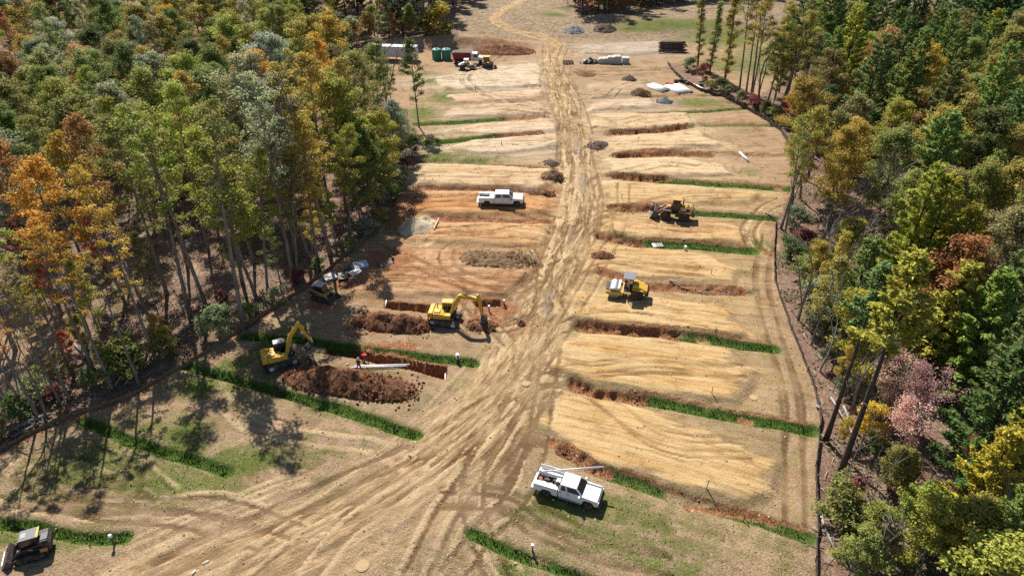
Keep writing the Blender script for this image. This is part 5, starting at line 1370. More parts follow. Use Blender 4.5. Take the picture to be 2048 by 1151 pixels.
def excavator(label, loc, rz_track, rz_house, s, kind):
    o = thing('excavator', label, 'excavator', loc, rz_track, 'tracked excavators', s)
    big = kind == 'big'
    for sd in (-1, 1): track(o, -2.0, 2.0, sd*1.08, .66, 1.0, .19, 'lightgrey')
    MB().box((0, 0, .55), (2.2, 1.6, .36)).build('undercarriage', M['black'], o, bevel=.05)
    MB().cyl((0, 0, .7), (0, 0, .98), .62, n=20).build('turntable', M['dark'], o)
    hr = rz_house-rz_track
    H_ = bpy.data.objects.new('house', None); COL.objects.link(H_); H_.parent = o; H_.rotation_euler = (0, 0, hr)
    H_.empty_display_size = .2
    # everything that slews is modelled in the house frame and parented to the machine
    Y_ = M['yellow']
    mbs = []
    def part(mb, name, m, bevel=0.0, smooth=False):
        p = mb.build(name, m, o, bevel=bevel, smooth=smooth); p.rotation_euler = (0, 0, hr); p.location.z = 0.0 if name in ('stick', 'bucket') else .1; return p
    bpy.data.objects.remove(H_)
    part(MB().box((-.15, 0, 1.05), (3.0, 2.4, .16)), 'deck', M['dark'], .03)
    part(MB().prism([(-2.25, 1.14), (-1.5, 1.14), (-1.5, 2.05), (-2.05, 2.05), (-2.25, 1.8)], -1.22, 1.22), 'counterweight', Y_, .14)
    part(MB().prism([(-1.48, 1.14), (.2, 1.14), (.2, 1.72), (-.5, 1.95), (-1.48, 1.95)], -1.22, .1), 'engine_hood', Y_, .08)
    part(MB().box((-.95, -.55, 2.02), (.8, .8, .16)), 'hood_cover', Y_, .04)
    part(MB().prism([(-1.48, 1.14), (-.55, 1.14), (-.55, 1.75), (-1.48, 1.85)], .12, 1.22), 'side_locker', Y_, .06)
    part(MB().cyl((-1.15, .55, 1.8), (-1.15, .55, 2.5), .07, n=10), 'exhaust', M['dark'])
    part(MB().box((.55, -.75, 1.45), (.75, .85, .62)), 'fuel_tank', Y_, .06)
    cabm = M['yellow'] if big else M['black']
    cb = [(-.50, 1.14), (1.05, 1.14), (1.22, 1.75), (.95, 2.80), (-.42, 2.80), (-.50, 2.0)]
    cp = part(MB().prism(cb, .34, 1.22), 'cab', M['black'] if not big else M['old_yellow'], .05)
    q = [(-.36, 1.85), (.30, 1.85), (.30, 2.62), (-.32, 2.62)]; q2 = [(.38, 1.55), (1.02, 1.60), (1.08, 1.80), (.88, 2.62), (.38, 2.62)]
    for prof in (q, q2):
        for yv in (.325, 1.235):
            w = MB().add([(x, yv, z) for x, z in prof], [tuple(range(len(prof)))]).build('window', M['glass'], cp)
    MB().add([(1.235, .44, 1.78), (1.235, 1.12, 1.78), (.985, 1.12, 2.70), (.985, .44, 2.70)], [(0, 1, 2, 3)]).build('windscreen', M['glass'], cp)
    part(MB().box((.27, .78, 2.85), (1.50, .96, .09)), 'cab_roof', M['yellow'] if big else M['grey'], .04)
    hrail = MB()
    for yv in (-1.18,):
        hrail.tube([(-1.4, yv, 1.95), (-1.4, yv, 2.30), (.1, yv, 2.12), (.1, yv, 1.72)], .02, 5)
    part(hrail, 'handrail', M['black'])
    # boom, stick, bucket
    if big:
        boom = [(.55, 1.45), (.95, 1.35), (2.0, 3.55), (2.45, 4.20), (4.75, 4.05), (4.85, 4.35), (4.65, 4.45), (2.30, 4.78), (1.95, 4.60), (1.50, 3.75)]
        stick = [(4.45, 4.95), (4.75, 5.05), (5.10, 4.35), (5.35, 1.55), (5.05, 1.45), (4.65, 3.9)]
        bpiv = (5.2, 1.5); tip = [(5.05, 1.75), (5.45, 1.70), (5.85, 1.1), (5.75, .35), (5.15, .05), (4.70, .25), (5.05, .9)]
        pins = ((1.15, 1.2), (2.2, 3.9), (2.45, 4.85), (4.55, 5.0), (5.0, 3.6), (5.62, 1.5))
    else:
        boom = [(.70, 1.35), (1.10, 1.25), (1.85, 3.30), (1.95, 3.75), (3.15, 5.35), (3.10, 5.65), (2.85, 5.60), (1.55, 4.05), (1.35, 3.60)]
        stick = [(2.85, 5.85), (3.15, 5.85), (3.35, 5.30), (4.25, 2.65), (3.98, 2.50), (3.05, 4.95)]
        bpiv = (4.1, 2.6); tip = [(4.0, 2.75), (4.35, 2.6), (4.25, 1.85), (3.75, 1.35), (3.15, 1.45), (3.35, 1.75), (3.85, 2.0)]
        pins = ((1.25, 1.15), (1.75, 3.3), (1.75, 4.0), (2.9, 5.8), (3.7, 4.5), (4.35, 2.3))
    yo = -.18
    part(MB().prism(boom, yo-.24, yo+.24), 'boom', Y_, .05)
    part(MB().prism(stick, yo-.19, yo+.19), 'stick', Y_, .04)
    bk = part(MB().prism(tip, yo-.58, yo+.58), 'bucket', M['dark'], .03)
    te = MB()
    lo = tip[4] if big else tip[4]
    for i in range(5): te.box((lo[0]-.12, yo-.48+i*.24, lo[1]+.02), (.30, .09, .09))
    te.build('bucket_teeth', M['steel'], bk)
    def rp(a, b, yv, r, f):
        p = MB().cyl((a[0], yv, a[1]), (a[0]+(b[0]-a[0])*f, yv, a[1]+(b[1]-a[1])*f), r, n=10).build('hydraulic_cylinder', M['black'], o); p.rotation_euler = (0, 0, hr)
        MB().cyl((a[0]+(b[0]-a[0])*f, yv, a[1]+(b[1]-a[1])*f), (b[0], yv, b[1]), r*.55, n=8).build('rod', M['chrome'], p)
    for yv in (yo-.34, yo+.34): rp(pins[0], pins[1], yv, .09, .6)
    rp(pins[2], pins[3], yo, .09, .62)
    rp(pins[4], pins[5], yo+(.25 if not big else 0), .08, .55)
    hs = MB().tube([(1.2, yo+.27, 2.0), (1.9, yo+.27, 4.0), (2.4, yo+.27, 4.7 if big else 4.6)], .03, 5); part(hs, 'hose', M['black'])
    if not big:
        MB().prism([(-2.45, .06), (-2.30, .06), (-2.22, .35), (-2.30, .66), (-2.45, .66)], -1.32, 1.32).build('blade', M['dark'], o, bevel=.02)
        for sd in (-1, 1): MB().box((-1.9, sd*.55, .45), (.9, .14, .14)).build('blade_arm', M['black'], o)
    return o
excavator('large yellow excavator with its bucket lowered, digging beside the churned clay', (-7.9, 65.8, at(895, 650).z), math.radians(-14), math.radians(-7), .86, 'big')
c_ = at(560, 733)
excavator('smaller yellow excavator with grey roof and blade, at the head of the trench', (c_.x, c_.y+.6, c_.z), math.radians(31), math.radians(24), .84, 'small')

def wheel_loader():
    o = thing('wheel_loader', 'yellow wheel loader with its bucket down, on the tan lot', 'wheel loader', (24.5, 91.9, at(1350, 440).z), math.radians(166), None, 1.02)
    Yw, Or = M['old_yellow'], M['orange']
    for x in (1.35, -1.35):
        for s in (-1, 1): wheel(o, x, s*.98, .74, .52, 'orange', .52, 16)
        MB().cyl((x, -.9, .74), (x, .9, .74), .16, n=10).build('axle', M['dark'], o)
    MB().prism([(-2.55, .85), (-.55, .80), (-.45, 1.45), (-.55, 1.60), (-.60, 2.15), (-2.35, 2.05), (-2.60, 1.7)], -.80, .80).build('engine_body', Yw, o, bevel=.07)
    MB().box((-2.62, 0, 1.15), (.35, 1.9, .7)).build('counterweight', M['dark'], o, bevel=.06)
    for s in (-1, 1):
        MB().box((-1.15, s*.812, 1.80), (.62, .02, .42)).build('side_panel', M['lightgrey'], o)
        MB().box((-1.75, s*.812, 1.70), (.40, .02, .55)).build('vent_panel', M['black'], o)
        MB().box((-2.15, s*.812, 1.72), (.32, .02, .42)).build('side_panel', M['lightgrey'], o)
        MB().prism([(-2.15, 1.42), (-.60, 1.42), (-.55, 1.50), (-2.15, 1.56)], s*.80, s*1.24).build('fender', Yw, o, bevel=.02)
        MB().prism([(.55, 1.40), (.75, 1.58), (1.75, 1.60), (1.75, 1.52), (.8, 1.48)], s*.74, s*1.22).build('fender', M['dark'], o)
        MB().prism([(.95, 1.55), (1.25, 1.95), (2.30, 1.25), (2.75, .55), (2.45, .45), (2.05, 1.05)], s*.50, s*.68).build('lift_arm', Or, o, bevel=.02)
        MB().box((-.30, s*.70, .85), (.55, .35, .6)).build('step', M['dark'], o)
        ram(o, (.55, s*.45, 1.15), (1.95, s*.45, 1.25), .07)
    MB().prism([(.45, .75), (1.85, .70), (1.80, 1.15), (1.20, 1.95), (.70, 1.95), (.45, 1.3)], -.42, .42).build('front_frame', Or, o, bevel=.04)
    MB().box((.05, 0, .95), (.8, .5, .5)).build('articulation', M['black'], o)
    cb = MB().prism([(-.60, 1.45), (.52, 1.45), (.62, 2.1), (.42, 3.10), (-.60, 3.10)], -.70, .70).build('cab', M['black'], o, bevel=.05)
    for s in (-1, 1):
        MB().add([(-.05, s*.712, 1.9), (.48, s*.712, 2.0), (.36, s*.712, 2.98), (-.05, s*.712, 2.98)], [(0, 1, 2, 3)]).build('window', M['glass'], cb)
        MB().add([(-.52, s*.712, 2.0), (-.14, s*.712, 2.0), (-.14, s*.712, 2.98), (-.52, s*.712, 2.98)], [(0, 1, 2, 3)]).build('window', M['glass'], cb)
    MB().add([(.63, -.58, 2.12), (.63, .58, 2.12), (.445, .58, 3.0), (.445, -.58, 3.0)], [(0, 1, 2, 3)]).build('windscreen', M['glass'], cb)
    MB().box((-.08, 0, 3.17), (1.30, 1.52, .12)).build('cab_roof', M['old_yellow'], o, bevel=.04)
    MB().cyl((-1.0, -.35, 2.1), (-1.0, -.35, 2.95), .08, n=10).build('exhaust', M['black'], o)
    MB().box((-1.75, 0, 2.16), (.9, 1.2, .14)).build('hood_grille', M['old_yellow'], o, bevel=.03)
    MB().box((-1.75, .2, 2.25), (.35, .5, .06)).build('hood_vent', M['black'], o)
    ram(o, (1.15, 0, 1.75), (2.35, 0, 1.55), .08)
    bk = [(2.55, .05), (3.65, .03), (3.70, .08), (2.85, .20), (2.62, .55), (2.75, 1.05), (3.05, 1.45), (2.95, 1.52), (2.50, 1.15), (2.38, .5)]
    b = MB().prism(bk, -1.32, 1.32).build('bucket', M['dark'], o, bevel=.015)
    for s in (-1, 1): MB().prism([(2.55, .05), (3.60, .05), (3.05, 1.45), (2.55, 1.15), (2.40, .5)], s*1.30, s*1.34).build('side_plate', M['dark'], b)
    for i in range(7): MB().box((3.72, -1.2+i*.4, .06), (.24, .12, .06)).build('tooth', M['steel'], b)
    return o
wheel_loader()

def roller(label, loc, rz, scale, hood, frame_, roof, rim, name='road_roller'):
    o = thing(name, label, 'roller', loc, rz, None, scale)
    for s in (-1, 1): wheel(o, -1.35, s*.78, .74, .55, rim, .50, 16)
    MB().cyl((-1.35, -.7, .74), (-1.35, .7, .74), .16, n=10).build('axle', M['dark'], o)
    dr = MB().lathe_y([(.55, -1.05), (.72, -1.06), (.75, -1.0), (.75, 1.0), (.72, 1.06), (.55, 1.05)], (1.45, 0, .75), 32).build('drum', M['steel'] if frame_ != 'orange' else M['dark'], o, smooth=False)
    MB().lathe_y([(.05, -1.0), (.5, -1.0), (.5, 1.0), (.05, 1.0)], (1.45, 0, .75), 16).build('drum_core', M['dark'], dr)
    for s in (-1, 1):
        MB().prism([(.35, .62), (2.40, .62), (2.45, .95), (2.30, 1.05), (.35, 1.05)], s*1.12, s*1.26).build('drum_frame', M[frame_], o, bevel=.03)
    for x in (.40, 2.36): MB().box((x, 0, .86), (.20, 2.3, .40)).build('drum_crossbar', M[frame_], o, bevel=.04)
    MB().box((2.30, 0, 1.12), (.35, 1.9, .10)).build('drum_deck', M['black'], o, bevel=.02)
    MB().box((.85, 0, 1.30), (.30, 2.1, .42), ry=.2).build('drum_scraper', M['lightgrey'], o, bevel=.02)
    MB().box((0, 0, .95), (.7, .5, .5)).build('articulation', M['black'], o)
    MB().prism([(-2.55, 1.0), (-.75, 1.0), (-.75, 1.95), (-1.15, 2.02), (-2.60, 1.35)], -.78, .78).build('engine_hood', M[hood], o, bevel=.07)
    MB().prism([(-2.75, .70), (-2.30, .65), (-2.35, 1.05), (-2.55, 1.45), (-2.75, 1.25)], -.80, .80).build('rear_grille', M['black'], o, bevel=.04)
    MB().prism([(-2.3, .70), (-.60, .70), (-.60, 1.0), (-2.3, 1.0)], -.50, .50).build('rear_frame', M['black'], o, bevel=.03)
    for s in (-1, 1):
        MB().prism([(-2.05, 1.42), (-.70, 1.50), (-.66, 1.58), (-2.05, 1.52)], s*.78, s*1.08).build('fender', M[hood], o)
    MB().box((-.28, 0, 1.05), (.95, 1.65, .16)).build('platform', M['black'], o, bevel=.02)
    for x in (-.72, .22):
        for s in (-1, 1): MB().box((x, s*.76, 1.95), (.07, .07, 1.75)).build('canopy_post', M['black'], o)
    rl = MB()
    for s in (-1, 1):
        for z in (1.45, 1.75, 2.05): rl.tube([(-.72, s*.78, z), (.22, s*.78, z)], .022, 5)
    rl.build('guard_rail', M['black'], o)
    MB().box((-.25, 0, 2.86), (1.45, 1.75, .10)).build('canopy', M[roof], o, bevel=.04)
    MB().box((-.55, 0, 1.45), (.5, .55, .5)).build('seat', M['black'], o, bevel=.06)
    MB().box((-.74, 0, 1.85), (.12, .5, .5)).build('seat_back', M['black'], o, bevel=.04)
    MB().box((.18, 0, 1.5), (.25, .6, .75)).build('console', M['dark'], o, bevel=.04)
    MB().lathe_y([(.16, -.015), (.19, 0), (.16, .015)], (.05, 0, 1.95), 14).build('steering_wheel', M['black'], o)
    MB().box((0, -.86, .62), (.35, .18, .28)).build('step', M['lightgrey'], o)
    return o
roller('yellow single-drum roller with grey canopy, parked on the tan lot', (14.25, 70.9, at(1258, 605).z), math.radians(166), 1.0, 'yellow', 'yellow', 'slate', 'yellow')

def track_loader(label, loc, rz, scale, dark, raise_=0.0):
    o = thing('track_loader', label, 'track loader', loc, rz, 'compact track loaders', scale)
    Yc = M['old_yellow'] if not dark else M['dark']
    for s in (-1, 1): track(o, -1.15, 1.15, s*.76, .42, .66, .14, 'dark', 'rubber')
    MB().prism([(-1.45, .35), (.75, .32), (.80, .85), (.35, 1.10), (-1.35, 1.15), (-1.50, .9)], -.54, .54).build('chassis', M['black'] if dark else Yc, o, bevel=.05)
    MB().prism([(-1.55, .60), (-1.05, .60), (-.80, 1.60), (-1.45, 1.62), (-1.60, 1.2)], -.66, .66).build('engine_cover', M['dark'], o, bevel=.05)
    MB().box((-1.22, .15, 1.64), (.55, .7, .06), ry=.05).build('engine_lid', M['slate' if dark else 'lightgrey'], o, bevel=.02)
    cb = MB().prism([(-.80, .95), (.45, .95), (.55, 1.35), (.30, 2.08), (-.80, 2.08)], -.50, .50).build('cab', M['black'], o, bevel=.04)
    for s in (-1, 1):
        MB().add([(-.65, s*.51, 1.30), (.38, s*.51, 1.30), (.20, s*.51, 1.98), (-.65, s*.51, 1.98)], [(0, 1, 2, 3)]).build('window', M['glass'], cb)
        MB().prism([(-1.55, 1.35), (-1.35, 1.55), (.65, 1.20), (1.30, .55), (1.15, .40), (.50, 1.00), (-1.35, 1.30)], s*.56, s*.70).build('lift_arm', Yc if not dark else M['black'], o, bevel=.02)
        ram(o, (-1.2, s*.62, .8), (.3, s*.62, 1.1), .05)
        if dark: MB().box((-1.1, s*.93, .95), (.5, .12, .35)).build('corner_panel', M['old_yellow'], o, bevel=.02)
    MB().add([(.56, -.42, 1.32), (.56, .42, 1.32), (.33, .42, 2.0), (.33, -.42, 2.0)], [(0, 1, 2, 3)]).build('windscreen', M['glass'], cb)
    rf = MB().box((-.25, 0, 2.12), (1.20, 1.10, .08)).build('cab_roof', M['slate'] if dark else M['lightgrey'], o, bevel=.03)
    if dark:
        MB().box((.05, 0, 2.168), (.36, .5, .02)).build('roof_window', M['grey'], rf)
        MB().box((-.92, 0, 2.12), (.16, 1.06, .07)).build('light_bar', M['yellow'], o, bevel=.02)
        for s in (-1, 1): MB().box((-1.45, s*.40, 1.30), (.06, .16, .12)).build('tail_light', M['lamp'], o)
    z = raise_
    pr = [(1.30, .05+z), (2.10, .03+z), (2.12, .08+z), (1.55, .16+z), (1.42, .40+z), (1.60, .80+z), (1.52, .84+z), (1.28, .50+z)]
    b = MB().prism(pr, -.98, .98).build('bucket', M['dark'] if not dark else M['black'], o, bevel=.01)
    for s in (-1, 1): MB().prism([(1.30, .05+z), (2.08, .05+z), (1.56, .82+z), (1.30, .5+z)], s*.96, s*1.0).build('side_plate', M['dark'], b)
    MB().box((2.12, 0, .055+z), (.16, 1.98, .03)).build('cutting_edge', M['steel'], b)
    return o
c_ = at(645, 600)
track_loader('small yellow track loader with white roof, in dappled shade at the wood edge', (c_.x, c_.y+.5, c_.z), math.radians(-24), .98, False)
c_ = at(62, 1112)
track_loader('dark compact track loader with grey roof, in the lower corner', (c_.x, c_.y+.4, c_.z), math.radians(203), 1.0, True)

# parked far off: red dump truck, an old roller and a small dozer
def dump_truck():
    p = at(932, 133)
    o = thing('dump_truck', 'dark red dump truck with white cab, parked behind the old roller', 'dump truck', (p.x+.2, p.y+2.8, p.z), math.radians(-4), None, 1.0)
    MB().prism([(-3.4, 1.25), (1.0, 1.25), (1.15, 2.95), (-3.7, 2.85)], -1.22, 1.22).build('dump_box', M['red'], o, bevel=.04)
    MB().box((-1.25, 0, 2.93), (4.3, 2.0, .08)).build('load_cover', M['blacktarp'], o)
    for i in range(6):
        for s in (-1, 1): MB().box((-3.1+i*.75, s*1.25, 2.05), (.10, .08, 1.5)).build('side_rib', M['red'], o)
    cb = MB().prism([(1.25, .8), (2.9, .8), (2.95, 1.6), (2.65, 2.65), (1.35, 2.75), (1.25, 2.5)], -1.05, 1.05).build('cab', M['white'], o, bevel=.08)
    for s in (-1, 1): MB().add([(1.75, s*1.06, 1.75), (2.75, s*1.06, 1.75), (2.55, s*1.06, 2.5), (1.75, s*1.06, 2.5)], [(0, 1, 2, 3)]).build('window', M['glass'], cb)
    MB().add([(2.96, -.9, 1.75), (2.96, .9, 1.75), (2.70, .9, 2.55), (2.70, -.9, 2.55)], [(0, 1, 2, 3)]).build('windscreen', M['glass'], cb)
    MB().prism([(2.9, .7), (4.2, .7), (4.25, 1.3), (4.1, 1.65), (2.9, 1.8)], -.85, .85).build('hood', M['white'], o, bevel=.08)
    MB().box((4.32, 0, .72), (.16, 2.2, .3)).build('front_bumper', M['chrome'], o, bevel=.03)
    MB().box((0, 0, .85), (7.6, .9, .25)).build('chassis', M['black'], o)
    for s in (-1, 1):
        MB().cyl((1.1, s*1.1, 1.0), (1.1, s*1.1, 3.2), .09, n=10).build('exhaust_stack', M['chrome'], o)
        for x in (3.5, -1.5, -2.7): wheel(o, x, s*1.0, .52, .34, 'lightgrey', .55)
dump_truck()
p = at(935, 139)
roller('old pale roller with rusty drum frame, in front of the red dump truck', (p.x, p.y, p.z), math.radians(-3), .88, 'lightgrey', 'orange', 'lightgrey', 'lightgrey')
def dozer():
    p = at(976, 139)
    o = thing('bulldozer', 'small yellow bulldozer with pale roof, beside the old roller', 'bulldozer', (p.x, p.y+.5, p.z), math.radians(-6), None, 1.0)
    for s in (-1, 1): track(o, -1.35, 1.2, s*.80, .48, .80, .18, 'dark')
    MB().box((-.1, 0, .75), (2.2, 1.1, .6)).build('chassis', M['old_yellow'], o, bevel=.04)
    MB().prism([(-1.35, 1.0), (-.4, 1.0), (-.4, 1.55), (-1.35, 1.6)], -.75, .75).build('fuel_tank', M['orange'], o, bevel=.05)
    MB().prism([(.30, 1.0), (1.35, 1.0), (1.35, 1.55), (.30, 1.75)], -.42, .42).build('engine_hood', M['orange'], o, bevel=.05)
    cb = MB().prism([(-1.05, 1.55), (.25, 1.5), (.35, 1.85), (.25, 2.65), (-1.05, 2.65)], -.65, .65).build('cab', M['black'], o, bevel=.04)
    for s in (-1, 1): MB().add([(-.85, s*.66, 1.8), (.15, s*.66, 1.8), (.12, s*.66, 2.55), (-.85, s*.66, 2.55)], [(0, 1, 2, 3)]).build('window', M['glass'], cb)
    MB().box((-.4, 0, 2.72), (1.65, 1.5, .10)).build('cab_roof', M['yellow'], o, bevel=.03)
    MB().cyl((.8, .25, 1.6), (.8, .25, 2.35), .07, n=8).build('exhaust', M['grey'], o)
    MB().prism([(1.75, .05), (1.95, .05), (1.82, .45), (1.98, .95), (1.85, .95), (1.68, .45)], -1.25, 1.25).build('blade', M['dark'], o)
    for s in (-1, 1): MB().box((1.1, s*.55, .42), (1.4, .12, .16)).build('push_arm', M['old_yellow'], o)
    ram(o, (1.2, 0, 1.2), (1.8, 0, .7), .05)
dozer()

# trailer and tanks
def box_trailer():
    a, b = G(744, 121), G(834, 124)
    d = b-a; ang = math.atan2(d.y, d.x); mid = (a+b)/2+Vector((0, 1.3, 0)); L_ = d.length
    o = thing('box_trailer', 'long white box trailer standing at the edge of the trees', 'trailer', (mid.x, mid.y, float(ground_z(mid.x, mid.y))), ang)
    bd = MB().box((0, 0, 2.30), (L_, 2.5, 2.55)).build('box', M['trailer'], o, bevel=.03)
    n = 16
    for s in (-1, 1):
        for i in range(n): MB().box((-L_/2+(i+.5)*L_/n, s*1.258, 2.30), (L_/n-.03, .02, 2.42)).build('side_panel', M['trailer'], bd)
        MB().box((0, s*1.26, 1.06), (L_, .05, .14)).build('side_rail', M['grey'], o)
        MB().box((0, s*1.255, 3.56), (L_, .04, .10)).build('top_rail', M['lightgrey'], o)
        MB().box((L_/2+.02, s*.62, 2.30), (.03, 1.18, 2.3)).build('rear_door', M['trailer'], o)
        MB().box((-L_/2+2.6, s*.9, .45), (.14, .14, .9)).build('landing_leg', M['dark'], o)
        for x in (L_/2-.25,): MB().box((x, s*1.1, .60), (.10, .10, 1.0)).build('rear_post', M['dark'], o)
        for x in (L_/2-1.6, L_/2-2.8): wheel(o, x, s*1.0, .50, .30, 'grey', .5)
box_trailer()
for (px, lb) in ((873, 'green plastic water tank next to the trailer'), (892.5, 'green plastic water tank on the roller side of its twin')):
    p = at(px, 121)
    o = thing('water_tank', lb, 'tank', (p.x, p.y+1.2, p.z), 0, 'pair of green water tanks')
    n = 28
    def ring(prof, name, m, par):
        v, f = [], []
        for i in range(n):
            a = 2*math.pi*i/n; v += [(r*math.cos(a), r*math.sin(a), z) for r, z in prof]
        k = len(prof)
        for i in range(n):
            j = (i+1) % n; f += [(i*k+q, j*k+q, j*k+q+1, i*k+q+1) for q in range(k-1)]
        return MB().add(v, f).build(name, m, par, smooth=True)
    sh = [(1.15, 0)]
    for q in range(9): sh += [(1.20, .08+q*.26), (1.20, .22+q*.26), (1.16, .26+q*.26)]
    ring(sh+[(1.17, 2.45)], 'shell', M['green_tank'], o)
    ring([(1.19, 2.45), (1.12, 2.56), (.70, 2.78), (.28, 2.86), (.0, 2.88)], 'dome', M['green_dome'], o)
    MB().cyl((0, -.35, 2.78), (0, -.35, 2.98), .24, n=16).build('lid', M['black'], o)
    MB().cyl((.5, .2, 2.7), (.5, .2, 2.88), .08, n=10).build('vent', M['black'], o)
    MB().cyl((0, -1.15, .2), (0, -1.32, .2), .06, n=10).build('outlet', M['black'], o)
# ------------------------------------------------------------------ heaps
def dirt_material(name, stops, scale=3.0):
    m = bpy.data.materials.new(name); t = NT(m)
    p = t.pos()
    n = t.noise(p, scale, 6, .7); n2 = t.noise(p, .7, 3, .6)
    c = t.ramp(t.math('ADD', t.math('MULTIPLY', n, .75), t.math('MULTIPLY', n2, .28)), stops)
    t.L.new(c, t.b.inputs['Base Color']); t.b.inputs['Roughness'].default_value = .95; t.b.inputs['Specular IOR Level'].default_value = .1
    t.bump(n, .9, .25)
    return m
D_RED = dirt_material('red brown spoil', [(.34, (.04, .018, .012)), (.46, (.10, .044, .024)), (.56, (.19, .092, .05)), (.66, (.30, .17, .10)), (.78, (.42, .29, .19))])
D_DARK = dirt_material('dark stony spoil', [(.3, (.035, .026, .022)), (.48, (.095, .068, .055)), (.62, (.17, .12, .10)), (.8, (.32, .26, .22))])
D_SAND = dirt_material('grey sand', [(.3, (.34, .28, .19)), (.5, (.44, .37, .26)), (.7, (.52, .45, .33))], 1.2)
D_BROWN = dirt_material('brown spoil', [(.3, (.06, .036, .018)), (.5, (.15, .095, .05)), (.7, (.28, .2, .12))])
D_GREY = dirt_material('grey stone', [(.3, (.08, .08, .085)), (.5, (.17, .17, .18)), (.7, (.32, .31, .30))])
def heap(label, px0, py0, px1, py1, half_w, h, m, rough=.35, seed=1, clods=120, peaks=3, name='dirt_pile', sharp=1.0):
    a, b = at(px0, py0), at(px1, py1)
    mid = (a+b)/2; L_ = (b-a).length; ang = math.atan2(b.y-a.y, b.x-a.x)
    hl = L_/2+half_w*.5
    nu, nv = max(24, int(hl*2/.16)), max(16, int(half_w*2/.14))
    nu, nv = min(nu, 130), min(nv, 60)
    u, v = np.meshgrid(np.linspace(-1.1, 1.1, nu), np.linspace(-1.15, 1.15, nv))
    u, v = u.ravel(), v.ravel()
    g = np.random.default_rng(seed)
    ridge = np.zeros_like(u)
    rr = np.sqrt((np.abs(u)**3.0)+(v**2))
    body = np.clip(1-rr, 0, 1)**(.85*sharp)
    pk = np.zeros_like(u)
    for k_ in range(peaks):
        c = -.75+1.5*(k_+.5)/peaks+g.normal()*.06
        pk = np.maximum(pk, np.exp(-((u-c)/(.55/peaks+.06))**2))
    X_, Y_ = u*hl, v*half_w
    z = body*h*(.72+.42*pk)+body**.5*(fbm(X_*1.3+seed, Y_*1.3, seed, 4)-.5)*rough*2*h*.5+(fbm(X_*3.5, Y_*3.5+seed, seed+3, 3)-.5)*rough*.6*(body > .02)
    z = np.where(body <= 0.01, -.25, z)
    gz = ground_z(mid.x+X_*math.cos(ang)-Y_*math.sin(ang), mid.y+X_*math.sin(ang)+Y_*math.cos(ang))
    base = np.minimum(gz, mid.z+.3)-mid.z
    i_, j_ = np.meshgrid(np.arange(nu-1), np.arange(nv-1)); q = (j_*nu+i_).ravel()
    me = np_mesh(name, np.stack([X_, Y_, z+np.maximum(base, -.3)], 1), np.stack([q, q+1, q+nu+1, q+nu], 1))
    me.polygons.foreach_set('use_smooth', np.ones(len(me.polygons), bool))
    o = thing(name, label, 'pile', mid, ang)
    link('heap', me, m, o)
    if clods:
        mb = MB()
        for k_ in range(clods):
            uu, vv = g.uniform(-1, 1), g.normal()*.55
            xx, yy_ = uu*hl*1.02, max(-1.25, min(1.25, vv))*half_w
            rr_ = math.sqrt(abs(uu)**3+vv*vv); bb = max(0, 1-rr_)
            zz = bb**(.85*sharp)*h*.85+.02
            s = g.uniform(.06, .26)*(1 if h > .8 else .7)
            mb.box((xx, yy_, zz), (s*1.3, s, s*.8), g.uniform(0, 6.28), g.normal()*.5, g.normal()*.5, (.7, .7))
        mb.build('clods', m, o)['kind'] = 'stuff'
    return o
heap('long red-brown spoil heap below the open trench', 578, 750, 818, 785, 2.2, 1.75, D_RED, .6, 2, 520, 5)
heap('dark red spoil heap beside the large excavator', 722, 642, 852, 655, 1.8, 1.6, D_RED, .6, 3, 380, 4)
heap('low dark stony mound ringed by wheel tracks', 935, 520, 1055, 525, 2.4, .26, D_BROWN, 1.2, 4, 300, 4, sharp=.6)
heap('pale grey sand pile beside the wood edge', 812, 458, 850, 456, 2.6, 1.75, D_SAND, .06, 5, 0, 1, 'sand_pile', 1.25)
heap('small second hump of grey sand behind the sand pile', 838, 444, 866, 444, 1.5, 1.0, D_SAND, .06, 15, 0, 1, 'sand_pile', 1.2)
heap('brown conical spoil heap by the road opposite the far lots', 1090, 357, 1118, 358, 1.7, 1.2, D_BROWN, .3, 6, 70, 1)
heap('red clay chunk heap in front of the crew-cab truck', 1058, 388, 1105, 390, 1.3, .8, D_RED, .5, 7, 90, 2)
heap('small dark spoil heap at the road corner of the tan lot', 1188, 516, 1222, 518, 1.1, .65, D_RED, .5, 8, 70, 1)
heap('dark spoil heap standing behind the white pipes', 1268, 188, 1296, 190, 1.6, 1.3, D_BROWN, .4, 9, 60, 1)
heap('dark rooty heap beyond the pipe stacks', 1248, 162, 1268, 164, 1.4, 1.1, D_DARK, .5, 10, 60, 1)
heap('flat brown heap by the far road', 1160, 149, 1185, 150, 1.8, .7, D_BROWN, .3, 11, 40, 1)
heap('small blue-grey gravel pile', 1318, 203, 1338, 205, 1.5, 1.0, D_GREY, .2, 12, 60, 1, 'gravel_pile')
heap('dark gravel pile by the fork of the far road', 1140, 66, 1158, 66, 3.2, 1.5, D_GREY, .35, 13, 60, 2, 'gravel_pile')
heap('dark rubble heap right of the far gravel pile', 1196, 64, 1222, 66, 3.0, 1.6, D_DARK, .5, 14, 110, 2)
heap('long red bank of spoil left of the far road', 960, 103, 1056, 104, 4, 1.5, D_RED, .5, 16, 160, 5)
heap('brown spoil bank behind the crew-cab truck road end', 1095, 323, 1112, 330, 1.2, .5, D_DARK, .5, 17, 60, 1)
heap('loose clay heap dug beside the excavator bucket', 945, 648, 985, 655, 1.2, .6, D_RED, .6, 18, 120, 2)
heap('clay spoil clump at the bend of the road tracks', 1037, 645, 1047, 647, .5, .5, D_RED, .5, 19, 20, 1)
heap('dark clay heap on the lot edge under the gravel lane', 1185, 290, 1205, 295, 2, .8, D_DARK, .5, 20, 60, 1)
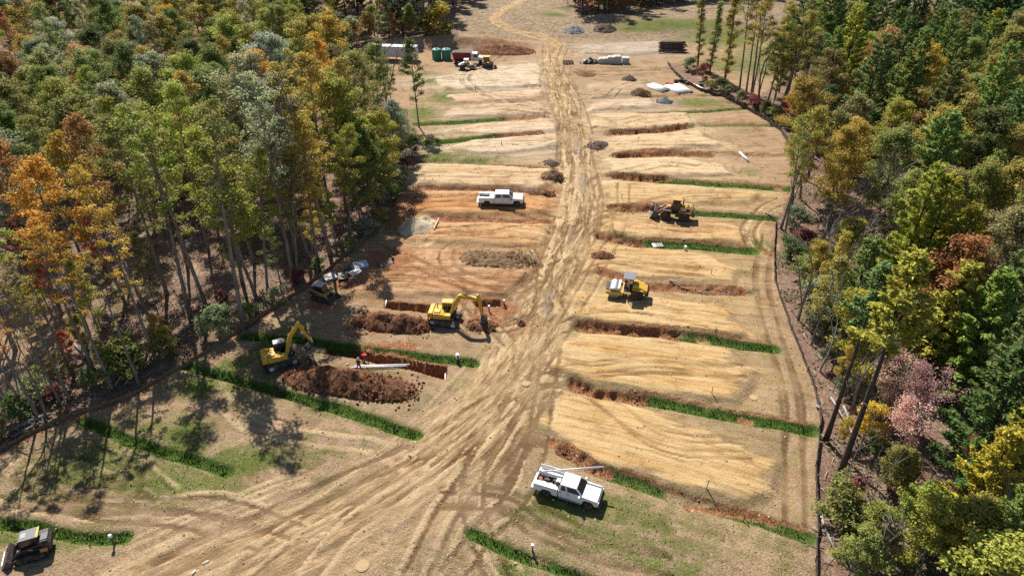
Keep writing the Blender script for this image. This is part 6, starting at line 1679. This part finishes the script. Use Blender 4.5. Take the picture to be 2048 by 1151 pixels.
heap('spoil ridge at the swale end near the lower truck', 1118, 897, 1142, 908, .8, .45, D_RED, .5, 21, 60, 1)

# ------------------------------------------------------------------ silt fences
def silt_fence(line, label, h, fab, step=2.2):
    pts = GP(line)
    dense = []
    for (ax, ay), (bx, by) in zip(pts[:-1], pts[1:]):
        n = max(1, round(math.hypot(bx-ax, by-ay)/step))
        dense += [(ax+(bx-ax)*i/n, ay+(by-ay)*i/n) for i in range(n)]
    dense.append(pts[-1])
    z0 = float(ground_z(*dense[0]))
    o = thing('silt_fence', label, 'fence', (dense[0][0], dense[0][1], z0))
    ox, oy = dense[0]
    for (ax, ay), (bx, by) in zip(dense[:-1], dense[1:]):
        mb = MB(); k = 6; v = []
        nx_, ny_ = -(by-ay), bx-ax; ln = math.hypot(nx_, ny_); nx_, ny_ = nx_/ln, ny_/ln
        belly = R.uniform(-.12, .12); sag = R.uniform(.02, .14)
        for i in range(k+1):
            t_ = i/k; w_ = math.sin(math.pi*t_)
            x, y = ax+(bx-ax)*t_, ay+(by-ay)*t_; gz = float(ground_z(x, y))
            for q, hh in ((0, -.08), (.5, .5*h), (1, h-sag*w_)):
                off = belly*w_*(q*(1.4-q))+R.uniform(-.015, .015)
                v.append((x-ox+nx_*off, y-oy+ny_*off, gz-z0+hh))
        f = []
        for i in range(k):
            for q in range(2): f.append((i*3+q, (i+1)*3+q, (i+1)*3+q+1, i*3+q+1))
        nv_ = len(v)
        v2 = [(x+nx_*.012, y+ny_*.012, z) for x, y, z in v]
        f2 = [tuple(j+nv_ for j in reversed(q)) for q in f]
        mb.add(v+v2, f+f2).build('fabric_panel', fab, o)
    for x, y in dense:
        gz = float(ground_z(x, y))
        MB().box((x-ox+R.uniform(-.03, .03), y-oy, gz-z0+h*.5+.02), (.06, .06, h+.35), rz=R.random(), rx=R.uniform(-.08, .08)).build('stake', M['wood'], o)
silt_fence([(1552, 438), (1548, 500), (1549, 560), (1565, 610), (1583, 660), (1605, 715), (1626, 768), (1640, 835), (1637, 880), (1631, 930), (1632, 990), (1636, 1060), (1631, 1120), (1630, 1190)], 'black silt fence running down the edge of the near lots', .62, M['fabric'])
silt_fence([(1335, 128), (1348, 146), (1368, 165), (1400, 182), (1442, 193), (1470, 207), (1500, 222), (1530, 240), (1562, 263), (1578, 290)], 'grey-black silt fence curving behind the white pipe stacks', .8, M['fabric'])
silt_fence([(-40, 918), (60, 868), (160, 826), (262, 792), (330, 752), (420, 700), (500, 648), (580, 596), (650, 545), (715, 492), (770, 436), (808, 396)], 'low muddy brown silt fence along the clay strip by the wood', .5, M['tan_fabric'])

# ------------------------------------------------------------------ pipes, pallets, logs, small fittings
def pipe_bundle(label, pa, pb, rows, n, r=.11, lay='stack'):
    a, b = at(*pa), at(*pb)
    o = thing('pipe_stack', label, 'pipes', a, math.atan2(b.y-a.y, b.x-a.x))
    L_ = (b-a).length
    for j in range(rows):
        for i in range(n-j):
            y = (i+.5*j)*2.05*r; dx = R.uniform(-.25, .25)
            MB().tube([(dx, y, r+j*1.78*r+.05), (L_+dx, y, r+j*1.78*r+.05)], r, 8).build('pipe', M['pvc'], o, smooth=True)
    for x in (.25, .75): MB().box((L_*x, n*r, .02), (.1, 2.2*r*n, .06)).build('bearer', M['wood'], o)
pipe_bundle('wide low stack of white plastic pipes, widest of three by the fence', (1385, 185), (1358, 170), 2, 16, .12)
pipe_bundle('square stack of white plastic pipes farthest from the fence', (1339, 181), (1308, 170), 2, 11, .12)
pipe_bundle('narrow stack of white plastic pipes closest to the silt fence', (1416, 183), (1388, 170), 1, 5, .12)
for i_, (px, py, m_, lb) in enumerate([(1352, 166, 'blacktarp', 'black fitting crate behind the widest pipe stack'), (1361, 164, 'blacktarp', 'taller black fitting crate behind the widest pipe stack'), (1369, 166, 'black', 'black crate at the back of the pipe yard'), (1342, 171, 'rope_orange', 'orange bundle between two pipe stacks'),
                        (1335, 169, 'rope_orange', 'second orange bundle beside the square pipe stack'), (1374, 169, 'dark', 'dark pallet box between pipe stack and fence'), (1402, 172, 'dark', 'dark ribbed coil by the silt fence')]):
    p = at(px, py)
    o = thing('fittings_crate', lb, 'crate', p, R.uniform(-.5, .5))
    s = R.uniform(.7, 1.05)
    MB().box((0, 0, s*.42), (s, s*.8, s*.7), taper=(.92, .92)).build('load', M[m_], o, bevel=.05)
    for y in (-.3, 0, .3): MB().box((0, y*s, .04), (s*1.1, .1, .08)).build('bearer', M['wood'], o)
# wrapped concrete risers, black sheeting and posts by the far turning
for px, w_, h_, lb in [(1203, 1.5, 1.3, 'pale grey concrete tank section next to the black sheeting'), (1211, 1.5, 1.4, 'pale concrete tank section, second from the black sheeting'), (1222, 1.9, 1.7, 'pale ribbed concrete tank section in the middle of the row'),
                       (1234, 2.0, 1.9, 'tallest pale concrete tank section of the far row'), (1251, 1.7, 1.5, 'square pale concrete block standing alone at the end of the row')]:
    p = at(px, 128)
    o = thing('concrete_tank', lb, 'tank', (p.x, p.y+.8, p.z), R.uniform(-.15, .15))
    MB().prism([(-w_/2, 0), (w_/2, 0), (w_/2, h_*.85), (w_/2-.25, h_), (-w_/2+.35, h_), (-w_/2, h_*.8)] if px < 1250 else [(-w_/2, 0), (w_/2, 0), (w_/2, h_), (-w_/2, h_)], -.9, .9).build('shell', M['concrete'], o, bevel=.05)
    for i in range(3): MB().box((-w_/2+w_*(i+.5)/3, -.91, h_*.42), (.10, .05, h_*.78)).build('rib', M['concrete'], o)
    MB().box((0, 0, h_+.03), (w_*.35, .6, .08)).build('hatch', M['concrete'], o, bevel=.02)
p = at(1180, 127)
heap('heap of black plastic sheeting beside the concrete tanks', 1165, 126, 1195, 126, 1.5, 1.2, M['blacktarp'], .8, 31, 60, 3, 'plastic_heap')
p = at(1136, 127)
o = thing('timber_crib', 'dark low timber crib at the end of the far row', 'timber', p, .05)
for i in range(4):
    MB().box((0, i*.45-.7, .55), (2.6, .18, .18)).build('beam', M['log'], o)
    MB().box((i*.75-1.1, 0, .25), (.22, 1.6, .45)).build('support', M['log'], o)
# log deck
p = at(1345, 104)
o = thing('log_pile', 'deck of dark cut logs stacked near the far silt fence', 'logs', p, math.radians(-4), None, .85)
k_ = 0
for j in range(6):
    for i in range(9-j):
        x0 = R.uniform(-.8, .8); r_ = R.uniform(.16, .28); L_ = R.uniform(6.2, 8.2)
        y = (i+j*.5)*.55+R.uniform(-.08, .08)-1.0; z = r_+j*.42+.02
        lg = MB().tube([(-L_/2+x0, y, z), (0, y+R.uniform(-.1, .1), z+R.uniform(-.05, .1)), (L_/2+x0, y+R.uniform(-.15, .15), z+R.uniform(-.05, .15))], [r_, r_*.95, r_*.8], 8).build('log', M['log'], o, smooth=True)
for i in range(5):
    MB().tube([(-4.4+R.uniform(-.5, .5), -1.7-R.random(), .15), (3+R.uniform(-2, 1), -1.5-R.random()*1.2, .3)], [.14, .08], 6).build('log', M['log'], o)
# loose pipes
def loose_pipe(label, pa, pb, r=.1, n=1, lift=0.0, m='pvc'):
    a, b = at(*pa), at(*pb)
    z = max(a.z, b.z)
    a = Vector((a.x, a.y, z+lift)); b = Vector((b.x, b.y, z+lift))
    o = thing('plastic_pipe', label, 'pipe', a, math.atan2(b.y-a.y, b.x-a.x), 'loose white pipes')
    for i in range(n): MB().tube([(0+i*.3, i*.26, r+.06), ((b-a).length+i*.3, i*.24, r+.06)], r, 9).build('pipe_length', M['pvc' if m == 'pvc' else m], o, smooth=True)
loose_pipe('pair of long white pipes lying along the near lip of the trench', (703, 737), (814, 734), .07, 2, .05)
loose_pipe('white pipe lying diagonally on the dry lot by the far swale', (1479, 307), (1496, 324), .20)
loose_pipe('short white pipe leaning at the trench end', (889, 755), (890, 735), .06)
loose_pipe('short white offcut on the tracked ground near the bottom edge', (384, 1150), (391, 1141), .06)
loose_pipe('small pale offcut above the bottom edge', (405, 1128), (418, 1121), .05)
loose_pipe('short white pipe end beside the trench pipes', (692, 731), (697, 728), .05)
loose_pipe('white pipe across the far trench', (771, 614), (773, 602), .06, 1, .1)
# tank lids, tarp
for px, py, w_, d_, hh, m_, lb, tl in [(660, 556, 1.6, 1.3, .30, 'concrete', 'tan concrete lid lying apart, nearest the wood', .10), (712, 548, 1.7, 1.2, .22, 'lightgrey', 'flat pale blue-grey tank lid in front of the dark lids', .05),
                       (722, 534, 1.9, 1.5, .42, 'lightgrey', 'thick grey tank lid at the back of the group', .05), (703, 541, 1.6, 1.2, .3, 'dark', 'dark tank lid between the two pale ones', .10), (687, 558, 1.3, 1.2, .55, 'blacktarp', 'black bagged bundle by the tank lids', .3)]:
    p = at(px, py); o = thing('tank_lid', lb, 'lid', p, R.uniform(.2, .7), 'tank lids left at the wood edge')
    MB().box((0, 0, hh/2+.08), (w_, d_, hh), rx=tl).build('slab', M[m_], o, bevel=.05)
    MB().cyl((0, 0, hh+.05), (0, 0, hh+.16), .26, n=14).build('hatch', M[m_], o)
    for s in (-1, 1): MB().tube([(s*w_*.3, -.1, hh+.06), (s*w_*.3, -.1, hh+.18), (s*w_*.3, .1, hh+.18), (s*w_*.3, .1, hh+.06)], .02, 5).build('lifting_eye', M['dark'], o)
p = at(772, 532); o = thing('steel_trough', 'dark curved steel trough lying by the tank lids', 'trough', p, math.radians(35))
MB().prism([(-1.1, 0), (1.1, 0), (1.15, .75), (1.05, .75), (1.0, .12), (-1.0, .12), (-1.05, .5), (-1.15, .5)], -.3, .3).build('trough_body', M['dark'], o, bevel=.02)
MB().tube([(-1.0, -.6, .1), (1.2, -.4, .12)], .04, 6).build('side_bar', M['steel'], o)
# pallet on the swale
p = at(1312, 488); o = thing('wooden_pallet', 'pale slatted pallet lying in the green swale', 'pallet', (p.x, p.y, p.z+.25), .1, None, .8)
for i in range(6): MB().box((-.5+i*.32, 0, .12), (.22, 1.3, .03)).build('slat', M['grey' if i > 1 else 'pvc'], o)
for y in (-.55, 0, .55): MB().box((.3, y, .05), (2.0, .1, .10)).build('bearer', M['wood'], o)
p = at(1370, 499); o = thing('bucket', 'small white bucket in the green swale', 'bucket', (p.x, p.y, p.z+.15))
MB().cyl((0, 0, 0), (0, 0, .42), .16, .2, 14).build('pail', M['pvc'], o); MB().tube([(-.2, 0, .42), (-.12, 0, .58), (.12, 0, .58), (.2, 0, .42)], .012, 5).build('bail', M['dark'], o)
# sand bay kerb beside the sand pile
for (a_, b_, lb) in (((868, 466), (878, 444), 'pale timber edge of the sand bay'), ((848, 466), (857, 448), 'second timber edge of the sand bay, by the pile')):
    A, B = at(*a_), at(*b_); o = thing('timber_edge', lb, 'timber', A, math.atan2(B.y-A.y, B.x-A.x)); L_ = (B-A).length
    for i in range(3): MB().box((L_*(i+.5)/3, 0, .12), (L_/3-.04, .14, .26)).build('board', M['concrete'], o)
# service pedestals, risers, stakes and manhole covers
def pedestal(px, py, label, hh=1.1, hood=True):
    p = at(px, py); o = thing('service_pedestal', label, 'pedestal', p, R.uniform(-.2, .2), 'service pedestals at the lot corners')
    if hood:
        MB().box((0, 0, hh*.45), (.34, .26, hh*.9)).build('post', M['dark'], o, bevel=.02)
        MB().prism([(-.22, hh*.8), (.22, hh*.8), (.22, hh*1.15), (.12, hh*1.3), (-.12, hh*1.3), (-.22, hh*1.15)], -.2, .2).build('hood', M['pvc'], o, bevel=.04)
        MB().box((0, -.205, hh*1.02), (.16, .02, hh*.36)).build('door', M['black'], o)
    else:
        MB().box((0, 0, hh*.42), (.12, .12, hh*.84)).build('post', M['dark'], o)
        MB().box((0, 0, hh*.92), (.24, .2, hh*.22)).build('cap', M['pvc'], o, bevel=.02)
pedestal(916, 722, 'white-hooded service pedestal at the end of the trench swale')
pedestal(229, 1088, 'thin post with white cap at the end of the lower corner swale', 1.3, False)
pedestal(1065, 1100, 'white-capped post above the bottom swale', .8, False)
pedestal(1008, 606, 'white riser beside the churned clay at the excavator', .7, False)
pedestal(978, 614, 'thin white riser pipe by the excavator bucket', .9, False)
pedestal(1003, 293, 'dark meter box standing on the pale far lot', .8, False)
pedestal(951, 181, 'dark post pair on the far pale lot', 1.2, False)
def stake(px, py, label, hh=.9, flag=None):
    p = at(px, py); o = thing('survey_stake', label, 'stake', p, R.uniform(0, 3), 'survey stakes on the lots')
    MB().box((0, 0, hh/2-.05), (.07, .07, hh+.1), rx=R.uniform(-.06, .06)).build('peg', M['wood' if not flag else 'dark'], o)
    if flag: MB().box((.10, 0, hh*.85), (.22, .015, .16), rz=.3).build('ribbon', M[flag], o)
for a_ in [(829, 866, 'stake with orange ribbon at the end of the long green swale', .9, 'rope_orange'), (984, 1072, 'short orange-flagged stake at the bottom swale end', .7, 'rope_orange'), (1487, 1040, 'leaning stake with orange ribbon by the lower black fence', 1.1, 'rope_orange'), (1412, 982, 'dark stake on the lower tan lot', 1.1),
           (1421, 553, 'dark stake on the lot behind the roller', 1.0), (1422, 792, 'dark stake on the tan lot second from the bottom', .9), (1168, 775, 'orange-flagged stake at the swale mouth by the road', .9, 'rope_orange'), (1430, 668, 'dark stake below the roller lot', .8), (1225, 462, 'dark stake at the road corner of the loader lot', 1.0),
           (1246, 350, 'dark stake at the road corner of a pale far lot', .9), (1243, 402, 'dark stake at the road corner above the loader', .9), (1192, 645, 'dark stake at the roller swale mouth', .8), (445, 936, 'orange-flagged stake at the end of the shaded swale', .9, 'rope_orange'), (240, 1070, 'orange-flagged stake in the lower corner swale', .7, 'rope_orange'),
           (1195, 538, 'dark stake by the road at the tan lot', .7), (1404, 585, 'small dark stake in the thin grass swale', .7), (942, 722, 'dark stake with twigs at the trench swale end', .9)]: stake(*a_)
for px, py, r_, lb in [(725, 1131, .55, 'round tan manhole cover on the tracked straw ground'), (1052, 767, .45, 'round tan manhole cover at the side of the road'), (1507, 795, .45, 'round pale cover on the dry end of the tan lot')]:
    p = at(px, py); o = thing('manhole_cover', lb, 'manhole cover', (p.x, p.y, p.z+.02), 0)
    MB().cyl((0, 0, -.1), (0, 0, .04), r_, n=28).build('frame_ring', M['dusty_lid'], o, bevel=.01)
    MB().cyl((0, 0, .03), (0, 0, .06), r_*.86, n=28).build('lid', M['dusty_lid'], o)
# dead branches along the swales
for a_ in [(1338, 562, 1382, 575, .10, 'pale driftwood branch along the roller swale', BARK_PALE, .1), (1395, 578, 1470, 590, .09, 'second pale branch lying in the roller swale', BARK_PALE, .1)]: fallen(*a_)
# upturned stump by the lone sapling
p = at(822, 288); o = thing('tree_stump', 'upturned stump with roots at the wood corner below the lone sapling', 'stump', p, .4)
MB().tube([(0, 0, -.1), (.3, .2, .7), (.9, .5, 1.1)], [.5, .42, .3], 9).build('stem', BARK, o)
for i in range(9):
    a = i*.7; MB().tube([(0, 0, .1), (math.cos(a)*.8, math.sin(a)*.8, .35+.4*(i % 3)), (math.cos(a)*1.7, math.sin(a)*1.6, .1+.6*(i % 2))], [.16, .1, .03], 5).build('root', BARK, o)
# lake beyond the right wood
lk = GP([(1955, 20), (1990, 30), (2010, 70), (2048, 95), (2100, 60), (2060, -20), (1980, -20)])
wm = bpy.data.materials.new('lake water'); t = NT(wm)
t.b.inputs['Base Color'].default_value = (.10, .15, .19, 1); t.b.inputs['Roughness'].default_value = .08
t.bump(t.noise(t.pos(), 1.5, 3, .5), .15, .1)
lm = bpy.data.meshes.new('lake'); lm.from_pydata([(x, y, .55) for x, y in lk], [], [tuple(range(len(lk)))])
tag(link('lake', lm, wm), kind='structure')

# ------------------------------------------------------------------ people
def person(label, loc, rz, J, shirt, trousers, hat, scale=1.0):
    """body grown over a joint skeleton J (name: position), one mesh"""
    o = thing('person', label, 'person', loc, rz, None, scale)
    V, E_, Rr, tagv = [], [], [], []
    def v(p, r, tg): V.append(p); Rr.append(r); tagv.append(tg); return len(V)-1
    def chain(start, items):
        k = start
        for p, r, tg in items:
            n = v(p, r, tg); E_.append((k, n)); k = n
        return k
    lerp = lambda a, b, t_: tuple(a[i]+(b[i]-a[i])*t_ for i in range(3))
    pel = v(J['pelvis'], .15, 't')
    ch = chain(pel, [(lerp(J['pelvis'], J['chest'], .5), .145, 's'), (J['chest'], .17, 's')])
    nk = chain(ch, [(J['neck'], .065, 'k'), (lerp(J['neck'], J['head'], .55), .085, 'k'), (J['head'], .105, 'k')])
    for s in ('l', 'r'):
        k = chain(ch, [(J[s+'sh'], .075, 's'), (lerp(J[s+'sh'], J[s+'el'], .55), .056, 's'), (J[s+'el'], .047, 's'), (lerp(J[s+'el'], J[s+'wr'], .5), .042, 'k'), (J[s+'wr'], .030, 'k')])
        hd = Vector(J[s+'wr'])-Vector(J[s+'el']); hd.normalize()
        pm = Vector(J[s+'wr'])+hd*.06
        k2 = chain(k, [(tuple(pm), .036, 'k')])
        sd = hd.cross(Vector((0, 0, 1))); sd = sd.normalized() if sd.length > .05 else Vector((0, 1, 0))
        for q, ln in ((-.03, .070), (-.01, .085), (.01, .090), (.03, .075)):
            a = pm+sd*q+hd*.035; b = a+hd*ln*.5; c = b+hd*ln*.45+Vector((0, 0, -.02))
            chain(k2, [(tuple(a), .010, 'k'), (tuple(b), .009, 'k'), (tuple(c), .008, 'k')])
        a = pm+sd*(.045 if s == 'l' else -.045); chain(k2, [(tuple(a), .012, 'k'), (tuple(a+hd*.05), .009, 'k')])
        k = chain(pel, [(J[s+'hip'], .095, 't'), (lerp(J[s+'hip'], J[s+'kn'], .5), .082, 't'), (J[s+'kn'], .060, 't'), (lerp(J[s+'kn'], J[s+'an'], .4), .056, 't'), (J[s+'an'], .042, 'b')])
        f = J[s+'an']; d = Vector(J.get('toe', (1, 0, 0)))
        chain(k, [((f[0]-.03*d.x, f[1]-.03*d.y, f[2]-.05), .045, 'b'), ((f[0]+.16*d.x, f[1]+.16*d.y, f[2]-.06), .036, 'b')])
    me = bpy.data.meshes.new('body'); me.from_pydata(V, E_, [])
    ob = bpy.data.objects.new('body', me); COL.objects.link(ob)
    sk = ob.modifiers.new('s', 'SKIN'); sk.use_smooth_shade = True
    for i, sv in enumerate(me.skin_vertices[0].data): sv.radius = (Rr[i], Rr[i]); sv.use_root = (i == 0)
    ss = ob.modifiers.new('d', 'SUBSURF'); ss.levels = 1; ss.render_levels = 1
    dg = bpy.context.evaluated_depsgraph_get()
    bm_ = bpy.data.meshes.new_from_object(ob.evaluated_get(dg)); bpy.data.objects.remove(ob)
    bm_.name = 'body'; bm_.materials.clear()
    for m_ in (M[shirt], M[trousers], M['skin'], M['boot']): bm_.materials.append(m_)
    VV = np.array(V); ix = {'s': 0, 't': 1, 'k': 2, 'b': 3}
    for pl in bm_.polygons:
        c = np.array(pl.center); pl.material_index = ix[tagv[int(((VV-c)**2).sum(1).argmin())]]
    link('body', bm_, None, o)
    hd = Vector(J['head']); fw = Vector(J.get('look', (1, 0, 0))).normalized()
    hat_mb = MB(); n = 12
    up = (hd-Vector(J['neck'])).normalized()
    u = fw-up*fw.dot(up); u.normalize(); w = up.cross(u)
    prof = [(.128, .02), (.125, .07), (.10, .115), (.05, .14), (.005, .148)]
    vs_ = [hd+up*z+(u*math.cos(6.283*i/n)*1.08+w*math.sin(6.283*i/n))*r for i in range(n) for r, z in prof]
    k = len(prof)
    hat_mb.add(vs_, [(i*k+q, ((i+1) % n)*k+q, ((i+1) % n)*k+q+1, i*k+q+1) for i in range(n) for q in range(k-1)])
    c = hd+up*.03+u*.15
    hat_mb.add([c-w*.08-u*.04, c+w*.08-u*.04, c+w*.06+u*.07, c-w*.06+u*.07], [(0, 1, 2, 3)])
    hat_mb.build('cap', M[hat], o, smooth=True)
    fc = MB()
    fp = hd+u*.10
    fc.box(tuple(fp-up*.02+u*.012), (.03, .03, .05)); fc.build('nose', M['skin'], o, bevel=.008)
    for s in (-1, 1):
        MB().cyl(fp+w*s*.035+u*.0, fp+w*s*.035+u*.012, .012, n=8).build('eye', M['hair'], o)
        MB().cyl(hd+w*s*.10, hd+w*s*.12, .03, n=8).build('ear', M['skin'], o)
    MB().box(tuple(fp-up*.055+u*.004), (.012, .05, .012)).build('mouth', M['red'], o)
    return o
STAND = dict(pelvis=(0, 0, .95), chest=(.03, 0, 1.32), neck=(.04, 0, 1.50), head=(.07, 0, 1.66), lsh=(.02, .20, 1.42), rsh=(.02, -.20, 1.42), lel=(.12, .34, 1.18), rel=(.10, -.30, 1.15), lwr=(.36, .34, 1.10), rwr=(.30, -.24, 1.00),
             lhip=(0, .10, .90), rhip=(0, -.10, .90), lkn=(.06, .24, .50), rkn=(.04, -.22, .50), lan=(0, .34, .09), ran=(0, -.32, .09), look=(1, 0, -.5))
p = at(719, 741)
person('person in dark work clothes standing astride the white pipes, facing the trench', (p.x, p.y, p.z), math.radians(75), STAND, 'navy', 'jeans', 'beige_cloth')
BEND = dict(pelvis=(-.12, 0, .90), chest=(.24, 0, 1.08), neck=(.40, 0, 1.06), head=(.53, 0, 1.00), lsh=(.28, .20, 1.08), rsh=(.28, -.20, 1.08), lel=(.36, .26, .80), rel=(.36, -.24, .80), lwr=(.46, .20, .55), rwr=(.46, -.18, .55),
            lhip=(-.12, .10, .86), rhip=(-.12, -.10, .86), lkn=(.0, .16, .48), rkn=(.0, -.15, .48), lan=(-.10, .18, .09), ran=(-.08, -.17, .09), look=(.3, 0, -1))
p = at(726, 716)
person('person in a bright red shirt bending over inside the long trench', (p.x+.1, p.y-.25, float(ground_z(p.x+.1, p.y-.25))+.02), math.radians(-30), BEND, 'hi_vis', 'jeans', 'hair')
p = at(622, 730)
person('person in black clothes bending down beside the small excavator', (p.x, p.y, p.z), math.radians(170), BEND, 'navy', 'jeans', 'hair')
